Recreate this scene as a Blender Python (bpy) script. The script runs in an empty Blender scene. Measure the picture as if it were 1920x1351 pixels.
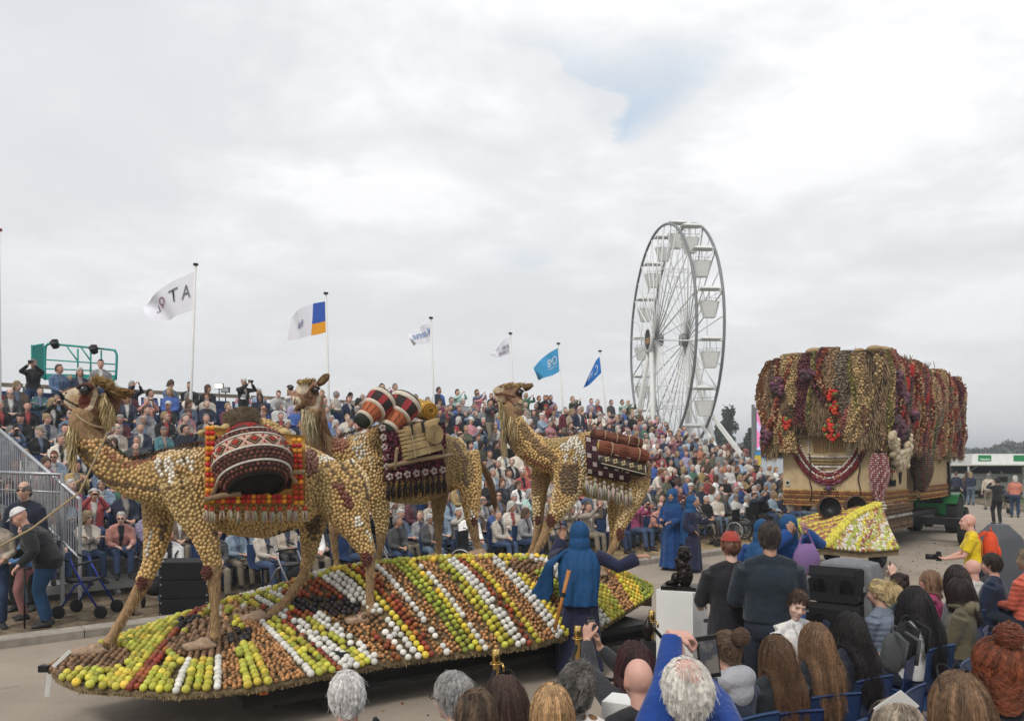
import bpy, math, random
import numpy as np
from math import pi, sin, cos, radians, sqrt, atan2, exp, floor
from mathutils import Vector, Matrix
SC=bpy.context.scene
COL=SC.collection
RNG=random.Random(7)
NR=np.random.default_rng(7)
# camera, sky, sun, exposure
FPX, CX, HY, EYE=1500.0, 960.0, 857.0, 2.47
camd=bpy.data.cameras.new('camera')
cam=bpy.data.objects.new('camera', camd)
COL.objects.link(cam)
cam.location=(0, 0, EYE)
cam.rotation_euler=(radians(90), 0, 0)
camd.sensor_width=36
camd.lens=36*FPX/1920
camd.shift_y=(HY-675.5)/1920
camd.clip_start=0.05
camd.clip_end=4000
camd.dof.use_dof=True
camd.dof.focus_distance=9.0
camd.dof.aperture_fstop=7.0
SC.camera=cam
SUN_EL, SUN_AZ=radians(48), radians(-150)
world=bpy.data.worlds.new('World')
SC.world=world
world.use_nodes=True
wn, wl=world.node_tree.nodes, world.node_tree.links
wn.clear()
def _sky():
 out=wn.new('ShaderNodeOutputWorld')
 bg=wn.new('ShaderNodeBackground')
 sky=wn.new('ShaderNodeTexSky'); sky.sky_type='NISHITA'; sky.sun_disc=False
 sky.sun_elevation=SUN_EL; sky.sun_rotation=SUN_AZ
 sky.air_density=1.2; sky.dust_density=2.0
 tc=wn.new('ShaderNodeTexCoord')
 sep=wn.new('ShaderNodeSeparateXYZ'); wl.new(tc.outputs['Generated'], sep.inputs[0])
 def M(op, a, b=None, c=None, clamp=False):
  n=wn.new('ShaderNodeMath'); n.operation=op; n.use_clamp=clamp
  for i, x in enumerate((a, b, c)):
   if x is None:continue
   if isinstance(x, (int, float)):n.inputs[i].default_value=x
   else:wl.new(x, n.inputs[i])
  return n.outputs[0]
 z=M('MAXIMUM', sep.outputs[2], 0.0)
 zz=M('ADD', z, 0.16)
 px=M('DIVIDE', sep.outputs[0], zz); py=M('DIVIDE', sep.outputs[1], zz)
 cmb=wn.new('ShaderNodeCombineXYZ'); wl.new(px, cmb.inputs[0]); wl.new(py, cmb.inputs[1])
 def noise(scale, detail, rough, off=(0, 0, 0), dist=0.0):
  mp=wn.new('ShaderNodeMapping'); mp.inputs['Location'].default_value=off
  wl.new(cmb.outputs[0], mp.inputs[0])
  n=wn.new('ShaderNodeTexNoise'); n.inputs['Scale'].default_value=scale
  n.inputs['Detail'].default_value=detail; n.inputs['Roughness'].default_value=rough
  n.inputs['Distortion'].default_value=dist
  wl.new(mp.outputs[0], n.inputs['Vector']); return n.outputs['Fac']
 n1=noise(0.75, 7, 0.52, (3.1, 1.7, 0), 0.3)
 n2=noise(2.6, 8, 0.6, (8.3, 2.2, 0), 0.25)
 t=M('ADD', M('MULTIPLY', n1, 0.60), M('MULTIPLY', n2, 0.40))
 def bank(x, y, r, k):
  v=Vector((x-CX, FPX, HY-y)).normalized(); d=wn.new('ShaderNodeVectorMath'); d.operation='DOT_PRODUCT'; wl.new(tc.outputs['Generated'], d.inputs[0]); d.inputs[1].default_value=v
  return M('MULTIPLY', M('DIVIDE', M('SUBTRACT', d.outputs['Value'], cos(r)), 1-cos(r), clamp=True), k)
 t=M('ADD', t, M('ADD', bank(250, 280, .42, -.07), M('ADD', bank(1300, 180, .62, .075), bank(620, 60, .3, .05))))
 ramp=wn.new('ShaderNodeValToRGB'); wl.new(t, ramp.inputs[0])
 e=ramp.color_ramp.elements
 e[0].position=0.36; e[0].color=(0.62, 0.64, 0.675, 1)
 e[1].position=0.60; e[1].color=(0.87, 0.87, 0.885, 1)
 m=ramp.color_ramp.elements.new(0.47); m.color=(0.66, 0.675, 0.70, 1)
 m=ramp.color_ramp.elements.new(0.54); m.color=(0.745, 0.755, 0.775, 1)
 hz=M('SUBTRACT', 1.0, M('DIVIDE', z, 0.42), clamp=True)
 hz=M('POWER', hz, 1.4)
 mixh=wn.new('ShaderNodeMix'); mixh.data_type='RGBA'
 wl.new(M('MULTIPLY', hz, 0.92), mixh.inputs[0]); wl.new(ramp.outputs[0], mixh.inputs[6])
 mixh.inputs[7].default_value=(0.66, 0.668, 0.67, 1)
 def gap(dx, dy, dz, r, soft, stretch=1.0):
  v=Vector((dx, dy, dz)).normalized()
  a=M('SUBTRACT', px, v.x/(v.z+0.16)); b=M('SUBTRACT', py, v.y/(v.z+0.16))
  a=M('ADD', a, M('MULTIPLY', M('SUBTRACT', n2, 0.5), 0.55)); b=M('ADD', b, M('MULTIPLY', M('SUBTRACT', n1, 0.5), 0.9))
  a=M('ADD', a, M('MULTIPLY', b, -0.12))
  d=M('SQRT', M('ADD', M('MULTIPLY', a, a), M('MULTIPLY', M('MULTIPLY', b, b), stretch)))
  return M('MULTIPLY', M('SUBTRACT', r, d), 1.0/soft, clamp=True)
 def pxdir(x, y): return ((x-CX), FPX, HY-y)
 fy=M('MAXIMUM', sep.outputs[1], 0.05); X=M('DIVIDE', sep.outputs[0], fy); Z=M('DIVIDE', sep.outputs[2], fy)
 rag=M('MULTIPLY', M('SUBTRACT', noise(9, 6, 0.6, (1, 4, 0)), 0.5), 0.11)
 X=M('ADD', X, rag); Z=M('ADD', Z, M('MULTIPLY', rag, 0.5))
 xl=M('SUBTRACT', 0.128, M('MULTIPLY', M('MAXIMUM', M('SUBTRACT', Z, 0.45), 0), 2.0)); xr=M('ADD', 0.165, M('MULTIPLY', M('SUBTRACT', Z, 0.393), 1.2))
 w=M('MINIMUM', M('MULTIPLY', M('SUBTRACT', X, xl), 50), M('MINIMUM', M('MULTIPLY', M('SUBTRACT', xr, X), 22), M('MULTIPLY', M('SUBTRACT', Z, 0.39), 60)))
 w=M('MULTIPLY', M('MAXIMUM', M('MINIMUM', w, 1), 0), M('SUBTRACT', 1.0, M('MULTIPLY', M('SUBTRACT', Z, 0.425), 9), clamp=True))
 g1=M('MULTIPLY', w, M('GREATER_THAN', sep.outputs[1], 0.1))
 g2=gap(*pxdir(1150, 60), 0.20, 0.22, 0.6)
 g3=gap(*pxdir(985, 470), 0.12, 0.12, 5.0)
 gg=M('MAXIMUM', g1, M('MAXIMUM', M('MULTIPLY', g2, 0.05), M('MULTIPLY', g3, 0.35)))
 gg=M('MULTIPLY', gg, 0.8)
 skm=wn.new('ShaderNodeMix'); skm.data_type='RGBA'; skm.blend_type='MULTIPLY'; skm.inputs[0].default_value=1
 wl.new(sky.outputs[0], skm.inputs[6]); skm.inputs[7].default_value=(0.09, 0.09, 0.09, 1)
 skh=wn.new('ShaderNodeMix'); skh.data_type='RGBA'; skh.inputs[0].default_value=0.75
 wl.new(skm.outputs[2], skh.inputs[6]); skh.inputs[7].default_value=(0.53, 0.66, 0.79, 1)
 mixb=wn.new('ShaderNodeMix'); mixb.data_type='RGBA'
 wl.new(gg, mixb.inputs[0]); wl.new(mixh.outputs[2], mixb.inputs[6]); wl.new(skh.outputs[2], mixb.inputs[7])
 wl.new(mixb.outputs[2], bg.inputs[0]); bg.inputs[1].default_value=1.0
 wl.new(bg.outputs[0], out.inputs[0])
_sky()
sund=bpy.data.lights.new('sun', 'SUN')
sund.energy=1.5; sund.angle=radians(14); sund.color=(1.0, 0.95, 0.88)
sun=bpy.data.objects.new('sun', sund); COL.objects.link(sun)
_d=Vector((sin(SUN_AZ)*cos(SUN_EL), cos(SUN_AZ)*cos(SUN_EL), sin(SUN_EL)))
sun.rotation_euler=_d.to_track_quat('Z', 'Y').to_euler()
sun.location=_d*60
SC.view_settings.view_transform='Standard'
SC.view_settings.look='None'
SC.view_settings.exposure=0.30
SC.view_settings.gamma=1.0
SC.cycles.max_bounces=5
SC.cycles.diffuse_bounces=3
SC.cycles.transparent_max_bounces=6
# helpers
def W(px, py, z):
 Y=FPX*(EYE-z)/(py-HY)
 return Vector(((px-CX)*Y/FPX, Y, z))
def WY(px, py, Y):
 return Vector(((px-CX)*Y/FPX, Y, EYE-(py-HY)*Y/FPX))
def PX(p):
 return (CX+FPX*p[0]/p[1], HY-FPX*(p[2]-EYE)/p[1])
def make_mesh(name, V, F, smooth=False, col=None, mi=None):
 """V: (n,3); F: list of int lists or an (m,k) int array; col: (n,3) colours."""
 me=bpy.data.meshes.new(name)
 V=np.asarray(V, dtype=np.float32).reshape(-1, 3)
 if isinstance(F, np.ndarray):
  m, k=F.shape
  me.vertices.add(len(V)); me.vertices.foreach_set('co', V.ravel())
  me.loops.add(m*k); me.loops.foreach_set('vertex_index', F.astype(np.int32).ravel())
  me.polygons.add(m); me.polygons.foreach_set('loop_start', np.arange(0, m*k, k, dtype=np.int32))
  me.update(calc_edges=True)
 else:
  me.from_pydata(V.tolist(), [], F); me.update()
 if smooth:
  me.polygons.foreach_set('use_smooth', np.ones(len(me.polygons), dtype=bool))
 if mi is not None:
  me.polygons.foreach_set('material_index', np.asarray(mi, dtype=np.int32))
 if col is not None:
  ca=me.color_attributes.new('Col', 'FLOAT_COLOR', 'POINT')
  c=np.ones((len(V), 4), dtype=np.float32); c[:, :3]=np.asarray(col, dtype=np.float32)
  ca.data.foreach_set('color', c.ravel())
 return me
class MB:
 """collects shapes into one mesh"""
 def __init__(s):s.V=[]; s.F=[]; s.n=0; s.mi=[]; s.cur=0; s.C=[]; s.col=(1, 1, 1)
 def add(s, V, F):
  V=[tuple(v) for v in V]
  s.V+=V; s.F+=[[i+s.n for i in f] for f in F]; s.mi+=[s.cur]*len(F); s.n+=len(V)
  s.C+=[s.col]*len(V)
  return s
 def box(s, c, d, rz=0.0, M=None):
  hx, hy, hz=d[0]/2, d[1]/2, d[2]/2
  P=[Vector((x, y, z)) for z in (-hz, hz) for y in (-hy, hy) for x in (-hx, hx)]
  R=M if M is not None else Matrix.Rotation(rz, 3, 'Z')
  P=[R@p+Vector(c) for p in P]
  return s.add(P, [[0, 2, 3, 1], [4, 5, 7, 6], [0, 1, 5, 4], [2, 6, 7, 3], [0, 4, 6, 2], [1, 3, 7, 5]])
 def beam(s, a, b, w, h=None):
  a, b=Vector(a), Vector(b); d=b-a; L=d.length
  if L<1e-6: return s
  q=d.to_track_quat('X', 'Z').to_matrix()
  return s.box((a+b)/2, (L, w, h or w), M=q)
 def tube(s, pts, r, n=8, cap=True, closed=False):
  pts=[Vector(p) for p in pts]; m=len(pts)
  rr=r if hasattr(r, '__len__') else [r]*m
  V=[]; up=Vector((0, 0, 1)); prev=None
  for i, p in enumerate(pts):
   if closed:t=pts[(i+1)%m]-pts[i-1]
   else:t=pts[min(i+1, m-1)]-pts[max(i-1, 0)]
   t=t.normalized() if t.length>1e-9 else Vector((0, 0, 1))
   if prev is None:
    a=t.cross(up)
    if a.length<0.1:a=t.cross(Vector((1, 0, 0)))
    a.normalize()
   else:
    a=(prev-t*prev.dot(t)).normalized()
   prev=a; b=t.cross(a)
   for k in range(n):
    an=2*pi*k/n
    V.append(p+(a*cos(an)+b*sin(an))*rr[i])
  F=[]
  for i in range(m if closed else m-1):
   j=(i+1)%m
   for k in range(n):
    k2=(k+1)%n
    F.append([i*n+k, i*n+k2, j*n+k2, j*n+k])
  if cap and not closed:
   F.append(list(range(n))[::-1]); F.append([(m-1)*n+k for k in range(n)])
  return s.add(V, F)
 def cyl(s, a, b, r, n=12, r2=None): return s.tube([a, b], [r, r if r2 is None else r2], n)
 def loft(s, rings, cap=True):
  n=len(rings[0]); V=[p for r in rings for p in r]; F=[]
  for i in range(len(rings)-1):
   for k in range(n):
    k2=(k+1)%n
    F.append([i*n+k, i*n+k2, (i+1)*n+k2, (i+1)*n+k])
  if cap:F.append(list(range(n))[::-1]); F.append([(len(rings)-1)*n+k for k in range(n)])
  return s.add(V, F)
 def lathe(s, c, prof, n=16, M=None, cap=True):
  c=Vector(c); R=M or Matrix.Identity(3)
  rings=[[c+R@Vector((r*cos(2*pi*k/n), r*sin(2*pi*k/n), z)) for k in range(n)] for r, z in prof]
  return s.loft(rings, cap)
 def ell(s, c, r, nu=12, nv=8, M=None):
  c=Vector(c); R=M or Matrix.Identity(3); V=[c+R@Vector((0, 0, r[2]))]; F=[]
  for j in range(1, nv):
   t=pi*j/nv
   for k in range(nu):
    a=2*pi*k/nu
    V.append(c+R@Vector((r[0]*sin(t)*cos(a), r[1]*sin(t)*sin(a), r[2]*cos(t))))
  V.append(c+R@Vector((0, 0, -r[2])))
  for k in range(nu):F.append([0, 1+k, 1+(k+1)%nu])
  for j in range(nv-2):
   for k in range(nu):
    a=1+j*nu+k; b=1+j*nu+(k+1)%nu
    F.append([a, a+nu, b+nu, b])
  L=len(V)-1; o=1+(nv-2)*nu
  for k in range(nu):F.append([L, o+(k+1)%nu, o+k])
  return s.add(V, F)
 def mesh(s, name, smooth=False, vcol=False):
  return make_mesh(name, np.array([tuple(v) for v in s.V], dtype=np.float32), s.F, smooth, s.C if vcol else None, s.mi)
 def build(s, name, mats, parent=None, smooth=False, vcol=False, loc=None):
  return obj(name, s.mesh(name, smooth, vcol), mats, parent, loc)
def obj(name, me, mats=None, parent=None, loc=None, rz=None):
 o=bpy.data.objects.new(name, me); COL.objects.link(o)
 if mats is not None and me is not None and len(me.materials)==0:
  for m in (mats if isinstance(mats, (list, tuple)) else [mats]):me.materials.append(m)
 if loc is not None: o.location=loc
 if rz is not None: o.rotation_euler.z=rz
 if parent is not None: o.parent=parent
 return o
def thing(name, label, cat, loc=(0, 0, 0), rz=0.0, group=None):
 o=bpy.data.objects.new(name, None); COL.objects.link(o); o.empty_display_size=0.1
 o.location=loc; o.rotation_euler.z=rz
 return tag(o, label, cat, group)
def tag(o, label=None, cat=None, group=None, kind=None):
 if label: o['label']=label
 if cat: o['category']=cat
 if group: o['group']=group
 if kind: o['kind']=kind
 return o
def kids(o): return [c for c in COL.objects if c.parent==o]
def copy_tree(o, ch, label=None, loc=None, rz=None):
 """ch: list of (child, [grandchildren]) read once; copies share their mesh data"""
 r=o.copy(); COL.objects.link(r)
 if label:r['label']=label
 if loc is not None:r.location=loc
 if rz is not None:r.rotation_euler.z=rz
 for c, gs in ch:
  c2=c.copy(); COL.objects.link(c2); c2.parent=r
  for g in gs:
   g2=g.copy(); COL.objects.link(g2); g2.parent=c2
 return r
def tree_of(o): return [(c, kids(c)) for c in kids(o)]
def mat(name, color=(0.5, 0.5, 0.5), rough=0.7, metal=0.0, var=0.0, vscale=8.0, bump=0.0, bscale=60.0, src=None, spec=0.3, emit=None, alpha=None, sheen=0.0, color2=None, c2scale=3.0, c2lo=0.45, c2hi=0.6, coord='Object', wave=None, trans=0.0, detail=4, ovar=0.0, bdist=0.01, hairy=False, sss=0.0):
 m=bpy.data.materials.new(name); m.use_nodes=True
 n, l=m.node_tree.nodes, m.node_tree.links
 b=n['Principled BSDF']
 b.inputs['Roughness'].default_value=rough; b.inputs['Metallic'].default_value=metal
 b.inputs['Specular IOR Level'].default_value=spec
 if sheen:b.inputs['Sheen Weight'].default_value=sheen
 if trans:b.inputs['Transmission Weight'].default_value=trans
 if sss:
  b.inputs['Subsurface Weight'].default_value=sss; b.inputs['Subsurface Scale'].default_value=0.01
 tc=n.new('ShaderNodeTexCoord')
 if src=='vcol':
  a=n.new('ShaderNodeVertexColor'); a.layer_name='Col'; c=a.outputs[0]
 elif src=='obj':
  a=n.new('ShaderNodeObjectInfo'); c=a.outputs['Color']
 else:
  a=n.new('ShaderNodeRGB'); a.outputs[0].default_value=(*color, 1); c=a.outputs[0]
 if color2 is not None:
  t=n.new('ShaderNodeTexNoise'); t.inputs['Scale'].default_value=c2scale; t.inputs['Detail'].default_value=6
  l.new(tc.outputs[coord], t.inputs['Vector'])
  r=n.new('ShaderNodeMapRange'); r.inputs[1].default_value=c2lo; r.inputs[2].default_value=c2hi
  l.new(t.outputs[0], r.inputs[0])
  x=n.new('ShaderNodeMix'); x.data_type='RGBA'; l.new(r.outputs[0], x.inputs[0]); l.new(c, x.inputs[6])
  x.inputs[7].default_value=(*color2, 1); c=x.outputs[2]
 if var or ovar:
  h=n.new('ShaderNodeHueSaturation'); l.new(c, h.inputs['Color'])
  t=n.new('ShaderNodeTexNoise'); t.inputs['Scale'].default_value=vscale; t.inputs['Detail'].default_value=detail
  l.new(tc.outputs[coord], t.inputs['Vector'])
  r=n.new('ShaderNodeMapRange'); r.inputs[1].default_value=0.25; r.inputs[2].default_value=0.75
  r.inputs[3].default_value=1-var; r.inputs[4].default_value=1+var
  l.new(t.outputs[0], r.inputs[0]); v=r.outputs[0]
  if ovar:
   oi=n.new('ShaderNodeObjectInfo'); r2=n.new('ShaderNodeMapRange')
   r2.inputs[3].default_value=1-ovar; r2.inputs[4].default_value=1+ovar
   l.new(oi.outputs['Random'], r2.inputs[0]); mm=n.new('ShaderNodeMath'); mm.operation='MULTIPLY'
   l.new(v, mm.inputs[0]); l.new(r2.outputs[0], mm.inputs[1]); v=mm.outputs[0]
   r3=n.new('ShaderNodeMapRange'); r3.inputs[3].default_value=0.5-ovar*0.08; r3.inputs[4].default_value=0.5+ovar*0.08
   mh=n.new('ShaderNodeMath'); mh.operation='FRACT'; mk=n.new('ShaderNodeMath'); mk.operation='MULTIPLY'; mk.inputs[1].default_value=17.3
   l.new(oi.outputs['Random'], mk.inputs[0]); l.new(mk.outputs[0], mh.inputs[0]); l.new(mh.outputs[0], r3.inputs[0]); l.new(r3.outputs[0], h.inputs['Hue'])
  l.new(v, h.inputs['Value']); c=h.outputs[0]
 l.new(c, b.inputs['Base Color'])
 if emit:b.inputs['Emission Strength'].default_value=emit; l.new(c, b.inputs['Emission Color'])
 hgt=None
 if bump:
  t=n.new('ShaderNodeTexNoise'); t.inputs['Scale'].default_value=bscale; t.inputs['Detail'].default_value=5
  l.new(tc.outputs[coord], t.inputs['Vector']); hgt=t.outputs[0]
  bp=n.new('ShaderNodeBump'); bp.inputs['Strength'].default_value=min(1, bump); bp.inputs['Distance'].default_value=bdist
  l.new(hgt, bp.inputs['Height'])
  if wave:
   wv=n.new('ShaderNodeTexWave'); wv.bands_direction=wave[0]; wv.inputs['Scale'].default_value=wave[1]; wv.inputs['Distortion'].default_value=wave[2]
   wv.inputs['Detail'].default_value=2
   l.new(tc.outputs[coord], wv.inputs['Vector']); b2=n.new('ShaderNodeBump'); b2.inputs['Distance'].default_value=wave[3]
   b2.inputs['Strength'].default_value=1.0
   l.new(wv.outputs['Fac'], b2.inputs['Height']); l.new(bp.outputs[0], b2.inputs['Normal']); l.new(b2.outputs[0], b.inputs['Normal'])
  else:l.new(bp.outputs[0], b.inputs['Normal'])
 return m
def evaluated(me, mods):
 """run modifiers on a mesh and return the result as a new mesh"""
 o=bpy.data.objects.new('work', me); COL.objects.link(o)
 for typ, kw in mods:
  m=o.modifiers.new(typ, typ)
  for k, v in kw.items():setattr(m, k, v)
 dg=bpy.context.evaluated_depsgraph_get(); dg.update()
 r=bpy.data.meshes.new_from_object(o.evaluated_get(dg), depsgraph=dg)
 bpy.data.objects.remove(o); bpy.data.meshes.remove(me)
 return r
def fuse(mb, voxel, smooth=3, dec=None, fac=0.5):
 """melt the overlapping shapes of mb into one continuous skin"""
 mods=[('REMESH', dict(mode='VOXEL', voxel_size=voxel, use_smooth_shade=True))]
 if smooth:mods.append(('SMOOTH', dict(factor=fac, iterations=smooth)))
 if dec:mods.append(('DECIMATE', dict(ratio=dec)))
 r=evaluated(mb.mesh('work'), mods)
 r.polygons.foreach_set('use_smooth', np.ones(len(r.polygons), dtype=bool)); r.update()
 return r
def mesh_arrays(me):
 n=len(me.vertices); V=np.empty(n*3, dtype=np.float32); me.vertices.foreach_get('co', V)
 me.calc_loop_triangles()
 t=np.empty(len(me.loop_triangles)*3, dtype=np.int32); me.loop_triangles.foreach_get('vertices', t)
 N=np.empty(n*3, dtype=np.float32); me.vertices.foreach_get('normal', N)
 return V.reshape(-1, 3), t.reshape(-1, 3), N.reshape(-1, 3)
def set_col(me, C):
 ca=me.color_attributes.get('Col') or me.color_attributes.new('Col', 'FLOAT_COLOR', 'POINT')
 c=np.ones((len(me.vertices), 4), dtype=np.float32); c[:, :3]=C
 ca.data.foreach_set('color', c.ravel())
def bead_unit(n=6, rings=2, under=0.25):
 """a rounded bead, its hidden underside left open: unit radius, pole at +z"""
 V=[(0, 0, 1)]; F=[]
 for j in range(1, rings+1):
  t=(pi/2+under)*j/rings
  for k in range(n):
   a=2*pi*(k+0.5*(j%2))/n
   V.append((sin(t)*cos(a), sin(t)*sin(a), cos(t)))
 for k in range(n):F.append([0, 1+k, 1+(k+1)%n])
 for j in range(rings-1):
  for k in range(n):
   a=1+j*n+k; b=1+j*n+(k+1)%n
   if j%2==0:F+=[[a, a+n, b], [b, a+n, b+n]]
   else:F+=[[a, a+n, b+n], [a, b+n, b]]
 return np.array(V, dtype=np.float32), np.array(F, dtype=np.int32)
BEAD=bead_unit()
BEAD3=bead_unit(8, 3, 0.5)
def instances(unit, P, Z, X, S, C, dark=0.0):
 """many copies of a small shape as arrays. Z: outward axis, X: long axis hint, S: (n,3) radii, C: colours"""
 V, F=unit; n=len(P)
 P, Z, X, S, C=[np.asarray(a, dtype=np.float32) for a in (P, Z, X, S, C)]
 Z=Z/np.maximum(np.linalg.norm(Z, axis=1, keepdims=True), 1e-9)
 X=X-Z*np.sum(X*Z, axis=1, keepdims=True)
 l=np.linalg.norm(X, axis=1, keepdims=True)
 X=np.where(l>1e-4, X/np.maximum(l, 1e-9), np.cross(Z, np.array([[0.3, 0.9, 0.1]], dtype=np.float32)))
 X=X/np.maximum(np.linalg.norm(X, axis=1, keepdims=True), 1e-9)
 Y=np.cross(Z, X)
 A=(P[:, None, :]+V[None, :, 0:1]*(X*S[:, 0:1])[:, None, :]+V[None, :, 1:2]*(Y*S[:, 1:2])[:, None, :]+V[None, :, 2:3]*(Z*S[:, 2:3])[:, None, :])
 FF=(F[None]+(np.arange(n)*len(V))[:, None, None]).reshape(-1, F.shape[1])
 CC=np.repeat(C, len(V), axis=0)
 return A.reshape(-1, 3), FF, CC
def lerp(a, b, t): return a+(b-a)*t
def interp(x, xs, ys): return float(np.interp(x, xs, ys))
def smoothpath(pts, k=6):
 """Catmull-Rom through the points"""
 pts=[Vector(p) for p in pts]; P=[pts[0]]+pts+[pts[-1]]; out=[]
 for i in range(1, len(P)-2):
  for j in range(k):
   t=j/k; a, b, c, d=P[i-1], P[i], P[i+1], P[i+2]
   out.append(0.5*((2*b)+(c-a)*t+(2*a-5*b+4*c-d)*t*t+(3*b-a-3*c+d)*t**3))
 out.append(pts[-1]); return out
# the setting
def kerb(s, w=0.0):
 return Vector((-6.7+0.766*s-0.643*w, 10.4+0.643*s+0.766*w, 0))
ALONG=Vector((0.766, 0.643, 0)); BACK=Vector((-0.643, 0.766, 0)); RZS=atan2(0.643, 0.766)
def road_material():
 m=mat('asphalt', (0.150, 0.138, 0.122), rough=0.85, bump=0.5, bscale=110)
 n, l=m.node_tree.nodes, m.node_tree.links; b=n['Principled BSDF']
 tc=n.new('ShaderNodeTexCoord')
 def noise(s, d=6, r=0.6):
  t=n.new('ShaderNodeTexNoise'); t.inputs['Scale'].default_value=s; t.inputs['Detail'].default_value=d; t.inputs['Roughness'].default_value=r
  l.new(tc.outputs['Object'], t.inputs['Vector']); return t.outputs[0]
 r=n.new('ShaderNodeValToRGB'); l.new(noise(0.7, 8, 0.65), r.inputs[0])
 e=r.color_ramp.elements
 e[0].position=0.3; e[0].color=(0.235, 0.198, 0.155, 1); e[1].position=0.7; e[1].color=(0.325, 0.275, 0.220, 1)
 v=n.new('ShaderNodeTexVoronoi'); v.inputs['Scale'].default_value=160; l.new(tc.outputs['Object'], v.inputs['Vector'])
 rv=n.new('ShaderNodeMapRange'); rv.inputs[1].default_value=0.0; rv.inputs[2].default_value=0.7; rv.inputs[3].default_value=0.75; rv.inputs[4].default_value=1.2
 l.new(v.outputs[0], rv.inputs[0])
 rs=n.new('ShaderNodeMapRange'); rs.inputs[1].default_value=0.62; rs.inputs[2].default_value=0.72; rs.inputs[3].default_value=1.0; rs.inputs[4].default_value=0.7
 l.new(noise(2.3, 5, 0.7), rs.inputs[0])
 mm=n.new('ShaderNodeMath'); mm.operation='MULTIPLY'; l.new(rv.outputs[0], mm.inputs[0]); l.new(rs.outputs[0], mm.inputs[1])
 x=n.new('ShaderNodeMix'); x.data_type='RGBA'; x.blend_type='MULTIPLY'; x.inputs[0].default_value=1
 l.new(r.outputs[0], x.inputs[6]); l.new(mm.outputs[0], x.inputs[7]); l.new(x.outputs[2], b.inputs['Base Color'])
 return m
M_ROAD=road_material()
M_GRASSG=mat('meadow', (0.075, 0.095, 0.035), rough=0.95, var=0.35, vscale=0.6, color2=(0.16, 0.14, 0.075), c2scale=0.15, bump=0.6, bscale=20)
M_EARTH=mat('bark_mulch', (0.105, 0.075, 0.046), rough=0.95, var=0.5, vscale=9, color2=(0.20, 0.155, 0.10), c2scale=2.2, bump=1.0, bscale=45, detail=8)
M_STRAW=mat('straw_ground', (0.36, 0.27, 0.14), rough=0.95, var=0.4, vscale=14, color2=(0.17, 0.12, 0.07), c2scale=1.3, bump=1.0, bscale=40, detail=8)
M_KERB=mat('kerb_concrete', (0.30, 0.265, 0.225), rough=0.85, var=0.25, vscale=6, bump=0.6, bscale=60)
M_WATER=mat('river_water', (0.30, 0.33, 0.36), rough=0.12, spec=0.9, bump=0.25, bscale=1.5)
def sheet(name, pts, z, m, kind='structure'):
 o=obj(name, make_mesh(name, [(p[0], p[1], z) for p in pts], [list(range(len(pts)))]), m)
 o['kind']=kind; return o
sheet('ground', [(-1500, -300), (1500, -300), (1500, 3000), (-1500, 3000)], -0.012, M_GRASSG)
k=kerb
sheet('road', [k(-40)[:2], k(20)[:2], (12.5, 34), (14.5, 48), (14, 66), (23.5, 66), (25.5, 50), (25.2, 44.6), (23.0, 36), (21.0, 28), (24, 14), (30, -20), (-60, -40)], 0.0, M_ROAD)
sheet('verge', [k(-45, 0.15)[:2], k(9.5, 0.15)[:2], k(9.5, 14)[:2], k(-45, 14)[:2]], 0.004, M_EARTH)
sheet('straw_strip', [k(9.5, 0.15)[:2], k(20, 0.15)[:2], (12.4, 34), (4, 44), k(9.5, 14)[:2]], 0.004, M_STRAW)
sheet('footpath', [(23.3, 36), (25.5, 44.6), (25.8, 50), (27.8, 50), (27.2, 44), (29.5, 36), (34, 28), (21.3, 28)], 0.004, M_EARTH)
sheet('river', [(10, 62), (90, 57), (140, 75), (14, 80)], -0.004, M_WATER)
sheet('far_water', [(14, 118), (400, 105), (400, 170), (0, 185)], -0.004, M_WATER)
def kerbs():
 root=tag(bpy.data.objects.new('kerb', None), kind='structure'); COL.objects.link(root)
 L=1.0; base=None
 mb=MB(); w, h=0.28, 0.125
 prof=[(-w/2, -0.1), (-w/2, h-0.02), (-w/2+0.02, h), (w/2, h), (w/2, -0.1)]
 rings=[[Vector((x, y, z)) for y, z in prof] for x in (-L/2+0.006, L/2-0.006)]
 mb.loft(rings); me=mb.mesh('kerb_stone'); me.materials.append(M_KERB)
 for i in range(-8, 30):
  s=i+0.5; p=kerb(s)
  if s>20:
   t=s-20; p=kerb(20)+Vector((0.342, 0.94, 0))*t; a=radians(70)
  else:a=RZS
  o=obj('kerb_stone', me, None, root, (p.x, p.y, RNG.uniform(-0.004, 0.004)), a+RNG.uniform(-0.006, 0.006))
kerbs()
def litter():
 P=[]; Z=[]; X=[]; S=[]; C=[]
 for i in range(5200):
  s=NR.uniform(-9, 21); w=abs(NR.normal(0, 1.6))+0.2
  p=kerb(s, w)
  st=s>9.5
  P.append((p.x, p.y, 0.008)); a=NR.uniform(0, 2*pi); X.append((cos(a), sin(a), NR.uniform(-.2, .2))); Z.append((0, 0, 1))
  L=NR.uniform(0.012, 0.04)*(1.6 if st else 1); S.append((L, L*NR.uniform(.15, .4), 0.006))
  c=np.array((0.45, 0.34, 0.17) if st else (0.17, 0.12, 0.075))*NR.uniform(.4, 1.3); C.append(c)
 V, F, Cc=instances(bead_unit(4, 1, 0), P, Z, X, S, C)
 obj('bark_litter', make_mesh('bark_litter', V, F, col=Cc), mat('bark_chips', src='vcol', rough=0.95))['kind']='stuff'
litter()
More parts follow.
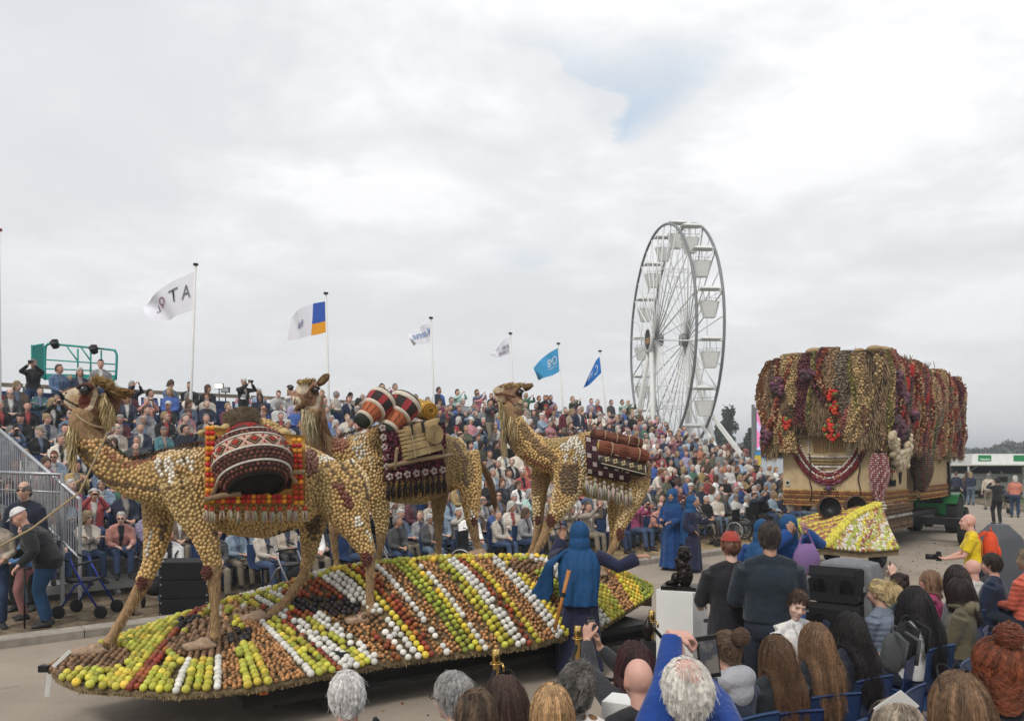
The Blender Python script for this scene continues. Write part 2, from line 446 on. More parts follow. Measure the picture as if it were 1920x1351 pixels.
def crumbs():
 P=[]; C=[]; S=[]
 for i in range(420):
  if i%3:x, y=NR.uniform(8.5, 13), NR.uniform(16, 24)
  else:x, y=NR.uniform(-5, 9), NR.uniform(5, 16)
  P.append((x, y, .006)); r=NR.uniform(.006, .02)*(1.6 if i%7==0 else 1); S.append((r*1.4, r, r*.6)); C.append(np.array(((.4, .3, .12), (.3, .08, .05), (.06, .05, .04), (.35, .36, .08), (.15, .12, .08))[i%5])*NR.uniform(.4, 1))
 V, F, Cc=instances(bead_unit(6, 2, .2), P, [(0, 0, 1)]*len(P), NR.normal(size=(len(P), 3)), S, C); obj('fallen_fruit', make_mesh('fallen_fruit', V, F, col=Cc), bpy.data.materials['bark_chips'])['kind']='stuff'
crumbs()
def cracks():
 m=mat('crack_tar', (.05, .046, .042), rough=.8); mb=MB(); r=random.Random(4)
 for (x, y, a, n) in ((-3.5, 5.6, .3, 14), (2.5, 6.2, .9, 16), (4.5, 10.5, .5, 20), (9.5, 14, 1.0, 22), (13, 20, .8, 22), (1.5, 12.0, -.3, 12), (16, 26, 1.2, 18), (-1.0, 5.0, -.2, 10)):
  L=[]; R=[]
  for i in range(n):
   w=r.uniform(.004, .012)*(1+y/14); L.append((x-sin(a)*w, y+cos(a)*w, .004)); R.append((x+sin(a)*w, y-cos(a)*w, .004)); a+=r.uniform(-.45, .45); x+=cos(a)*.28; y+=sin(a)*.28
  mb.add(L+R, [[i, i+1, n+i+1, n+i] for i in range(n-1)])
 mb.build('crack_sealing', m)['kind']='stuff'
cracks()
# ---- trees -------------------------------------------------------------
M_LEAF=mat('leaves', src='vcol', rough=0.8, spec=0.15)
M_BARK=mat('bark', (0.10, 0.08, 0.06), rough=0.95, var=0.3, vscale=5, bump=1, bscale=14)
def tree(loc, h, w, n=900, shape='round', label='', base=(0.045, 0.065, 0.035), leaf=0.5, group='trees across the water', name='tree'):
 t=thing(name, label, 'tree', loc, 0, group)
 mb=MB(); r=random.Random(int(loc[0]*31+loc[1]*7))
 mb.tube(smoothpath([(0, 0, -0.2), (r.uniform(-.1, .1), 0, h*.3), (r.uniform(-.2, .2), 0, h*.75)], 3), np.linspace(h*.03, h*.008, 7), 7)
 for k in range(7):
  z=h*r.uniform(.25, .6); a=r.uniform(0, 2*pi); q=(cos(a)*w*.32, sin(a)*w*.32, z+h*.2)
  mb.tube([(0, 0, z), (q[0]*.5, q[1]*.5, z+h*.12), q], [h*.012, h*.008, h*.003], 5)
 mb.build('trunk', M_BARK, t, True)
 P=[]; C=[]
 nb=26
 for i in range(nb):
  f=(i+.5)/nb
  if shape=='poplar':z=h*(.14+.84*f); rad=w*.5*sin(pi*min(1, (.12+f*.86)))**.6
  else:z=h*(.28+.66*f); rad=w*.5*sqrt(max(.05, 1-(2*f-.95)**2))
  a=r.uniform(0, 2*pi); d=rad*r.uniform(.25, .8)
  c=Vector((cos(a)*d, sin(a)*d, z)); br=(w*.2 if shape!='poplar' else w*.3)*r.uniform(.6, 1.25)
  tone=r.uniform(.6, 1.35)
  for k in range(n//nb):
   v=Vector((r.gauss(0, 1), r.gauss(0, 1), r.gauss(0, 1))).normalized()*br*r.random()**.4
   P.append(c+v); C.append(np.array(base)*tone*r.uniform(.6, 1.4))
 n2=len(P); U=(np.array([(-1, -.6, 0), (1, -.6, .1), (1, .6, 0), (-1, .6, .15)], dtype=np.float32), np.array([[0, 1, 2, 3]], dtype=np.int32))
 S=NR.uniform(.5, 1.2, (n2, 1))*leaf*np.array([[.5, .5, .5]])
 V, F, Cc=instances(U, [tuple(p) for p in P], NR.normal(size=(n2, 3)), NR.normal(size=(n2, 3)), S, C)
 obj('crown', make_mesh('crown', V, F, col=Cc), M_LEAF, t)
 return t
for (px, ytop, Y, wpx, lab, sh) in [(1366, 766, 120, 38, 'tall slim poplar just right of the ferris wheel, behind its leaning white leg', 'poplar'), (1349, 792, 126, 22, 'shorter poplar half hidden behind the lowest right ferris wheel gondola', 'poplar'), (1412, 800, 105, 42, 'round green tree beside the video screen, left of the vegetable-covered float', 'round'), (888, 765, 95, 60, 'low bushy tree top showing over the stand between second and third camel', 'round')]:
 p=WY(px, ytop, Y); tree((p.x, Y, 0), p.z, wpx*Y/FPX, 2600, sh, lab, leaf=.42, base=(0.05, 0.066, 0.045), group=None)
ii=0
LABT=['round tree crown directly behind the white drinks kiosk roof', 'bushy tree of the far bank seen between float and kiosk', 'tallest far-bank tree, above the larger green kiosk sign', 'low tree on the far bank beside the tallest one', 'far bank tree just right of the draped float edge']
for i in range(7):
 px=1812+i*21+RNG.uniform(-6, 6); Y=215+RNG.uniform(-12, 30)
 ytop=interp(px, [1800, 1830, 1870, 1895, 1960, 2400], [846, 850, 842, 829, 833, 835])+RNG.uniform(-2, 3)
 p=WY(px, ytop, Y)
 lab=['dark tree right beside the edge of the draped float, on the far bank', 'small far-bank tree second from the draped float', 'far-bank tree above the left end of the kiosk roof', 'rounded far-bank tree over the small green kiosk sign', 'tall far-bank tree over the large green kiosk sign', 'tall bushy far-bank tree at the photo edge'][i] if i<6 else 'green tree in the row continuing along the far bank'
 if i<6:tree((p.x, Y, 0), p.z, 7.5, 900, 'round', lab, leaf=1.1, base=(0.06, 0.075, 0.055))
 else:ii+=1; tree((p.x, Y, 0), p.z, 8.5, 420, 'round', lab, leaf=1.4, base=(0.06, 0.075, 0.055))
def far_wood():
 P=[]; C=[]
 for i in range(9000):
  x=NR.uniform(-420, 620); y=300+NR.uniform(-14, 25); hh=5+2*sin(x*.031)+1.5*sin(x*.11+2)+(2 if x>190 else 0)
  z=NR.uniform(0, 1)**.7*hh; P.append((x, y, z)); C.append(np.array((.062, .078, .06))*NR.uniform(.55, 1.35))
 n=len(P); U=(np.array([(-1, -.6, 0), (1, -.6, .1), (1, .6, 0), (-1, .6, .15)], dtype=np.float32), np.array([[0, 1, 2, 3]], dtype=np.int32))
 V, F, Cc=instances(U, P, NR.normal(size=(n, 3)), NR.normal(size=(n, 3)), NR.uniform(.9, 2.2, (n, 1))*np.ones((1, 3)), C)
 obj('far_wood', make_mesh('far_wood', V, F, col=Cc), M_LEAF)['kind']='stuff'
 P=[]; C=[]; S=[]
 for i in range(15000):
  if i%2:x=NR.uniform(12, 120); y=NR.uniform(82, 110); h=NR.uniform(.5, 1.3)
  else:x=NR.uniform(10, 240); y=NR.uniform(172, 200); h=NR.uniform(.3, 1.0)
  P.append((x, y, h/2)); S.append((h*.6, .12+h*.1, .1)); C.append(np.array((.19, .175, .105) if NR.random()<.6 else (.09, .105, .05))*NR.uniform(.6, 1.3))
 n=len(P)
 V, F, Cc=instances(U, P, np.column_stack([NR.normal(size=n)*.4, -np.ones(n), NR.normal(size=n)*.1]), np.tile([[0, 0, 1.]], (n, 1)), S, C)
 obj('reeds', make_mesh('reeds', V, F, col=Cc), M_LEAF)['kind']='stuff'
far_wood()
# people
def two_tone(name, rough, **kw):
 """vertex colour times the object's own colour"""
 m=mat(name, src='vcol', rough=rough, **kw); n, l=m.node_tree.nodes, m.node_tree.links
 b=n['Principled BSDF']; src=b.inputs['Base Color'].links[0].from_socket
 oi=n.new('ShaderNodeObjectInfo'); x=n.new('ShaderNodeMix'); x.data_type='RGBA'; x.blend_type='MULTIPLY'; x.inputs[0].default_value=1
 l.new(src, x.inputs[6]); l.new(oi.outputs['Color'], x.inputs[7]); l.new(x.outputs[2], b.inputs['Base Color']); return m
M_SKIN=two_tone('skin', 0.5, var=0.07, vscale=14, bump=0.15, bscale=90, sss=0.0)
M_CLOTH=mat('cloth', src='obj', rough=0.85, var=0.2, vscale=7, bump=1, bscale=5.5, sheen=0.15, bdist=.05)
M_PUFF=mat('quilted_cloth', src='obj', rough=0.5, var=0.08, vscale=7, bump=0.9, bscale=9, bdist=.03, wave=('Z', 5.5, 1.5, 0.004), sheen=0.1)
def jacket_mat(base):
 n, l=base.node_tree.nodes, base.node_tree.links; b=n['Principled BSDF']; src=b.inputs['Base Color'].links[0].from_socket
 vc=n.new('ShaderNodeVertexColor'); vc.layer_name='Col'; sp=n.new('ShaderNodeSeparateColor'); l.new(vc.outputs[0], sp.inputs[0]); oi=n.new('ShaderNodeObjectInfo')
 r=n.new('ShaderNodeValToRGB'); l.new(oi.outputs['Random'], r.inputs[0]); r.color_ramp.interpolation='CONSTANT'; e=r.color_ramp.elements
 e[0].color=(.5, .49, .46, 1); e[1].position=.85; e[1].color=(.3, .05, .05, 1)
 for p, c in ((.25, (.02, .02, .025, 1)), (.45, (.12, .16, .24, 1)), (.6, (.25, .22, .2, 1)), (.72, (.04, .05, .09, 1))): q=e.new(p); q.color=c
 x=n.new('ShaderNodeMix'); x.data_type='RGBA'; l.new(sp.outputs[0], x.inputs[0]); l.new(src, x.inputs[6]); l.new(r.outputs[0], x.inputs[7])
 y=n.new('ShaderNodeMix'); y.data_type='RGBA'; y.blend_type='MULTIPLY'; l.new(sp.outputs[1], y.inputs[0]); l.new(x.outputs[2], y.inputs[6]); y.inputs[7].default_value=(.45, .45, .45, 1); l.new(y.outputs[2], b.inputs['Base Color'])
M_DENIM=mat('denim', src='obj', rough=0.9, var=0.22, vscale=9, bump=0.9, bscale=10)
M_HAIR=mat('hair_mass', src='obj', rough=0.6, var=0.5, vscale=30, bump=1.0, bscale=60, detail=7, bdist=.02)
def patterned():
 m=mat('patterned_cloth', src='obj', rough=0.85, bump=0.8, bscale=9); n, l=m.node_tree.nodes, m.node_tree.links
 b=n['Principled BSDF']; src=b.inputs['Base Color'].links[0].from_socket; tc=n.new('ShaderNodeTexCoord')
 v=n.new('ShaderNodeTexVoronoi'); v.inputs['Scale'].default_value=16; l.new(tc.outputs['Object'], v.inputs['Vector'])
 r=n.new('ShaderNodeMapRange'); r.inputs[1].default_value=.38; r.inputs[2].default_value=.46; l.new(v.outputs[0], r.inputs[0])
 x=n.new('ShaderNodeMix'); x.data_type='RGBA'; l.new(r.outputs[0], x.inputs[0]); l.new(src, x.inputs[6]); x.inputs[7].default_value=(.7, .68, .64, 1)
 l.new(x.outputs[2], b.inputs['Base Color']); return m
M_PATT=patterned()
for _m in (M_CLOTH, M_PUFF, M_PATT):jacket_mat(_m)
M_SHOE=mat('shoe', src='obj', rough=0.6, var=0.2, vscale=20)
M_BLACK=mat('black_plastic', (0.012, 0.012, 0.013), rough=0.45)
M_BLACKR=mat('black_matt', (0.015, 0.015, 0.017), rough=0.8, var=0.3, vscale=5, bump=.3, bscale=30)
M_GLASS=mat('dark_glass', (0.01, 0.01, 0.012), rough=0.08, spec=0.8)
def ik(a, b, l1, l2, hint):
 a, b=Vector(a), Vector(b); d=b-a; L=d.length
 if L>(l1+l2)*.995:b=a+d*((l1+l2)*.995/L); d=b-a; L=d.length
 x=(l1*l1-l2*l2+L*L)/(2*L); h=sqrt(max(0, l1*l1-x*x)); u=d/L
 hv=Vector(hint); hv=hv-u*hv.dot(u); hv.normalize()
 return a+u*x+hv*h, b
def oval(c, L, Fw, a, b, n=16):
 out=[]
 for k in range(n):
  t=2*pi*k/n; ct, st=cos(t), sin(t)
  ct=math.copysign(abs(ct)**.85, ct); st=math.copysign(abs(st)**.85, st)
  out.append(c+L*(a*ct)+Fw*(b*st))
 return out
def hand(mb, wrist, d, n, side, curl=0.5, s=1.0, spread=0.12, r=1.0):
 """palm, four bent fingers and a thumb. d: direction of the fingers, n: way the palm faces"""
 d=Vector(d).normalized(); n=Vector(n); n=(n-d*n.dot(d)).normalized(); t=d.cross(n)*side
 w=Vector(wrist)
 rings=[]
 for f, a, b in ((-.02, .027, .02), (.02, .034, .017), (.06, .041, .016), (.09, .04, .013)):
  rings.append(oval(w+d*f*s, t, n, a*s, b*s, 10))
 mb.loft(rings)
 for k, (o, L, rr) in enumerate(((.030, .072, .0092), (.010, .080, .0095), (-.010, .075, .0092), (-.029, .058, .0082))):
  p=w+d*.085*s+t*o*s; pts=[w+d*.05*s+t*o*.8*s, p]; ang=0; dd=(d+t*(o*spread*8)).normalized()
  for j in range(3):
   ang+=curl*(0.75+.12*j+.06*k)
   dir_=dd*cos(ang)+n*sin(ang)
   p=p+dir_*L*s*(.42, .32, .26)[j]; pts.append(p)
  mb.tube(pts, [rr*s*r*q for q in (1.0, 1.05, .98, .9, .72)], 7)
 p0=w+d*.015*s+t*.022*s; p1=w+d*.05*s+t*.052*s+n*.012*s; p2=p1+(d*.75+t*(.45-curl*.5)+n*curl*.9).normalized()*.034*s
 p3=p2+(d*.85-t*curl*.3+n*curl*.8).normalized()*.027*s
 mb.tube([p0, p1, p2, p3], [.015*s*r, .0125*s*r, .0105*s*r, .008*s*r], 7)
def head_shapes(mb, c, R, s=1.0, fine=False):
 A=lambda x, y, z:c+R@(Vector((x, y, z))*s)
 E=lambda p, r, M=None: mb.ell(A(*p), [q*s for q in r], 16, 11, R if M is None else R@M)
 E((0, .014, .032), (.076, .096, .098)); E((0, -.022, -.016), (.064, .074, .094)); E((0, -.03, -.07), (.045, .05, .042))
 E((0, -.066, -.093), (.022, .02, .018))
 mb.tube([A(0, -.085, .022), A(0, -.105, -.008), A(0, -.112, -.022)], [.009*s, .0125*s, .013*s], 8)
 E((.011, -.1, -.026), (.01, .012, .008)); E((-.011, -.1, -.026), (.01, .012, .008))
 E((0, -.089, .038), (.045, .012, .009))
 E((0, -.088, -.052), (.024, .012, .006)); E((0, -.086, -.063), (.021, .012, .007))
 for k in (-1, 1):
  E((k*.041, -.062, -.022), (.024, .024, .024))
  E((k*.078, .012, -.004), (.009, .02, .032), Matrix.Rotation(k*.35, 3, 'Z'))
  if fine:E((k*.031, -.082, .012), (.015, .012, .012))
def paint_head(me, c, R, s=1.0, base=(1, 1, 1)):
 V, _, _=mesh_arrays(me); q=(V-np.array(c))@np.array(R)/s
 C=np.ones((len(V), 3))*np.array(base)
 def blob(p, r, col, w=1.0):
  d=np.sqrt(((q-np.array(p))**2/np.array(r)**2).sum(1)); k=np.clip((1.25-d)/.5, 0, 1)[:, None]*w
  C[:]=C*(1-k)+np.array(col)*k
 for x in (-.031, .031):
  blob((x, -.085, .012), (.017, .02, .009), (.12, .09, .08)); blob((x, -.085, .034), (.02, .022, .005), (.35, .25, .2), .8)
  blob((x*1.35, -.07, -.025), (.02, .03, .02), (1.0, .82, .78), .5)
 blob((0, -.1, -.057), (.023, .025, .008), (.75, .42, .4), .9); blob((0, -.11, -.024), (.014, .02, .012), (1.0, .8, .76), .6)
 for x in (-.08, .08):blob((x, .01, -.004), (.015, .025, .035), (1.0, .75, .7), .7)
 set_col(me, C)
def posed(**k):
 """joint positions of a figure facing -Y. kind 'sit' or 'stand'"""
 P=dict(kind='sit', lean=0.0, twist=0.0, side=0.0, hyaw=0.0, hpitch=0.0, hroll=0.0, wr=None, wl=None, er=(.5, .4, -1), el=(-.5, .4, -1), h=1.0, sw=.178, ankr=None, ankl=None, hd_r=None, hd_l=None, hn_r=None, hn_l=None, curl=.6)
 P.update(k); sit=P['kind']=='sit'
 pel=Vector((0, .04, .53 if sit else .93)); T=Matrix.Rotation(P['twist'], 3, 'Z')@Matrix.Rotation(P['side'], 3, 'Y')@Matrix.Rotation(P['lean'], 3, 'X')
 up=lambda x, y, z:pel+T@Vector((x, y, z))
 J=dict(P=P, pel=pel, waist=up(0, .0, .14), chest=up(0, 0, .32), shl=up(0, .012, .445), nb=up(0, .015, .5))
 Hr=T@Matrix.Rotation(-P['lean']*.7, 3, 'X')@Matrix.Rotation(P['hyaw'], 3, 'Z')@Matrix.Rotation(P['hpitch'], 3, 'X')@Matrix.Rotation(P['hroll'], 3, 'Y')
 J['hc']=up(0, 0, .52)+(T@Matrix.Rotation(-P['lean']*.5, 3, 'X'))@Vector((0, -.012, .135))+Hr@Vector((0, -.01, .02))-Vector((0, 0, .02)); J['hR']=Hr
 J['T']=T; J['sr']=up(P['sw'], .012, .425); J['sl']=up(-P['sw'], .012, .425)
 J['hr']=pel+Matrix.Rotation(P['twist']*.3, 3, 'Z')@Vector((.09, 0, -.02)); J['hl']=pel+Matrix.Rotation(P['twist']*.3, 3, 'Z')@Vector((-.09, 0, -.02))
 wr=P['wr'] or ((.07, -.25, .66) if sit else (.27, -.03, .82)); wl=P['wl'] or ((-.05, -.27, .66) if sit else (-.27, -.03, .82))
 J['er'], J['wr']=ik(J['sr'], wr, .285, .25, P['er']); J['el'], J['wl']=ik(J['sl'], wl, .285, .25, P['el'])
 ar=P['ankr'] or ((.12, -.42, .09) if sit else (.11, .03, .09)); al=P['ankl'] or ((-.12, -.45, .09) if sit else (-.11, .03, .09))
 J['kr'], J['ar']=ik(J['hr'], ar, .43, .42, (.1, -1, .5 if sit else 0)); J['kl'], J['al']=ik(J['hl'], al, .43, .42, (-.1, -1, .5 if sit else 0))
 return J
def torso(mb, J, g, infl, lo=0, hi=5, wide=1.0):
 T=J['T']; L=T@Vector((1, 0, 0)); F=T@Vector((0, -1, 0)); L0=Vector((1, 0, 0)); F0=Vector((0, -1, 0)); s=J['P']['sw']/.178
 rows=[(J['pel']+Vector((0, 0, -.13)), L0, F0, .13*g, .10*g), (J['pel'], L0, F0, .165*g, .125*g), (J['waist'], L, F, .142*g*s, .108*g), (J['chest'], L, F, .160*g*s, .118*g), (J['shl']-T@Vector((0, 0, .05)), L, F, .166*s, .1), (J['shl']+T@Vector((0, 0, .0)), L, F, .125*s, .072), (J['nb'], L, F, .062, .06)]
 mb.loft([oval(c, l, f, a*wide+infl, b+infl) for c, l, f, a, b in rows[lo:hi+2]])
def human(J, voxel=0.016, g=1.0, dec=None, cut_top=.0, coat=0.0, hood=False, shoes=True, fine=False, sleeves=1.0, puff=0.0, legs=True, dec_b=None, hands=True, openf=True, sm=2):
 """body, top, trousers, shoes as meshes; one continuous body under the clothes"""
 P=J['P']; out={}
 mb=MB(); torso(mb, J, g, -.012, 0, 5)
 mb.tube([J['shl']-J['T']@Vector((0, 0, .02)), J['nb']+J['T']@Vector((0, -.002, .04)), J['hc']+J['hR']@Vector((0, .02, -.03))], [.058, .053, .052], 12)
 head_shapes(mb, J['hc'], J['hR'], fine=fine)
 arms=(('sr', 'er', 'wr', 1), ('sl', 'el', 'wl', -1))
 for a, b, c, k in arms:
  A, B, C=J[a], J[b], J[c]
  mb.tube([A, lerp(A, B, .5), B, lerp(B, C, .5), C], [.052*g, .046, .037, .033, .025], 10)
  d=P['hd_r' if k>0 else 'hd_l'] or (C-B); n=P['hn_r' if k>0 else 'hn_l'] or (0, 0, -1)
  if not hands:continue
  if not fine:hand(mb, C, d, n, -k, P['curl'], 1.0, r=1.25)
 if legs:
  for h, kk, an in (('hr', 'kr', 'ar'), ('hl', 'kl', 'al')):
   mb.tube([J[h], lerp(J[h], J[kk], .5), J[kk], lerp(J[kk], J[an], .35), J[an]], [.085*g, .072*g, .052, .05, .035], 10)
 body=fuse(mb, voxel, 2, dec_b or dec)
 if fine and hands:
  mh=MB()
  for a, b, c, k in arms:
   d=P['hd_r' if k>0 else 'hd_l'] or (J[c]-J[b]); n=P['hn_r' if k>0 else 'hn_l'] or (0, 0, -1)
   dv=Vector(d).normalized()
   mh.tube([J[c]-(J[c]-J[b]).normalized()*.05, J[c]+dv*.01], [.027, .025], 10)
   hand(mh, J[c], d, n, -k, P['curl'])
  hm=fuse(mh, .0042, 2)
  Vb, Tb, _=mesh_arrays(body); Vh, Th, _=mesh_arrays(hm)
  body=make_mesh('body', np.vstack([Vb, Vh]), np.vstack([Tb, Th+len(Vb)]), True)
 paint_head(body, J['hc'], J['hR'])
 out['body']=body
 mb=MB(); f=.018+puff; lo=1 if coat<=0 else 0
 torso(mb, J, g, f, lo, 4)
 sh=J['T']@Vector((0, 0, 1))
 mb.tube([J['shl']-sh*.0, J['nb']+sh*.012], [.095, .075], 14)
 for k_, q_ in ((1, 'sr'), (-1, 'sl')): mb.tube([J['nb']-sh*.005, lerp(J['nb'], J[q_], .5)+sh*.004, J[q_]], [.06, .06, .062], 10)
 mb.tube([J['sl']+(J['sr']-J['sl'])*.1+sh*.005, J['shl']+sh*.028, J['sr']-(J['sr']-J['sl'])*.1+sh*.005], [.055, .065, .055], 10)
 if hood:
  c=J['nb']-J['T']@Vector((0, -.075, .01)); mb.ell(c, (.12, .06, .085), 14, 9, J['T']@Matrix.Rotation(-.5, 3, 'X'))
 for a, b, c, k in arms:
  A, B, C=J[a], J[b], J[c]; e=lerp(B, C, .93) if sleeves>=1 else lerp(A, B, sleeves)
  if sleeves>=1: mb.tube([A, lerp(A, B, .5), B, lerp(B, C, .5), e], [.062*g+f*.6, .056*g+f*.6, .047+f*.7, .042+f*.5, .034+f*.4], 12)
  else: mb.tube([A, lerp(A, e, .5), e], [.066*g, .062, .062], 12)
 if coat>0:
  for h, kk in (('hr', 'kr'), ('hl', 'kl')):
   mb.tube([J[h]+Vector((0, 0, .03)), lerp(J[h], J[kk], coat)], [.115*g, .1*g+.01], 12)
  if P['kind']!='sit':
   mb.loft([oval(J['pel']+Vector((0, 0, .02)), Vector((1, 0, 0)), Vector((0, -1, 0)), .185*g, .145*g), oval(J['pel']+Vector((0, 0, -.42*coat)), Vector((1, 0, 0)), Vector((0, -1, 0)), .2*g, .155*g)])
 out['top']=fuse(mb, voxel, sm, dec)
 Vt, _, _=mesh_arrays(out['top']); q=(Vt-np.array(J['pel']))@np.array(J['T']); w=np.clip(.012+(q[:, 2]-.12)*.13, .0, .055)
 m1=((np.abs(q[:, 0])<w)&(q[:, 1]<-.03)&(q[:, 2]>.05)&(q[:, 2]<.53))*(1.0 if openf else 0.0); m2=(np.abs(np.abs(q[:, 0])-w)<.012)&(q[:, 1]<-.02)&(q[:, 2]>-.1)&(q[:, 2]<.5)
 set_col(out['top'], np.column_stack([m1, m2*.8, m1*0]))
 if legs:
  mb=MB(); L0=Vector((1, 0, 0)); F0=Vector((0, -1, 0))
  mb.loft([oval(J['pel']+Vector((0, 0, z)), L0, F0, a*g, b*g) for z, a, b in ((-.13, .15, .12), (-.05, .178, .14), (.06, .165, .13))])
  for h, kk, an in (('hr', 'kr', 'ar'), ('hl', 'kl', 'al')):
   mb.tube([J[h], lerp(J[h], J[kk], .5), J[kk], lerp(J[kk], J[an], .4), J[an]+Vector((0, 0, .01))], [.1*g, .088*g, .068, .064, .06], 12)
  out['trousers']=fuse(mb, voxel, 2, dec)
  mb=MB()
  for an, kk in (('ar', 'kr'), ('al', 'kl')):
   a=J[an]; s_=1 if an=='ar' else -1
   F=Vector((s_*.15, -1, 0)).normalized(); Lr=Vector((1, s_*.15, 0)).normalized(); g0=Vector((a.x, a.y, a.z-.09))
   mb.loft([[g0+F*y+Lr*(w*cos(t))+Vector((0, 0, zt*(.5+.5*sin(t)))) for t in [2*pi*q/10 for q in range(10)]] for y, w, zt in ((-.07, .03, .07), (-.03, .04, .1), (.05, .045, .085), (.12, .046, .06), (.17, .03, .04))])
  out['shoes']=mb.mesh('shoes', True)
 return out
def hair_mesh(J, style, seed=1, n=30, m=11, grow=1.0):
 """style short / bob / long / bun / fringe (bald crown) / cap"""
 r=random.Random(seed); c, R=J['hc'], J['hR']; V=[]
 ph=[r.uniform(0, 6.3) for _ in range(6)]
 for j in range(m+1):
  for k in range(n):
   a=2*pi*k/n; fx, fy=sin(a), -cos(a)
   front=max(0, -fy); back=max(0, fy); side=abs(fx)
   rim={'short':.092*front**.45+.018*side-.08*back+(.008*sin(a*9+ph[3]) if front>.2 else 0), 'bob':.085*front**.4-.075*side-.11*back, 'long':.066*front**.5-.11*side-.34*back, 'bun':.07*front**.6-.012*side-.07*back, 'fringe':.0, 'cap':.058}[style]
   if style=='fringe':rim=.05*front-.02*side-.08*back
   v=j/m; top=.142
   if style=='fringe':top=interp(front, [0, .3, 1], [.075, .085, .06])
   z=top+(rim-top)*v
   rad=sqrt(max(0.0, 1-((z-.03)/.12)**2)) if z>.03 else 1.0-(0.10 if style in ('short', 'bun', 'fringe') else -.03)*min(1, (.03-z)/.1)
   if style=='long' and z<-.1:rad*=lerp(1, .8, min(1, (-.1-z)/.25))
   if style=='fringe' and j==0:rad*=.97
   wob=1+.035*sin(a*3+ph[0])*v+.035*sin(a*7+ph[1]+v*5)+.03*sin(a*13+v*11+ph[2])
   thick={'short':.95, 'bob':1.02, 'long':1.06, 'bun':.99, 'fringe':.99, 'cap':1.06}[style]*grow
   if style=='cap':wob=1
   V.append(c+R@Vector((fx*.087*rad*thick*wob, .014+fy*.108*rad*thick*wob, z+(.012*(thick-1)*10 if z>.05 else 0))))
 F=[]
 for j in range(m):
  for k in range(n):
   k2=(k+1)%n; F.append([j*n+k, (j+1)*n+k, (j+1)*n+k2, j*n+k2])
 mb=MB(); mb.add(V, F)
 if style=='bun': mb.ell(c+R@Vector((0, .1, .1)), (.04, .04, .036), 12, 8)
 if style=='cap':
  B=[];
  for q in range(9):
   t=-1+2*q/8; B.append((t*.075, -.085-.085*sqrt(1-t*t*.9), .045-.015));
  top=[c+R@Vector(p) for p in B]; bot=[c+R@Vector((p[0], -.075, .055)) for p in B]
  mb.add(top+bot, [[q, q+1, q+10, q+9] for q in range(8)]); mb.ell(c+R@Vector((0, .01, .15)), (.008, .008, .006), 6, 4)
 me=mb.mesh('hair', True); return me
def gadget(mb, J, kind='phone'):
 c=(J['wr']+J['wl'])/2+(J['wr']-J['er']+J['wl']-J['el']).normalized()*.08
 if kind=='phone': mb.box(c, (.15, .012, .075))
 else:
  mb.box(c, (.13, .05, .085)); mb.cyl(c+Vector((0, -.02, 0)), c+Vector((0, -.1, 0)), .035, 12)
SKIN=[(.56, .34, .25), (.62, .39, .30), (.50, .29, .21), (.66, .44, .35), (.44, .25, .17), (.58, .33, .25)]
HAIRC={'white':(.50, .48, .45), 'grey':(.20, .19, .18), 'silver':(.34, .33, .32), 'blond':(.32, .23, .13), 'brown':(.09, .055, .035), 'dark':(.025, .02, .018), 'auburn':(.16, .06, .03)}
COATC={'navy':(.018, .026, .055), 'black':(.014, .014, .016), 'dark grey':(.05, .052, .056), 'royal blue':(.02, .09, .36), 'light blue':(.22, .33, .45), 'white':(.66, .65, .62), 'cream':(.55, .48, .38), 'beige':(.36, .29, .21), 'red':(.42, .03, .035), 'burgundy':(.12, .018, .03), 'pink':(.52, .17, .2), 'magenta':(.38, .02, .14), 'olive':(.09, .09, .05), 'green':(.04, .16, .09), 'mint':(.25, .45, .38), 'teal':(.03, .17, .2), 'orange':(.52, .15, .04), 'mustard':(.45, .28, .05), 'lilac':(.3, .24, .42), 'denim blue':(.09, .15, .26), 'grey':(.22, .22, .23), 'brown':(.11, .065, .04), 'coral':(.55, .2, .14)}
LEGC=[(.03, .05, .1), (.018, .018, .02), (.05, .08, .15), (.2, .17, .13), (.06, .06, .065), (.11, .15, .2)]
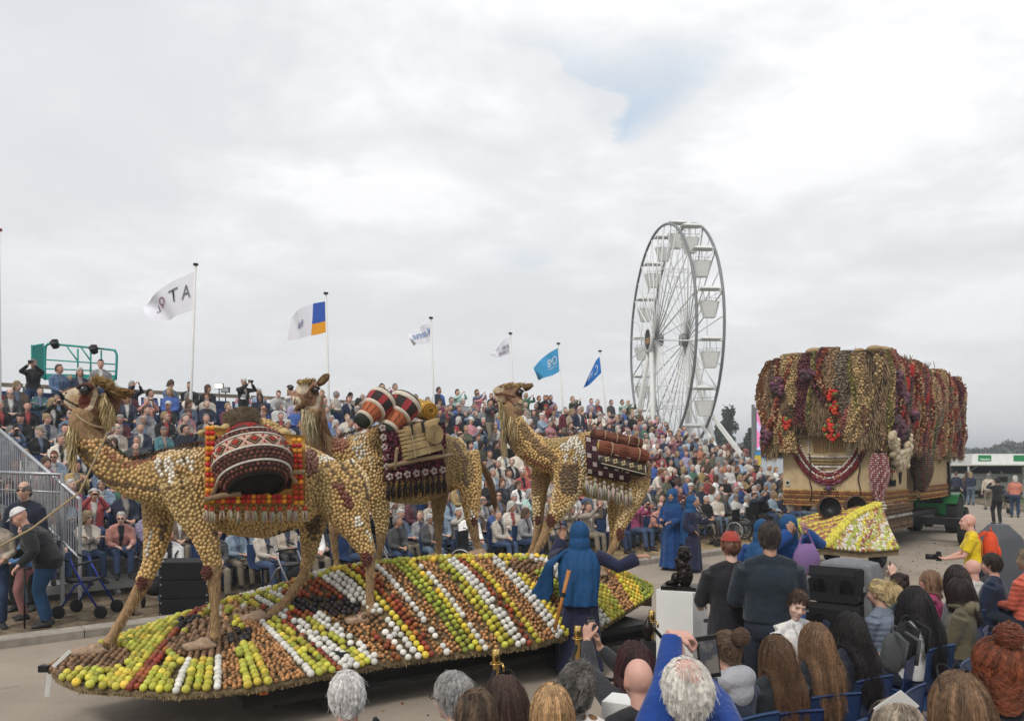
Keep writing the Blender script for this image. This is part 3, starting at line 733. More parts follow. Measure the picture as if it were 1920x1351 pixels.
# the grandstand and its crowd
M_DECK=mat('stand_deck', (0.30, 0.295, 0.28), rough=0.8, var=0.25, vscale=3, bump=.3)
M_STEEL=mat('galvanised_steel', (0.42, 0.43, 0.44), rough=0.45, metal=0.7, var=0.2, vscale=12)
M_SEAT=mat('blue_seat_plastic', (0.022, 0.045, 0.12), rough=0.42, var=0.12, vscale=6, ovar=.12)
M_WOOD=mat('weathered_board', (0.27, 0.225, 0.17), rough=0.85, var=0.3, vscale=5, bump=.5)
NROW, RISE, TREAD, W0=13, 0.28, 0.76, 2.9
S_LO, S_HI=-4.0, 27.0
def stand_pt(s, r, dz=0.0):
 p=kerb(s, W0+TREAD*r); p.z=(RISE*r if r>0 else 0.0)+dz; return p
def seat_mesh():
 mb=MB(); r=[]
 prof=[(-.21, .43), (-.19, .445), (0, .435), (.16, .44), (.2, .47), (.225, .6), (.25, .82), (.255, .84)]
 for y, z in prof:r.append([Vector((x, y-.02*(1-(x/.22)**2)*(1 if z>.5 else 0), z-(.012*(1-(x/.22)**2) if z<.5 else 0))) for x in (-.225, -.2, -.1, 0, .1, .2, .225)])
 V=[p for q in r for p in q]; n=7; F=[[i*n+k, i*n+k+1, (i+1)*n+k+1, (i+1)*n+k] for i in range(len(r)-1) for k in range(n-1)]
 V2=[p+Vector((0, .008, -.014)) for p in V]; m=len(V)
 mb.add(V+V2, F+[[a+m for a in f[::-1]] for f in F]+[[k, k+n, k+n+m, k+m] for k in range(0, (len(r)-1)*n, n)]+[[k+n-1, k+n-1+m, k+2*n-1+m, k+2*n-1] for k in range(0, (len(r)-1)*n, n)]+[[(len(r)-1)*n+k, (len(r)-1)*n+k+m, (len(r)-1)*n+k+1+m, (len(r)-1)*n+k+1] for k in range(n-1)])
 mb.box((0, .05, .405), (.36, .05, .04)); mb.cyl((0, .05, 0), (0, .05, .4), .02, 6)
 return mb.mesh('seat', True)
SEAT_ME=seat_mesh(); SEAT_ME.materials.append(M_SEAT)
def build_stand():
 st=thing('grandstand', 'long stepped grandstand with rows of blue seats behind the road kerb', 'grandstand', kerb(0, W0), RZS)
 def T(s, w, z): return Vector((s, w-W0, z))
 for r in range(1, NROW):
  z=RISE*r; y=TREAD*r-.38
  mb=MB(); mb.box(T((S_LO+S_HI)/2, W0+y+TREAD/2, z-.03), (S_HI-S_LO, TREAD-.03, .05)); mb.box(T((S_LO+S_HI)/2, W0+y+.01, z-.1), (S_HI-S_LO, .03, .12))
  mb.build('deck', M_DECK, st)
 mb=MB()
 for i in range(16):
  s=S_LO+.1+i*(S_HI-S_LO-.2)/15
  mb.beam(T(s, W0+.3, .02), T(s, W0+TREAD*12.4, RISE*12.2), .06, .1)
  for r in (3, 6, 9, 12): mb.beam(T(s, W0+TREAD*r, 0), T(s, W0+TREAD*r, RISE*r-.05), .05)
  mb.beam(T(s, W0+TREAD*3, .1), T(s, W0+TREAD*12.3, 3.2), .04)
 tag(mb.build('frame', M_STEEL, st))
 zt=RISE*12; yb=W0+TREAD*12.6
 for i in range(10):
  a=S_LO+i*3.1; mb=MB(); mb.box(T(a+1.55, yb, zt+1.02), (3.06, .035, .11)); mb.build('rail_board', M_WOOD, st)
  for q in (a, a+1.55): mb=MB(); mb.beam(T(q, yb+.04, zt-.1), T(q, yb+.04, zt+1.0), .05); mb.build('rail_post', M_STEEL, st)
 return st
STAND=build_stand()
def mk_protos():
 spec=[('lap', dict(), dict()), ('lap', dict(hyaw=.5, twist=.1, lean=.08), dict(g=1.08)), ('lap', dict(hyaw=-.5, lean=-.05), dict(g=.96, puff=.012)), ('crossed', dict(wr=(-.1, -.2, .84), wl=(.1, -.22, .82), er=(.6, -.2, -1), el=(-.6, -.2, -1), hyaw=.25), dict(g=1.05)), ('phone', dict(wr=(.06, -.34, 1.17), wl=(-.07, -.34, 1.17), er=(.8, 0, -1), el=(-.8, 0, -1), hd_r=(-.2, -.5, .8), hd_l=(.2, -.5, .8), hn_r=(-1, -.3, 0), hn_l=(1, -.3, 0)), dict()), ('lean', dict(lean=.38, hyaw=-.3, wr=(.12, -.4, .62), wl=(-.12, -.4, .62), hpitch=.1), dict(g=1.1)), ('clap', dict(wr=(.03, -.3, .92), wl=(-.03, -.32, .9), hd_r=(-.3, -.6, .6), hd_l=(.3, -.6, .6), hn_r=(-1, 0, 0), hn_l=(1, 0, 0), hyaw=.45), dict(g=.98, puff=.01)), ('down', dict(hpitch=.5, wr=(.08, -.28, .7), wl=(-.06, -.28, .7), hyaw=-.2), dict(g=1.0)), ('lap', dict(hyaw=.8, twist=.25, hpitch=-.1), dict(g=.97)), ('lap', dict(hyaw=-.75, twist=-.15, hpitch=-.12, wr=(.12, -.3, .63), wl=(-.16, -.26, .66)), dict(g=1.03)), ('stand', dict(kind='stand'), dict()), ('stand', dict(kind='stand', hyaw=.5, wr=(.12, -.2, 1.02), wl=(-.1, -.22, 1.0)), dict(g=1.05)), ('standphone', dict(kind='stand', wr=(.06, -.3, 1.52), wl=(-.07, -.3, 1.52), er=(.9, 0, -.8), el=(-.9, 0, -.8), hd_r=(-.3, -.5, .7), hd_l=(.3, -.5, .7), hn_r=(-1, -.3, 0), hn_l=(1, -.3, 0)), dict()), ]
 out=[]
 for i, (nm, pk, hk) in enumerate(spec):
  J=posed(**pk); H=human(J, 0.0185, **hk); H['J']=J; H['nm']=nm
  H['hair']={st:hair_mesh(J, st, i*7+3) for st in ('short', 'bob', 'long', 'bun', 'fringe', 'cap')}
  if 'phone' in nm:
   mb=MB(); gadget(mb, J, 'phone' if nm=='phone' else 'camera'); H['gadget']=mb.mesh('phone')
  g=MB(); c, R=J['hc'], J['hR']
  for k in (-1, 1):g.ell(c+R@Vector((k*.033, -.098, .014)), (.025, .006, .019), 10, 6, R); g.tube([c+R@Vector((k*.055, -.09, .018)), c+R@Vector((k*.08, 0, .012))], .003, 5)
  g.tube([c+R@Vector((-.014, -.101, .016)), c+R@Vector((.014, -.101, .016))], .003, 5)
  H['specs']=g.mesh('sunglasses')
  L=human(J, 0.034, dec=.32, hands=True, **hk); arr=[]
  for k in ('body', 'top', 'trousers'):
   V, Tt, _=mesh_arrays(L[k]); arr.append((V, Tt, k));
  H['low']=arr
  H['lowhair']={}
  for st in ('short', 'bob', 'long', 'fringe', 'cap'):
   hm=hair_mesh(J, st, i, n=12, m=4); V, Tt, _=mesh_arrays(hm); H['lowhair'][st]=(V, Tt)
  out.append(H)
 return out
PROTO=mk_protos()
SIT=[i for i, h in enumerate(PROTO) if h['J']['P']['kind']=='sit']; STD=[i for i, h in enumerate(PROTO) if h['J']['P']['kind']!='sit']
STYLEW={'short':'short', 'bob':'chin-length', 'long':'long', 'bun':'pinned-up', 'fringe':'thinning', 'cap':''}
POSEW={'lap':'hands in lap', 'crossed':'arms crossed', 'phone':'holding up a phone', 'lean':'leaning forward', 'clap':'clapping', 'down':'looking down', 'stand':'standing', 'standphone':'standing with raised camera'}
def place_person(pi, style, hairc, coatc, legc, loc, rz, label, group=None, puff=None, patt=False, specs=False, sc=1.0, skin=None):
 H=PROTO[pi]
 o=obj('person', H['body'], None, None, loc, rz)
 if not H['body'].materials:H['body'].materials.append(M_SKIN)
 o.color=(*(skin or RNG.choice(SKIN)), 1); o.scale=(sc, sc, sc)
 tag(o, label, 'person', group)
 for key, m, c in (('top', M_PUFF if puff else (M_PATT if patt else M_CLOTH), coatc), ('trousers', M_DENIM, legc), ('shoes', M_SHOE, (.03, .03, .03))):
  me=H[key]
  if not me.materials:me.materials.append(None)
  q=obj({'top':'jacket'}.get(key, key), me, None, o); q.material_slots[0].link='OBJECT'; q.material_slots[0].material=m; q.color=(*c, 1)
 me=H['hair'][style]
 if not me.materials:me.materials.append(None)
 q=obj('cap' if style=='cap' else 'hair', me, None, o); q.material_slots[0].link='OBJECT'; q.material_slots[0].material=M_CLOTH if style=='cap' else M_HAIR; q.color=(*hairc, 1)
 if specs:
  me=H['specs']
  if not me.materials:me.materials.append(M_GLASS)
  obj('sunglasses', me, None, o)
 return o
def gadget_at(pi, loc, rz, label, sc=1.0):
 me=PROTO[pi]['gadget']
 if not me.materials:me.materials.append(M_BLACK)
 o=obj('phone' if PROTO[pi]['nm']=='phone' else 'camera', me, None, None, loc, rz); o.scale=(sc, sc, sc); tag(o, label, 'phone' if PROTO[pi]['nm']=='phone' else 'camera')
 return o
LAND=[(30, 'near the far left stair'), (100, 'above the sloping stair railing'), (165, "behind the first camel's face"), (235, "right of the first camel's beard"), (300, "over the first camel's shoulder"), (365, 'left of the orange-trimmed saddle'), (430, 'behind the saddle edge'), (500, 'behind the big patterned drum'), (555, "left of the second camel's face"), (620, "right of the second camel's neck"), (700, 'around the two striped drums'), (770, 'near the yellow rolled mat'), (835, "over the second camel's rump"), (900, "left of the third camel's neck"), (965, "right under the third camel's chin"), (1030, "over the third camel's back"), (1100, 'left of the carpet rolls'), (1160, 'behind the carpet rolls'), (1225, 'right of the carpet rolls'), (1290, 'under the ferris wheel'), (1350, "by the wheel's slanting leg"), (1410, 'near the video screen'), (1470, 'beside the draped float')]
ORD=['front row on the ground', 'second row', 'third row', 'fourth row', 'fifth row', 'sixth row', 'seventh row', 'eighth row', 'ninth row', 'tenth row', 'eleventh row', 'twelfth row', 'top row']
HNAME={'white':'white-haired', 'silver':'silver-haired', 'grey':'grey-haired', 'blond':'blond', 'brown':'brown-haired', 'dark':'dark-haired', 'auburn':'auburn-haired'}
OVER=[(30, 722, 'brown', 'blond', 'bob', 'lap', 0, 0), (28, 742, 'dark grey', 'grey', 'fringe', 'down', 0, 0), (58, 750, 'black', 'dark', 'short', 'lap', 0, 0), (43, 768, 'black', 'dark', 'short', 'down', 0, 0), (92, 742, 'navy', 'grey', 'short', 'lap', 0, 0), (108, 770, 'black', 'blond', 'long', 'phone', 0, 0), (52, 788, 'black', 'white', 'cap', 'lap', 0, 1), (12, 795, 'denim blue', 'grey', 'bob', 'phone', 0, 0), (100, 830, 'cream', 'grey', 'short', 'lap', 1, 0), (82, 858, 'magenta', 'brown', 'bob', 'clap', 0, 0), (143, 905, 'magenta', 'white', 'short', 'lap', 0, 0), (222, 950, 'coral', 'white', 'short', 'lean', 0, 1), (262, 985, 'lilac', 'blond', 'bob', 'lap', 1, 0), (200, 915, 'light blue', 'silver', 'bob', 'lean', 1, 0), (245, 925, 'navy', 'grey', 'short', 'lap', 0, 0), (285, 735, 'royal blue', 'dark', 'short', 'lap', 0, 1), (318, 738, 'royal blue', 'blond', 'bob', 'lap', 0, 0), (352, 727, 'black', 'dark', 'short', 'lap', 0, 0), (376, 737, 'cream', 'auburn', 'bob', 'lap', 0, 0), (402, 734, 'black', 'brown', 'bob', 'lap', 0, 0), (282, 756, 'coral', 'white', 'short', 'phone', 0, 0), (325, 755, 'dark grey', 'grey', 'cap', 'lap', 0, 0), (385, 752, 'navy', 'grey', 'short', 'lap', 0, 0), (358, 768, 'pink', 'brown', 'bob', 'lap', 0, 0), (317, 778, 'black', 'blond', 'short', 'lap', 0, 1), (350, 778, 'beige', 'grey', 'short', 'crossed', 0, 0), (357, 800, 'navy', 'dark', 'short', 'lap', 0, 1), (221, 788, 'burgundy', 'silver', 'short', 'down', 0, 0), (243, 802, 'navy', 'grey', 'short', 'lap', 0, 0), (232, 818, 'green', 'brown', 'long', 'lap', 0, 0), (272, 822, 'dark grey', 'grey', 'short', 'lap', 0, 0), (300, 840, 'dark grey', 'silver', 'short', 'down', 0, 0), (262, 842, 'black', 'grey', 'fringe', 'down', 0, 0), (400, 785, 'dark grey', 'grey', 'short', 'lap', 0, 0), (630, 775, 'royal blue', 'white', 'short', 'down', 0, 0), (600, 750, 'green', 'brown', 'short', 'clap', 0, 0), (540, 770, 'olive', 'grey', 'short', 'crossed', 0, 0), (515, 790, 'burgundy', 'blond', 'bob', 'lap', 0, 0), (348, 1010, 'white', 'white', 'short', 'lap', 0, 0), (452, 1000, 'light blue', 'white', 'bob', 'down', 0, 0), (735, 965, 'dark grey', 'grey', 'short', 'lap', 0, 0), (755, 955, 'denim blue', 'white', 'short', 'down', 0, 0), (790, 960, 'grey', 'blond', 'short', 'lap', 0, 0), (845, 1000, 'light blue', 'blond', 'bob', 'down', 1, 0), (728, 1000, 'black', 'grey', 'fringe', 'phone', 0, 0), (935, 955, 'cream', 'grey', 'short', 'lap', 1, 0), (960, 960, 'cream', 'white', 'bob', 'lap', 1, 0), (1000, 930, 'mint', 'silver', 'bob', 'clap', 0, 0), (865, 965, 'cream', 'white', 'short', 'phone', 0, 0), (1445, 915, 'mustard', 'blond', 'bob', 'lap', 0, 0)]
def mute(c, k, a=.3):
 g=.3*c[0]+.5*c[1]+.2*c[2]; return tuple((v*(1-a)+g*a)*k for v in c)
def crowd():
 seats=[]
 for r in range(NROW):
  n=int((S_HI-S_LO)/0.53)
  for i in range(n):
   s=S_LO+.3+i*.53+(.26 if r%2 else 0)
   if r==0 and (s<3.4):continue
   if r==1 and s<1.2:continue
   if r<5 and s<.2:continue
   if 7.55<s%10.4<8.3 and r>0 and s>12:continue
   p=stand_pt(s, r); x, y=PX(p+Vector((0, 0, 1.2)))
   if x<-60:continue
   seats.append(dict(s=s, r=r, p=p, x=x, y=y, d=p.length))
 for i in range(17):
  s=2.7+i*.93+RNG.uniform(-.15, .15); p=kerb(s, 2.1+RNG.uniform(-.15, .1)); x, y=PX(p+Vector((0, 0, 1.2))); seats.append(dict(s=s, r=0, p=p, x=x, y=y, d=p.length, front=1))
 for q in seats:
  base=.66 if (q['r']>4 and q['s']<9) else (.92 if q['s']<13 and q['r']>3 else .98)
  q['occ']=RNG.random()<base
  q['coat']=RNG.choices(list(COATC), [10, 9, 8, 5, 9, 12, 10, 9, 4, 3, 4.5, 1.2, 4, 1.5, 1.2, 2.5, 1.2, 1, 1.5, 6, 7, 4, 2])[0]
  q['hair']=RNG.choices(['white', 'silver', 'grey', 'blond', 'brown', 'dark', 'auburn'], [19, 16, 21, 13, 17, 10, 4])[0]
  q['style']=RNG.choices(['short', 'bob', 'long', 'bun', 'fringe', 'cap'], [44, 30, 4, 4, 12, 6])[0]
  q['pose']=RNG.choices(['lap', 'crossed', 'phone', 'lean', 'clap', 'down'], [52, 12, 9, 8, 9, 10])[0]
  q['puff']=RNG.random()<.3; q['specs']=RNG.random()<.1; q['patt']=RNG.random()<.09
  if q['style'] in ('fringe', ) and q['hair'] in ('blond', 'auburn', 'dark'): q['hair']='grey'
 used=set()
 for (x, y, coat, hair, style, pose, puff, sp) in OVER:
  best=min((q for q in seats if id(q) not in used), key=lambda q:(q['x']-x)**2+(q['y']-y)**2*1.2)
  used.add(id(best)); best.update(occ=True, coat=coat, hair=hair, style=style, pose=pose, puff=bool(puff), specs=bool(sp), patt=False)
 seats.sort(key=lambda q: q['d'])
 fs=[q for q in seats]
 for q in fs[:285]:
  l=Vector(((q['s']), TREAD*q['r']-(.8 if 'front' in q else 0), q['p'].z)); o=obj('seat', SEAT_ME, None, STAND, l)
 V0, T0, _=mesh_arrays(SEAT_ME); VV=[]; TT=[]
 for i, q in enumerate(fs[285:]):VV.append(V0+np.array([[q['s'], TREAD*q['r'], q['p'].z]], dtype=np.float32)); TT.append(T0+i*len(V0))
 o=obj('far_seats', make_mesh('far_seats', np.vstack(VV), np.vstack(TT)), M_SEAT, STAND); o['kind']='stuff'
 ppl=[q for q in seats if q['occ']]
 near=ppl[:258]; far=ppl[258:]
 labs={}
 for q in near:
  land=min(LAND, key=lambda L:abs(L[0]-q['x']))[1]
  capt=' in a cap' if q['style']=='cap' else ''
  hair=HNAME[q['hair']] if q['style']!='fringe' else 'balding'
  base=f"{hair} person in {'quilted ' if q['puff'] else ''}{q['coat']} {'top' if q['patt'] else 'jacket'}{capt}, {ORD[q['r']].replace(' on the ground','')}, {land}"
  q['lab']=base; labs.setdefault(base, []).append(q)
 for b, L in labs.items():
  if len(L)>1:
   for q in L: q['lab']=b.replace(', ', f" {POSEW[q['pose']]}, ", 1)
 labs={}
 for q in near:labs.setdefault(q['lab'], []).append(q)
 for b, L in labs.items():
  if len(L)>1:
   L.sort(key=lambda q: q['x'])
   for i, q in enumerate(L): q['lab']=['leftmost ', 'next ', 'third ', 'fourth '][min(i, 3)]+b
 for q in near:
  pi=RNG.choice([i for i in SIT if PROTO[i]['nm']==q['pose']])
  if 'front' in q: q['lab']=q['lab'].replace('front row', 'loose chair before the front row')
  q['lab']=' '.join(q['lab'].replace(' of the ', ' of ').split()[:16])
  rz=RZS+RNG.uniform(-.3, .3); loc=q['p']+Vector((RNG.uniform(-.03, .03), 0, RNG.uniform(-.04, .02)))
  coat=mute(COATC[q['coat']], RNG.uniform(.8, 1.4))
  hc=HAIRC[q['hair']] if q['style']!='cap' else RNG.choice([(.6, .6, .58), (.03, .04, .08), (.25, .2, .15), (.3, .03, .03)])
  sc=RNG.uniform(.93, 1.05)
  place_person(pi, q['style'], hc, coat, RNG.choice(LEGC), loc, rz, q['lab'], 'spectators seated in the grandstand', q['puff'], q['patt'], q['specs'], sc)
  if q['pose']=='phone':gadget_at(pi, loc, rz, 'phone held up by '+' '.join(q['lab'].split()[:11]), sc)
 VV=[]; TT=[]; CC=[]; n=0
 extra=[]
 for i in range(26):
  s=RNG.uniform(13, 26.5); p=stand_pt(s, NROW-1, 0); p+=BACK*RNG.uniform(.3, .6); extra.append((p, RNG.choice(STD)))
 for i in range(60):
  p=kerb(RNG.uniform(27.5, 33), RNG.uniform(3, 12)); extra.append((p, RNG.choice(STD)))
 lst=[(q['p'], RNG.choice([i for i in SIT if PROTO[i]['nm']==q['pose']]), q) for q in far]+[(p, i, None) for p, i in extra]
 for p, pi, q in lst:
  H=PROTO[pi]; a=RZS+RNG.uniform(-.45, .45); R=np.array([[cos(a), -sin(a), 0], [sin(a), cos(a), 0], [0, 0, 1]], dtype=np.float32).T
  coat=q['coat'] if q else RNG.choice(list(COATC)); hair=q['hair'] if q else RNG.choice(list(HAIRC)); style=(q['style'] if q else 'short'); style='short' if style=='bun' else style
  sk=RNG.choice(SKIN); sc=RNG.uniform(.93, 1.05); off=np.array([[p.x, p.y, p.z]], dtype=np.float32)
  cj=mute(COATC[coat], RNG.uniform(.8, 1.45)); lc=RNG.choice(LEGC)
  hcol=HAIRC[hair] if style!='cap' else RNG.choice([(.6, .6, .58), (.03, .04, .08), (.3, .03, .03)])
  for (V, Tt, k) in H['low']+[(*H['lowhair'][style], 'hair')]:
   VV.append((V*sc)@R+off); TT.append(Tt+n); n+=len(V)
   CC.append(np.tile([{'body':sk, 'top':cj, 'trousers':lc, 'hair':hcol}[k]], (len(V), 1)))
 me=make_mesh('crowd', np.vstack(VV), np.vstack(TT), True, np.vstack(CC))
 o=obj('crowd', me, mat('crowd_cloth', src='vcol', rough=.8, var=.15, vscale=9, bump=.5, bscale=12)); o['kind']='stuff'; o['label']='distant seated spectators filling the far end of the grandstand'
 return seats
SEATS=crowd()
# the fruit-covered float under the camels
M_FRUIT=mat('fruit', src='obj', rough=0.38, var=0.14, vscale=18, ovar=.16, bump=.15, bscale=40)
M_FRUITV=mat('fruit_mass', src='vcol', rough=0.42, var=0.14, vscale=16, bump=.2, bscale=60)
M_BLACKPAINT=mat('black_chassis', (0.012, 0.012, 0.012), rough=0.5, var=.3, vscale=4)
M_TYRE=mat('tyre_rubber', (0.016, 0.016, 0.016), rough=0.85, bump=.5, bscale=50)
M_PLY=mat('thatch_board', (0.13, 0.095, 0.05), rough=0.95, var=.4, vscale=12, bump=.8, bscale=40)
NEARX=[90, 110, 150, 330, 480, 600, 720, 850, 1000, 1130, 1222]
NEARY=[1248, 1268, 1285, 1297, 1285, 1262, 1240, 1222, 1205, 1170, 1112]
TOPX=[150, 300, 400, 500, 560, 650, 750, 850, 1000, 1100, 1180, 1222]
TOPY=[1222, 1168, 1135, 1110, 1090, 1065, 1052, 1045, 1043, 1055, 1078, 1100]
MAPB=[90, 255, 330, 405, 500, 586, 694, 779, 850, 1000, 1130, 1222]
MAPT=[150, 385, 400, 412, 424, 440, 490, 625, 715, 860, 1010, 1222]
def zn(b): return interp(b, [90, 200, 700, 1100, 1222], [.50, .45, .46, .50, .58])
def zt(t):
 Y=interp(t, [150, 300, 400, 500, 650, 750, 850, 1000, 1100, 1180, 1222], [7.7, 8.4, 8.75, 8.9, 8.75, 9.0, 9.3, 9.8, 10.4, 10.9, 11.3]); return EYE-(interp(t, TOPX, TOPY)-HY)*Y/FPX
def leaf_pt(b, v):
 """b: which stripe (named by its foot on the near edge); v: 0 near edge, 1 crest, beyond 1 down the far side"""
 n=W(b, interp(b, NEARX, NEARY), zn(b)); t=interp(b, MAPB, MAPT); c=W(t, interp(t, TOPX, TOPY), zt(t))
 if v<=1:
  p=lerp(n, c, v); p.z=n.z+(c.z-n.z)*(.55*v+.45*sin(v*pi/2)); return p
 d=Vector((c.x-n.x, c.y-n.y, 0)).normalized(); p=c+d*(v-1)*2.0; p.z=c.z-(v-1)**2*.9-(v-1)*.25; return p
def leaf_n(b, v):
 a=leaf_pt(b+6, v)-leaf_pt(b-6, v); c=leaf_pt(b, min(v+.02, 2))-leaf_pt(b, max(v-.02, 0))
 n=a.cross(c); n.normalize(); return n if n.z>0 else -n
FRUITC={'apple':(.46, .44, .06), 'lime':(.36, .40, .06), 'yellow':(.60, .50, .06), 'white':(.66, .64, .58), 'red':(.26, .055, .025), 'orange':(.40, .13, .035), 'onion':(.42, .21, .085), 'potato':(.20, .115, .06), 'plum':(.035, .027, .03)}
FR={'apple':.0375, 'lime':.033, 'yellow':.036, 'white':.0355, 'red':.0335, 'orange':.036, 'onion':.0215, 'potato':.028, 'plum':.033}
STRIPES=[(92, 112, 'potato'), (112, 238, 'apple'), (238, 262, 'red'), (262, 322, 'apple'), (322, 340, 'white'), (340, 398, 'apple'), (398, 418, 'white'), (418, 456, 'onion'), (456, 512, 'apple'), (512, 572, 'onion'), (574, 592, 'white'), (592, 628, 'apple'), (628, 642, 'red'), (642, 674, 'white'), (674, 698, 'apple'), (698, 718, 'white'), (718, 742, 'onion'), (742, 760, 'red'), (760, 788, 'white'), (788, 804, 'yellow'), (804, 822, 'red'), (822, 832, 'onion'), (832, 843, 'white'), (843, 866, 'onion'), (866, 892, 'lime'), (892, 904, 'yellow'), (904, 914, 'white'), (914, 940, 'onion'), (940, 966, 'apple'), (966, 988, 'white'), (988, 1004, 'red'), (1004, 1014, 'yellow'), (1014, 1040, 'onion'), (1040, 1058, 'white'), (1058, 1072, 'yellow'), (1072, 1090, 'onion'), (1090, 1112, 'lime'), (1112, 1140, 'white'), (1140, 1166, 'apple'), (1166, 1186, 'onion'), (1186, 1204, 'yellow'), (1204, 1222, 'lime')]
def float1():
 root=thing('harvest_float', 'long low float covered in stripes of apples, onions and white turnips, carrying three camels', 'float', (0, 0, 0))
 B=[90+i*(1222-90)/70 for i in range(71)]; VS=[i/10 for i in range(11)]+[1.1, 1.3, 1.6]
 V=[leaf_pt(b, v)-Vector((0, 0, .02)) for b in B for v in VS]; n=len(VS); F=[[i*n+k, (i+1)*n+k, (i+1)*n+k+1, i*n+k+1] for i in range(70) for k in range(n-1)]
 lo=[Vector((p.x, p.y, max(.36, p.z-.045))) for p in V]; m=len(V)
 F2=[[a+m for a in f[::-1]] for f in F]; rim=[[i*n, i*n+m, (i+1)*n+m, (i+1)*n] for i in range(70)]+[[i*n+n-1, (i+1)*n+n-1, (i+1)*n+n-1+m, i*n+n-1+m] for i in range(70)]
 mb=MB(); mb.add(V+lo, F+F2+rim); mb.build('deck', M_PLY, root, True)
 ax=Vector((0.83, 0.56, 0)).normalized(); ay=Vector((-ax.y, ax.x, 0)); c0=Vector((-.6, 9.0, 0))
 mb=MB(); R=Matrix((ax, ay, Vector((0, 0, 1)))).transposed()
 mb.box(c0+Vector((0, 0, .33)), (5.0, 1.0, .16), M=R)
 for k in (-1, 1): mb.box(c0+ay*k*.45+Vector((0, 0, .27)), (5.0, .1, .14), M=R)
 mb.build('chassis', M_BLACKPAINT, root)
 for (a, b) in ((-1.55, -.35), (-1.55, .6), (1.2, -.35), (1.2, .6)):
  c=c0+ax*a+ay*b
  w=obj('wheel', None); bpy.data.objects.remove(w)
  mb=MB(); Rw=Matrix((ax, Vector((0, 0, 1)), -ay)).transposed()@Matrix.Identity(3)
  mb.lathe((c.x, c.y, .29), [(.17, -.1), (.25, -.105), (.285, -.08), (.29, 0), (.285, .08), (.25, .105), (.17, .1)], 24, Rw); w=mb.build('tyre', M_TYRE, root, True)
  mb=MB(); mb.lathe((c.x, c.y, .29), [(.04, -.07), (.17, -.06), (.17, .06), (.04, .07)], 16, Rw); mb.build('rim', M_BLACKPAINT, root, True)
 items=[]
 def override(b, v, p):
  x, y=PX(p)
  def E(cx, cy, rx, ry): return ((x-cx)/rx)**2+((y-cy)/ry)**2<1
  if E(165, 1232, 80, 26): return 'potato'
  if E(372, 1212, 62, 27) or E(392, 1180, 42, 22): return 'potato'
  if E(365, 1172, 34, 16): return 'plum'
  if E(480, 1152, 44, 13): return 'potato'
  if E(440, 1192, 32, 14): return 'plum'
  if E(680, 1168, 46, 20): return 'onion' if y>1168 else 'potato'
  if E(648, 1140, 34, 16): return 'plum'
  if E(590, 1132, 52, 15): return 'plum'
  if E(560, 1155, 30, 8): return 'red'
  if E(585, 1113, 55, 9): return 'red'
  if E(985, 1062, 38, 12): return 'potato'
  if E(1125, 1088, 22, 8): return 'potato'
  return None
 for a, b, kind in STRIPES:
  mid=(a+b)/2; d=2*FR[kind]*.94; wid=max((leaf_pt(b, .3)-leaf_pt(a, .3)).length, (leaf_pt(b, .08)-leaf_pt(a, .08)).length)
  nc=max(1, round(wid/d))
  for c in range(nc):
   u=a+(b-a)*(c+.5)/nc; L=0; prev=leaf_pt(u, 0); v=0; acc=d*(.5 if c%2 else 0.02)
   while v<1.16:
    v2=v+.004; p=leaf_pt(u, v2); acc-=(p-prev).length; prev=p; v=v2
    if acc<=0:
     o=override(u, v, p); kk=o or kind
     if v>.965 and v<1.03 and 330<u<1222:kk='yellow' if (u<560 or u>900) else 'apple'
     step=2*FR[kk]*.99
     if o or kk!=kind:
      nsub=max(1, int(d/step+.6))
      for q in range(nsub):items.append((u+(b-a)/nc*((q+.5)/nsub-.5)+RNG.uniform(-.8, .8), v, kk))
     else:items.append((u+RNG.uniform(-.3, .3)*(b-a)/nc*(1 if FR[kk]<.03 else .3), v+RNG.uniform(-.004, .004), kk))
     acc=step*(RNG.uniform(.75, 1.3) if step<.06 else RNG.uniform(.97, 1.03))
 grid={}; keep=[]
 items.sort(key=lambda t:t[1])
 for u, v, kk in items:
  if not 91<u<1221.5:continue
  p=leaf_pt(u, v); r=FR[kk]; g=(int(p.x/.1), int(p.y/.1)); ok=True
  for i in (-1, 0, 1):
   for j in (-1, 0, 1):
    for (q, rq) in grid.get((g[0]+i, g[1]+j), ()):
     if (q-p).length<(r+rq)*.82:ok=False; break
  if ok:grid.setdefault(g, []).append((p, r)); keep.append((u, v, kk, p))
 keep.sort(key=lambda t:(t[3].length-(3.0 if FR[t[2]]>.03 else 0)))
 me={}
 for kk in FRUITC:
  if kk in ('apple', 'lime', 'yellow'):
   mb=MB(); prof=[(0.0, -.86), (.45, -.9), (.86, -.5), (1.0, .05), (.86, .55), (.5, .84), (.22, .86), (.05, .70)]
   mb.lathe((0, 0, 0), prof, 12); mb.cyl((0, 0, .7), (.05, 0, 1.02), .05, 4)
  else:
   mb=MB(); mb.ell((0, 0, 0), (1, 1, .95 if kk!='onion' else 1.05), 10, 7)
  x=mb.mesh(kk, True); x.materials.append(M_FRUIT); me[kk]=x
 names={'apple':'apple', 'lime':'apple', 'yellow':'apple', 'white':'turnip', 'red':'beetroot', 'orange':'beetroot', 'onion':'onion', 'potato':'potato', 'plum':'dark_beet'}
 big=keep[:296]; rest=keep[296:]
 def tint(kk):
  c=np.array(FRUITC[kk])
  if kk in ('apple', 'yellow') and RNG.random()<.25:c=c*np.array((1.25, 1.05, 1.0))
  if kk=='red' and RNG.random()<.3:c=np.array(FRUITC['orange'])*.8
  if kk=='white': return c*RNG.uniform(.86, 1.14)
  return c*RNG.uniform(.62, 1.3)*np.array((RNG.uniform(.88, 1.14), 1, RNG.uniform(.8, 1.2))) if kk not in ('onion', 'potato') else c*RNG.uniform(.55, 1.5)
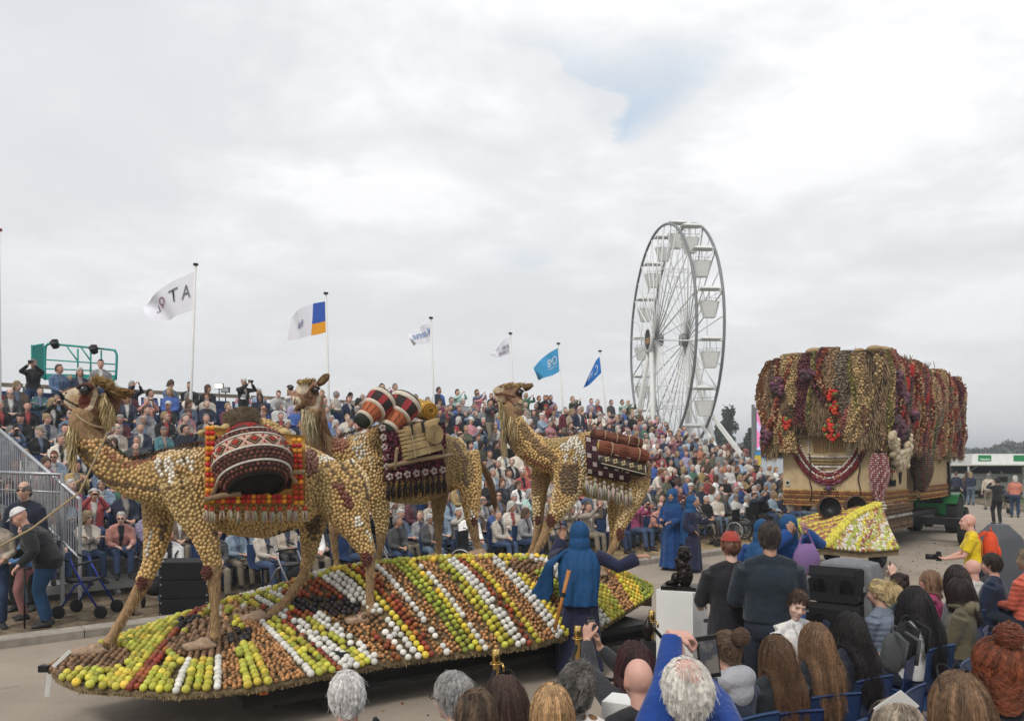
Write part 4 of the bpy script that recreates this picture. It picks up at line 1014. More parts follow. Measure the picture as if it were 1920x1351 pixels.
 for u, v, kk, p in big:
  n=leaf_n(u, v); r=FR[kk]*RNG.uniform(.93, 1.08)
  o=obj(names[kk], me[kk], None, root, p+n*r*.55); o.scale=(r, r*RNG.uniform(.95, 1.05), r)
  q=n.to_track_quat('Z', 'Y'); o.rotation_euler=(Matrix.Rotation(RNG.uniform(-.9, .9), 3, 'X')@Matrix.Rotation(RNG.uniform(-.9, .9), 3, 'Y')@q.to_matrix()@Matrix.Rotation(RNG.uniform(0, 6), 3, 'Z')).to_euler(); o.color=(*tint(kk), 1)
 P=[]; Z=[]; X=[]; S=[]; C=[]
 for u, v, kk, p in rest:
  n=leaf_n(u, v); r=FR[kk]*RNG.uniform(.93, 1.08); P.append(p+n*r*.5); Z.append(n+Vector((RNG.uniform(-.3, .3), RNG.uniform(-.3, .3), 0))); X.append((RNG.uniform(-1, 1), RNG.uniform(-1, 1), 0)); S.append((r*(1.15 if kk=='potato' else 1), r, r)); C.append(tint(kk))
 V, F, Cc=instances(BEAD3, [tuple(q) for q in P], [tuple(q) for q in Z], X, S, C)
 o=obj('fruit_rows', make_mesh('fruit_rows', V, F, True, Cc), M_FRUITV, root); o['kind']='stuff'
 P=[]; X=[]; S=[]; C=[]; Z=[]
 for i in range(2600):
  b=RNG.uniform(92, 1221); p=leaf_pt(b, RNG.uniform(0, .01)); P.append((p.x, p.y, p.z-.03-RNG.random()*.03)); X.append((RNG.uniform(-.4, .4), RNG.uniform(-.6, .1), -1)); Z.append((0, -1, .2)); L=RNG.uniform(.015, .04); S.append((L, .004, .003)); C.append(np.array((.30, .22, .11))*RNG.uniform(.5, 1.2))
 V, F, Cc=instances(bead_unit(4, 1, 0), P, Z, X, S, C); o=obj('straw_fringe', make_mesh('straw_fringe', V, F, False, Cc), mat('straw', src='vcol', rough=.9), root); o['kind']='stuff'
 M_W=mat('marker_white', (.72, .72, .70), rough=.5, var=.1); M_OR=mat('lamp_orange', (.75, .22, .02), rough=.3); M_RD=mat('lamp_red', (.5, .02, .02), rough=.3)
 def plate(px, py, z, w, h, tilt, m, nm):
  p=W(px, py, z); mb=MB(); mb.box((0, 0, 0), (w, .012, h), M=Matrix.Rotation(.5, 3, 'Z')@Matrix.Rotation(tilt, 3, 'Y')); o=mb.build(nm, m, root, loc=p); return p
 plate(116, 1234, .62, .19, .03, -.75, M_W, 'marker_strip')
 p=plate(90, 1284, .36, .04, .20, .1, M_W, 'marker_strip')
 mb=MB(); q=W(84, 1252, .5); mb.box(q, (.09, .07, .06)); mb.build('marker_lamp', M_BLACK, root)
 for (px, py) in ((494, 1293), (886, 1206), (1044, 1176)):
  q=W(px, py, .36); mb=MB(); mb.box(q, (.075, .03, .075), .5); mb.build('side_lamp', M_OR, root); mb=MB(); mb.box(q+Vector((.012, -.02, 0)), (.03, .012, .05), .5); mb.build('reflector', M_RD, root)
 return root
FLOAT1=float1()
# the camel sculptures
M_CAMEL=mat('camel_straw_skin', (0.125, 0.082, 0.042), rough=0.95, var=.35, vscale=14, bump=1, bscale=60, detail=8)
M_CAMELV=mat('camel_hide', src='vcol', rough=.9, var=.38, vscale=22, bump=1, bscale=70, detail=8)
M_BEADV=mat('seed_potatoes', src='vcol', rough=.38, spec=.45, var=.12, vscale=25)
M_STRAWV=mat('straw_tufts', src='vcol', rough=.85)
class Plane:
 """vertical plane along the walking direction; pixels of a traced outline land on it, side shifts off it"""
 def __init__(s, p0, ang):
  s.h=Vector((-cos(ang), -sin(ang), 0)); s.p0=Vector((p0[0], p0[1], 0)); s.n=Vector((-sin(ang), cos(ang), 0))*1.0
 def at(s, px, py, off=0.0):
  k=(px-CX)/FPX; p=s.p0+s.n*off
  t=(k*p.y-p.x)/(s.h.x-k*s.h.y); q=p+s.h*t
  return Vector((q.x, q.y, EYE-(py-HY)*q.y/FPX))
 def m(s, px, off=0.0):
  return s.at(px, HY, off).y/FPX
def limb(mb, pl, pts, off=0.0, lat=1.0, n=16):
 """pts: (px, py, radius px [, off, lateral factor])"""
 P=[]; R=[]; Lf=[]
 for q in pts:
  o=q[3] if len(q)>3 else off; P.append(pl.at(q[0], q[1], o)); R.append((q[2]-(2.2 if q[2]<20 else 3.5 if q[2]<30 else 6)*(len(q)>4))*pl.m(q[0], o)); Lf.append(q[4] if len(q)>4 else lat)
 rings=[]
 PP=smoothpath(P, 4); nn=len(PP); ts=np.linspace(0, len(P)-1, nn); RR=np.interp(ts, range(len(P)), R); LL=np.interp(ts, range(len(P)), Lf)
 for i, p in enumerate(PP):
  t=(PP[min(i+1, nn-1)]-PP[max(i-1, 0)]).normalized(); a=pl.n; b=t.cross(a).normalized(); a2=b.cross(t).normalized()
  rings.append([p+a2*cos(2*pi*k/n)*RR[i]*LL[i]+b*sin(2*pi*k/n)*RR[i] for k in range(n)])
 mb.loft(rings); return PP
def scatter_on(me, spacing, keepfn, seed=1):
 """even points over a mesh: returns positions, normals"""
 V, T, N=mesh_arrays(me); A, B, Cc=V[T[:, 0]], V[T[:, 1]], V[T[:, 2]]
 cr=np.cross(B-A, Cc-A); ar=np.linalg.norm(cr, axis=1)/2; rg=np.random.default_rng(seed)
 n=int(ar.sum()/(spacing*spacing)*11); idx=rg.choice(len(T), n, p=ar/ar.sum()); u=rg.random((n, 2)); fl=u.sum(1)>1; u[fl]=1-u[fl]
 P=A[idx]+(B-A)[idx]*u[:, :1]+(Cc-A)[idx]*u[:, 1:]; Nn=N[T[idx, 0]]+N[T[idx, 1]]+N[T[idx, 2]]; Nn/=np.maximum(np.linalg.norm(Nn, axis=1, keepdims=True), 1e-9)
 ok=keepfn(P, Nn); P, Nn=P[ok], Nn[ok]
 grid={}; out=[]
 s=spacing
 cells=np.floor(P/s).astype(int)
 for i in range(len(P)):
  c=tuple(cells[i]); p=P[i]; good=True
  for dx in (-1, 0, 1):
   for dy in (-1, 0, 1):
    for dz in (-1, 0, 1):
     for q in grid.get((c[0]+dx, c[1]+dy, c[2]+dz), ()):
      d=P[q]-p
      if d[0]*d[0]+d[1]*d[1]+d[2]*d[2]<s*s:good=False; break
     if not good:break
    if not good:break
   if not good:break
  if good:grid.setdefault(c, []).append(i); out.append(i)
 return P[out], Nn[out]
def tufts(name, roots, parent, mat_=None):
 """roots: list of (pos, dir, length, width, colour): thin tapering blades"""
 U=(np.array([(0, -1, 0), (0, 1, 0), (.55, .8, .12), (.55, -.8, .12), (1, 0, 0)], dtype=np.float32), None)
 V=[]; F=[]; C=[]
 for i, (p, d, L, w, c) in enumerate(roots):
  p=Vector(p); d=Vector(d).normalized(); a=d.cross(Vector((RNG.uniform(-1, 1), RNG.uniform(-1, 1), RNG.uniform(-1, 1)))).normalized(); g=Vector((0, 0, -1))*L*.12
  b=len(V); V+=[p-a*w, p+a*w, p+d*L*.55+a*w*.8+g*.3, p+d*L*.55-a*w*.8+g*.3, p+d*L+g]
  F+=[(b, b+1, b+2), (b, b+2, b+3), (b+3, b+2, b+4)]; C+=[c]*5
 o=obj(name, make_mesh(name, [tuple(v) for v in V], np.array(F, dtype=np.int32), False, C), mat_ or M_STRAWV, parent); return o
GOLD=np.array((.56, .37, .15)); LIGHT=np.array((.66, .50, .27)); WHT=np.array((.74, .70, .60)); REDO=np.array((.30, .12, .06)); DARK=np.array((.085, .055, .035)); OLIVE=np.array((.45, .32, .135)); BROWN=np.array((.30, .185, .09))
def pixels(P):
 return CX+FPX*P[:, 0]/P[:, 1], HY-FPX*(P[:, 2]-EYE)/P[:, 1]
def camel(label, pl, T, seed):
 """T: dict of traced limbs; every limb is a list for limb()"""
 foot=pl.at(T['origin'][0], T['origin'][1]); root=thing('camel_sculpture', label, 'camel sculpture', foot, 0, 'camel sculptures walking across the float')
 def under(o):
  o.matrix_parent_inverse=Matrix.Translation(-foot); return o
 mb=MB()
 for L in T['body']:limb(mb, pl, L['p'], L.get('off', 0), L.get('lat', 1))
 body=fuse(mb, .022, 4)
 P_, _, _=mesh_arrays(body); x, y=pixels(P_); c=np.tile(np.array((.25, .165, .075)), (len(P_), 1));
 w=T['lower'](x, y); c=c*(1-w[:, None])+np.array((.33, .21, .11))*w[:, None]; set_col(body, c)
 under(obj('body', body, M_CAMELV, root))
 def keep(P, N):
  x, y=pixels(P); return (T['lower'](x, y)<.5)&T['bead'](x, y, P, N)
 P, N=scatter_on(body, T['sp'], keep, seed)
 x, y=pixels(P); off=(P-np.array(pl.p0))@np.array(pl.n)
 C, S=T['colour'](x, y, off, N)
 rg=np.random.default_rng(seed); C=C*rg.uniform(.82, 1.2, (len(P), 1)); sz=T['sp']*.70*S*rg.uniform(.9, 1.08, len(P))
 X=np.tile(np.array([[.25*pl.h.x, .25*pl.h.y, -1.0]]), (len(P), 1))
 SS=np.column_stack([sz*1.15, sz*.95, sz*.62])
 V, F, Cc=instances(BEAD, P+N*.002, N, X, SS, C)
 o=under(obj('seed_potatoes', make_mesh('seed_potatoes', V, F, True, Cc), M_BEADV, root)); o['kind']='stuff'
 def keep2(P, N):x, y=pixels(P); return T['lower'](x, y)>.5
 P, N=scatter_on(body, .012, keep2, seed+5); rts=[]
 for p, n in zip(P, N):
  d=Vector((pl.h.x*-.35*T.get('shin', 1), pl.h.y*-.35, -1))+Vector(n)*.12; rts.append((p, Vector((RNG.uniform(-.12, .12), RNG.uniform(-.12, .12), -1))+Vector(n)*.04, RNG.uniform(.03, .06), .003, np.array((.44, .30, .16))*RNG.uniform(.55, 1.25)))
 o=under(tufts('leg_straw', rts, root)); o['kind']='stuff'
 for (fx, fy, fo, L) in T['feet']:
  p=pl.at(fx, fy, fo); mb=MB(); Rm=Matrix((pl.h, -pl.n, Vector((0, 0, 1)))).transposed()
  for k in (-1, 1):
   mb.ell(p+pl.n*k*.035+Vector((0, 0, .03)), (L*.5, .05, .045), 14, 8, Rm@Matrix.Rotation(k*.12, 3, 'Z'))
  mb.ell(p-pl.h*.05+Vector((0, 0, .05)), (.09, .07, .06), 12, 8, Rm); fm=fuse(mb, .014, 2); Vf, _, _=mesh_arrays(fm)
  set_col(fm, np.tile(np.array((.36, .25, .17)), (len(Vf), 1))*np.where(((Vf-np.array(p))@np.array(pl.h))[:, None]>L*.42, .25, 1.0)); under(obj('foot', fm, M_CAMELV, root))
 for (kx, ky, ko, r) in T['knees']:
  c=pl.at(kx, ky, ko); P=[]; N=[]
  c=c-pl.n*T.get('kout', .05)*(1 if ko<0 else .4); m=pl.m(kx, ko)
  for i in range(26):
   a=i*2.4; rr=r*m*sqrt((i+.5)/26); d=-pl.n*.028*(1-(rr/(r*m))**2)
   P.append(tuple(c+pl.h*cos(a)*rr*.8+Vector((0, 0, sin(a)*rr*1.1))+d)); N.append(tuple(-pl.n+pl.h*cos(a)*.5+Vector((0, 0, sin(a)*.5))))
  n=len(P); V, F, Cc=instances(BEAD, P, N, [(0, 0, 1)]*n, np.full((n, 3), r*m*.26), np.tile([[.11, .03, .02]], (n, 1))*NR.uniform(.6, 1.3, (n, 1)))
  o=under(obj('knee_pad', make_mesh('knee_pad', V, F, True, Cc), M_BEADV, root)); o['kind']='stuff'
 hmb=MB()
 for L in T['head']:limb(hmb, pl, L['p'], L.get('off', 0), L.get('lat', .8))
 head=fuse(hmb, .0095, 3); Vh, _, Nh=mesh_arrays(head); x, y=pixels(Vh); offh=(Vh-np.array(pl.p0))@np.array(pl.n)
 set_col(head, T['headcol'](x, y, offh)); under(obj('head', head, M_CAMELV, root))
 for (ex, ey, eo, r) in T['eyes']:
  p=pl.at(ex, ey, eo); mb=MB(); rr=r*pl.m(ex, eo); mb.ell(p, (rr, rr, rr), 14, 10); under(mb.build('eye', M_GLASS, root, True))
  mb=MB(); a=-pl.n if eo<=0 else pl.n
  pts=[p+a*rr*.35+pl.h*cos(t)*rr*1.25+Vector((0, 0, sin(t)*rr*1.0)) for t in np.linspace(.2, pi-.2, 9)]
  mb.tube(pts, rr*.3, 6); under(mb.build('eyelid', mat_eyelid, root, True))
 for E in T['ears']:
  mb=MB(); limb(mb, pl, E, 0, .45); e=fuse(mb, .009, 2); Ve, _, _=mesh_arrays(e); set_col(e, np.tile([[.13, .065, .03]], (len(Ve), 1))); under(obj('ear', e, M_CAMELV, root))
 rts=[]
 for (x0, y0, x1, y1, off, w, n, dx, dy, L, col) in T['tufts']:
  for i in range(n):
   t=RNG.random(); o_=off+RNG.uniform(-w, w); px=lerp(x0, x1, t)+RNG.uniform(-3, 3); py=lerp(y0, y1, t)+RNG.uniform(-3, 3)
   p=pl.at(px, py, o_); q=pl.at(px+dx*10, py+dy*10, o_+RNG.uniform(-.08, .08)); d=(q-p).normalized()+Vector((RNG.uniform(-.22, .22), RNG.uniform(-.22, .22), RNG.uniform(-.22, .22)))
   rts.append((p, d, L*pl.m(px)*RNG.uniform(.55, 1.15), .0055, np.array(col)*RNG.uniform(.5, 1.3)))
 o=under(tufts('straw_mane', rts, root)); o['kind']='stuff'
 if T.get('tail'):
  mb=MB(); limb(mb, pl, T['tail'], 0, .8, 10); tl=fuse(mb, .012, 2); Vt, _, _=mesh_arrays(tl); set_col(tl, np.tile([[.13, .07, .035]], (len(Vt), 1))); under(obj('tail', tl, M_CAMELV, root))
  rts=[]; a=T['tail']
  for i in range(420):
   t=RNG.random()*(len(a)-1); k=int(t); f=t-k; k2=min(k+1, len(a)-1); px=lerp(a[k][0], a[k2][0], f); py=lerp(a[k][1], a[k2][1], f); r=lerp(a[k][2], a[k2][2], f)
   p=pl.at(px+RNG.uniform(-r, r), py, RNG.uniform(-.04, .04)); q=pl.at(a[k2][0], a[k2][1]+14, 0); rts.append((p, (q-p).normalized()+Vector((RNG.uniform(-.1, .1), 0, 0)), .12, .005, np.array((.26, .15, .07))*RNG.uniform(.4, 1.4)))
  o=under(tufts('tail_straw', rts, root)); o['kind']='stuff'
 return root, under, foot
mat_eyelid=mat('eyelid', (.05, .025, .018), rough=.7)
def ell2(x, y, cx, cy, rx, ry, ang=0.0):
 a=radians(ang); dx, dy=x-cx, y-cy; u=dx*cos(a)+dy*sin(a); v=-dx*sin(a)+dy*cos(a); return (u/rx)**2+(v/ry)**2<1
def sline(x, y, pts, w):
 m=np.zeros(len(x), dtype=bool)
 for (x0, y0), (x1, y1) in zip(pts[:-1], pts[1:]):
  dx, dy=x1-x0, y1-y0; t=np.clip(((x-x0)*dx+(y-y0)*dy)/(dx*dx+dy*dy), 0, 1); d=np.hypot(x-x0-t*dx, y-y0-t*dy); m|=d<w
 return m
PL1=Plane((-2.99, 7.9), radians(27))
def col1(x, y, off, N):
 n=len(x); C=np.tile(GOLD, (n, 1)); S=np.ones(n)
 near=off<.05
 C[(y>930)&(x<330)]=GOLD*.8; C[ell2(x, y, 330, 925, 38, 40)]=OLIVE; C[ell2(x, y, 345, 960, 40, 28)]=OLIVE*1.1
 for p in ([(296, 862), (302, 885)], [(312, 852), (318, 880), (322, 900)], [(330, 846), (340, 868)], [(350, 850), (358, 880)]):C[sline(x, y, p, 7)]=WHT
 C[sline(x, y, [(292, 850), (330, 846), (372, 852)], 9)]=LIGHT
 for p in ([(304, 868), (312, 905), (330, 930)], [(324, 858), (336, 892), (350, 930)], [(345, 856), (356, 890)]):m=sline(x, y, p, 2.6); C[m]=DARK; S[m]=.7
 m=sline(x, y, [(155, 815), (200, 848), (240, 868)], 9); C[m]=LIGHT*np.array((1, .8, .7))
 for p in [(203, 850), (213, 858), (226, 866), (238, 870), (252, 870), (265, 865), (278, 860), (290, 853)]:
  pass
 C[sline(x, y, [(196, 846), (215, 862), (240, 873), (262, 868), (292, 852)], 5)]=REDO*1.2
 m=sline(x, y, [(140, 850), (180, 895), (230, 908), (300, 918)], 5); C[m]=DARK*1.6; S[m]=.7
 m=sline(x, y, [(135, 830), (150, 845), (185, 868)], 5); C[m]=DARK*1.6; S[m]=.7
 m=y<np.interp(x, [200, 240, 300, 380], [835, 858, 848, 838]); C[m&(x>195)&(x<390)]=DARK
 h=(x>575)&(y<1010)
 C[h]=GOLD
 C[sline(x, y, [(600, 860), (640, 852), (668, 862), (690, 890), (698, 930)], 8)]=LIGHT*1.15
 C[sline(x, y, [(598, 862), (640, 853), (665, 862)], 5)]=WHT*.95
 C[ell2(x, y, 605, 930, 20, 55)]=OLIVE
 for p in ([(610, 870), (640, 900), (655, 940)], [(632, 862), (660, 895), (672, 935)], [(655, 862), (680, 900), (692, 940)]):m=sline(x, y, p, 2.4); C[m]=DARK*1.4; S[m]=.7
 m=sline(x, y, [(632, 908), (640, 920), (650, 940), (657, 948)], 7)&near; C[m]=np.array((.15, .05, .035)); S[m]=1.5
 m=(ell2(x, y, 583, 868, 14, 26)); C[m]=np.array((.2, .09, .06)); S[m]=1.4
 C[sline(x, y, [(668, 972), (678, 990), (690, 1010)], 7)&near]=WHT
 C[sline(x, y, [(676, 1000), (686, 1022)], 12)]=GOLD*1.1
 C[sline(x, y, [(300, 965), (322, 990), (345, 1000)], 5)&near]=WHT*.9
 C[sline(x, y, [(318, 995), (340, 1010)], 7)&near]=REDO*1.3
 C[(x<315)&(y>990)]=GOLD*1.15
 C[sline(x, y, [(282, 1000), (276, 1050)], 3.5)]=WHT*.8
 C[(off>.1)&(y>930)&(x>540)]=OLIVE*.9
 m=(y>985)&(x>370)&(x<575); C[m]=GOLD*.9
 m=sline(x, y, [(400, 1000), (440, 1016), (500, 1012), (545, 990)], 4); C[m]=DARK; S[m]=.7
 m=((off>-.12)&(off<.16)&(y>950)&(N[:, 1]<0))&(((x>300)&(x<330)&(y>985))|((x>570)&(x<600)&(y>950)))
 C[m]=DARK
 return C, S
def low1(x, y):
 t=np.zeros(len(x))
 t[(x<330)&(y>1085)]=1; t[(x>330)&(x<440)&(y>1058)]=1; t[(x>440)&(x<620)&(y>1062)]=1; t[(x>=620)&(y>1035)]=1
 t[(x<205)&(y<825)]=1; t[(x<240)&(y<790)]=1
 return t
T1=dict(origin=(470, 1190), sp=.0305, lower=low1, bead=lambda x, y, P, N:np.ones(len(x), dtype=bool), colour=col1, body=[dict(p=[(292, 902, 46), (330, 898, 60), (385, 905, 72), (440, 910, 92), (500, 910, 98), (560, 908, 80), (612, 905, 54), (640, 900, 36)], lat=.66), dict(p=[(400, 870, 34), (450, 835, 45), (490, 830, 46), (540, 860, 40)], lat=.6), dict(p=[(330, 905, 55), (285, 902, 44), (240, 893, 32), (200, 868, 29), (172, 832, 29), (160, 800, 28), (166, 768, 27)], lat=.85), dict(p=[(352, 900, 58, -.22, .5), (366, 950, 48, -.25, .5), (383, 1000, 30, -.27, .75), (395, 1040, 19, -.28, .9), (400, 1066, 17, -.28, .9), (403, 1130, 10.5, -.28, 1), (403, 1180, 11, -.28, 1), (402, 1198, 15, -.28, 1)]), dict(p=[(305, 915, 44, .18, .5), (298, 965, 34, .22, .7), (294, 1010, 25, .24, .8), (284, 1055, 17, .25, .9), (268, 1090, 15, .25, 1), (240, 1140, 11, .25, 1), (212, 1188, 11, .25, 1), (203, 1207, 15, .25, 1)]), dict(p=[(622, 878, 48, -.16, .55), (640, 915, 62, -.2, .5), (652, 955, 48, -.22, .6), (672, 1000, 27, -.24, .8), (688, 1032, 17, -.25, .9), (694, 1055, 12, -.25, 1), (693, 1110, 9.5, -.25, 1), (696, 1140, 12, -.25, 1), (692, 1156, 13, -.25, 1)]), dict(p=[(600, 905, 50, .18, .5), (592, 955, 36, .22, .6), (583, 1000, 24, .24, .8), (578, 1045, 14, .25, .9), (566, 1080, 10.5, .25, 1), (532, 1128, 9.5, .25, 1), (508, 1152, 12, .25, 1), (503, 1162, 13, .25, 1)])], feet=[(372, 1216, -.28, .34), (166, 1226, .25, .36), (672, 1167, -.25, .34), (474, 1163, .25, .32)], knees=[(386, 1072, -.28, 12), (266, 1093, .15, 12), (684, 1044, -.25, 13)], head=[dict(p=[(186, 738, 27), (165, 742, 25), (147, 750, 21), (131, 745, 14), (124, 742, 10)], lat=.8), dict(p=[(160, 738, 17), (140, 737, 12), (126, 737, 8), (119, 741, 5)], lat=.85), dict(p=[(178, 755, 21), (162, 768, 13), (143, 766, 9.5), (128, 757, 8), (122, 752, 6)], lat=.8), dict(p=[(172, 762, 26), (170, 785, 25), (166, 805, 26)], lat=.85), dict(p=[(195, 735, 20), (208, 742, 19), (200, 770, 20)], lat=.8), dict(p=[(150, 728, 8, -.11, .6), (165, 722, 9, -.12, .6), (178, 726, 7, -.12, .6)])], headcol=lambda x, y, off:_hc1(x, y), eyes=[(158, 731, -.115, 9.5)], ears=[[(212, 735, 9, -.1), (226, 737, 12, -.13), (242, 738, 10, -.14), (251, 739, 4, -.14)]], tufts=[(174, 716, 208, 730, 0, .15, 1100, .3, -.8, 20, (.40, .27, .11)), (186, 718, 214, 736, -.1, .08, 600, .9, -.3, 20, (.36, .24, .10)), (196, 725, 214, 742, -.06, .12, 260, .9, -.1, 17, (.38, .25, .10)), (194, 738, 214, 770, -.13, .07, 900, -.15, 1, 36, (.48, .36, .18)), (196, 770, 206, 790, -.12, .05, 300, -.15, 1, 26, (.48, .36, .18)), (212, 732, 246, 735, -.14, .05, 260, 1, -.2, 9, (.34, .2, .08)), (212, 742, 240, 744, -.14, .05, 160, 1, .4, 8, (.3, .17, .07)), (130, 800, 138, 850, 0, .1, 760, -.1, 1, 34, (.50, .40, .22)), (140, 800, 140, 860, -.08, .05, 260, -.12, 1, 30, (.48, .36, .18)), (172, 845, 176, 868, .0, .05, 0, 0, 1, 10, (.3, .2, .1)), (205, 838, 240, 862, 0, .05, 260, .3, -1, 7, (.10, .06, .03)), (240, 862, 300, 848, 0, .05, 300, .5, -1, 7, (.10, .06, .03)), (300, 846, 380, 830, 0, .05, 320, .5, -1, 7, (.12, .07, .035))], tail=None)
def _hc1(x, y):
 C=np.tile(np.array((.17, .085, .05)), (len(x), 1))
 cream=np.array((.55, .45, .32))
 C[sline(x, y, [(176, 722), (179, 740), (172, 760), (160, 772), (146, 771), (132, 760), (124, 752)], 4.5)]=cream
 C[sline(x, y, [(120, 742), (132, 736), (148, 730)], 6)]=cream; C[sline(x, y, [(122, 742), (130, 752)], 4)]=cream*.9
 C[ell2(x, y, 142, 748, 14, 9)]=np.array((.42, .28, .16)); C[ell2(x, y, 158, 752, 11, 13)]=np.array((.13, .035, .025)); C[sline(x, y, [(122, 748), (134, 755), (148, 763)], 1.6)]=(.03, .015, .01)
 C[ell2(x, y, 160, 726, 17, 9)]=np.array((.12, .04, .025)); C[ell2(x, y, 124, 737, 3, 2)]=(.02, .01, .01)
 C[(y>782)]=np.array((.16, .10, .055)); return C
CAM1, U1, F1=camel('nearest camel sculpture, dark patterned drum on its orange-trimmed saddle, nose in the air', PL1, T1, 11)
PL2=Plane((-.53, 10.28), radians(36))
def col2(x, y, off, N):
 n=len(x); C=np.tile(GOLD, (n, 1)); S=np.ones(n); near=off<.05
 C[(x>690)&(x<830)&(y<900)]=BROWN; C[ell2(x, y, 700, 870, 34, 70)]=GOLD
 C[ell2(x, y, 676, 838, 16, 24)]=WHT*.85; C[sline(x, y, [(664, 832), (680, 822), (694, 860), (700, 890)], 5)]=LIGHT*1.1
 m=ell2(x, y, 634, 833, 18, 14); C[m]=np.array((.30, .12, .07)); S[m]=1.5
 C[sline(x, y, [(612, 822), (650, 805), (700, 795)], 6)]=DARK*1.4
 C[(x>830)&(y<900)]=OLIVE*.75; C[sline(x, y, [(868, 822), (888, 840), (896, 880), (893, 940), (888, 970)], 8)]=GOLD*1.2
 C[sline(x, y, [(860, 815), (884, 826)], 7)]=WHT*.9; C[sline(x, y, [(852, 830), (872, 860), (874, 910)], 4)]=DARK*1.8
 m=(y>905)&(x>725)&(x<830); C[m]=GOLD*.95; m=(y>930)&(x>700)&(x<800); C[m]=OLIVE
 C[(x<615)&(y<850)]=BROWN; C[sline(x, y, [(562, 790), (564, 840)], 7)]=GOLD
 C[sline(x, y, [(884, 960), (888, 975)], 5)]=WHT; C[(off>.1)&(x>800)&(x<850)&(y>890)]=DARK
 return C, S
def low2(x, y):
 t=np.zeros(len(x)); t[(x<660)&(y>985)]=1; t[(x>780)&(x<850)&(y>965)]=1; t[(x>850)&(y>975)]=1; t[(x>660)&(x<780)&(y>1000)]=1; t[(x<625)&(y<862)&(x>572)]=.6; return t
T2=dict(origin=(760, 1060), sp=.0305, lower=low2, bead=lambda x, y, P, N:~((x>803)&(x<848)&(y>885)), colour=col2, body=[dict(p=[(655, 868, 50), (700, 868, 58), (745, 875, 66), (790, 878, 66), (835, 868, 54), (866, 862, 42)], lat=.68), dict(p=[(700, 835, 34), (745, 822, 34), (790, 825, 34)], lat=.6), dict(p=[(680, 862, 44), (640, 858, 34), (606, 842, 30), (592, 815, 24), (587, 788, 19), (585, 765, 17)], lat=.85), dict(p=[(690, 860, 42, -.18, .5), (700, 910, 34, -.22, .6), (712, 950, 22, -.24, .8), (716, 985, 14, -.25, .9), (712, 1030, 8, -.25, 1), (705, 1070, 9, -.25, 1)]), dict(p=[(655, 890, 34, .18, .5), (640, 940, 22, .22, .8), (628, 985, 13, .24, .9), (626, 1010, 10, .25, 1), (631, 1045, 7.5, .25, 1), (631, 1062, 10, .25, 1), (631, 1078, 11, .25, 1)]), dict(p=[(868, 850, 40, -.16, .55), (878, 890, 34, -.2, .6), (882, 930, 23, -.22, .8), (884, 965, 15, -.24, .9), (888, 990, 12, -.25, 1), (894, 1015, 8.5, -.25, 1), (901, 1036, 10, -.25, 1)]), dict(p=[(828, 870, 36, .16, .5), (824, 920, 25, .2, .6), (822, 960, 15, .22, .8), (822, 985, 9, .24, 1), (822, 1020, 8, .25, 1), (820, 1042, 11, .25, 1)])], feet=[(622, 1088, .25, .32), (893, 1042, -.25, .3), (812, 1050, .25, .3)], knees=[(884, 975, -.25, 8)], head=[dict(p=[(588, 728, 19), (574, 738, 19), (562, 750, 17), (553, 756, 13)], lat=.85), dict(p=[(572, 722, 13), (566, 735, 13), (557, 744, 11), (550, 750, 8)], lat=1.1), dict(p=[(592, 745, 14), (580, 758, 10), (565, 764, 7), (554, 765, 5)], lat=.8), dict(p=[(588, 745, 18), (592, 765, 17), (596, 800, 20), (602, 830, 25)], lat=.8), dict(p=[(583, 722, 8, -.12), (592, 726, 8, -.13)]), dict(p=[(554, 751, 8, -.05, 1), (551, 752, 7, -.06, 1)])], headcol=lambda x, y, off:_hc2(x, y), eyes=[(592, 731, -.14, 6), (545, 727, .04, 5)], ears=[[(595, 722, 5, -.12), (603, 715, 8, -.16), (611, 707, 8, -.18), (617, 702, 3.5, -.19)]], tufts=[(558, 718, 588, 716, 0, .10, 520, .5, -.8, 10, (.42, .30, .13)), (600, 718, 614, 704, -.17, .04, 200, .6, -.9, 6, (.42, .30, .14)), (566, 768, 586, 775, -.05, .08, 520, .1, 1, 44, (.50, .42, .26)), (572, 790, 590, 800, -.08, .06, 320, .1, 1, 34, (.50, .42, .26)), (600, 770, 612, 845, -.1, .08, 360, .1, 1, 24, (.2, .11, .06)), (620, 825, 700, 797, 0, .05, 380, .3, -1, 6, (.1, .06, .03))], tail=[(894, 860, 5), (912, 885, 6), (922, 915, 7), (928, 945, 5)])
def _hc2(x, y):
 C=np.tile(np.array((.27, .15, .09)), (len(x), 1)); cream=np.array((.58, .48, .36))
 C[ell2(x, y, 566, 726, 13, 12)]=cream; C[ell2(x, y, 552, 752, 12, 10)]=cream*1.1; C[sline(x, y, [(598, 745), (596, 760), (588, 766), (575, 766)], 4)]=cream*.9
 C[ell2(x, y, 592, 731, 9, 9)]=np.array((.10, .045, .03)); C[sline(x, y, [(572, 742), (586, 747)], 2)]=(.14, .07, .04); C[sline(x, y, [(545, 765), (560, 768), (572, 762)], 1.6)]=(.05, .02, .015)
 C[sline(x, y, [(578, 735), (572, 745)], 2)]=(.16, .08, .05); C[sline(x, y, [(553, 746), (552, 758)], 1.2)]=(.12, .06, .04); C[(y>785)]=np.array((.17, .09, .05)); return C
CAM2, U2, F2=camel('middle camel sculpture, loaded with two striped drums and a wicker crate, facing forward', PL2, T2, 22)
PL3=Plane((.2, 10.34), radians(15))
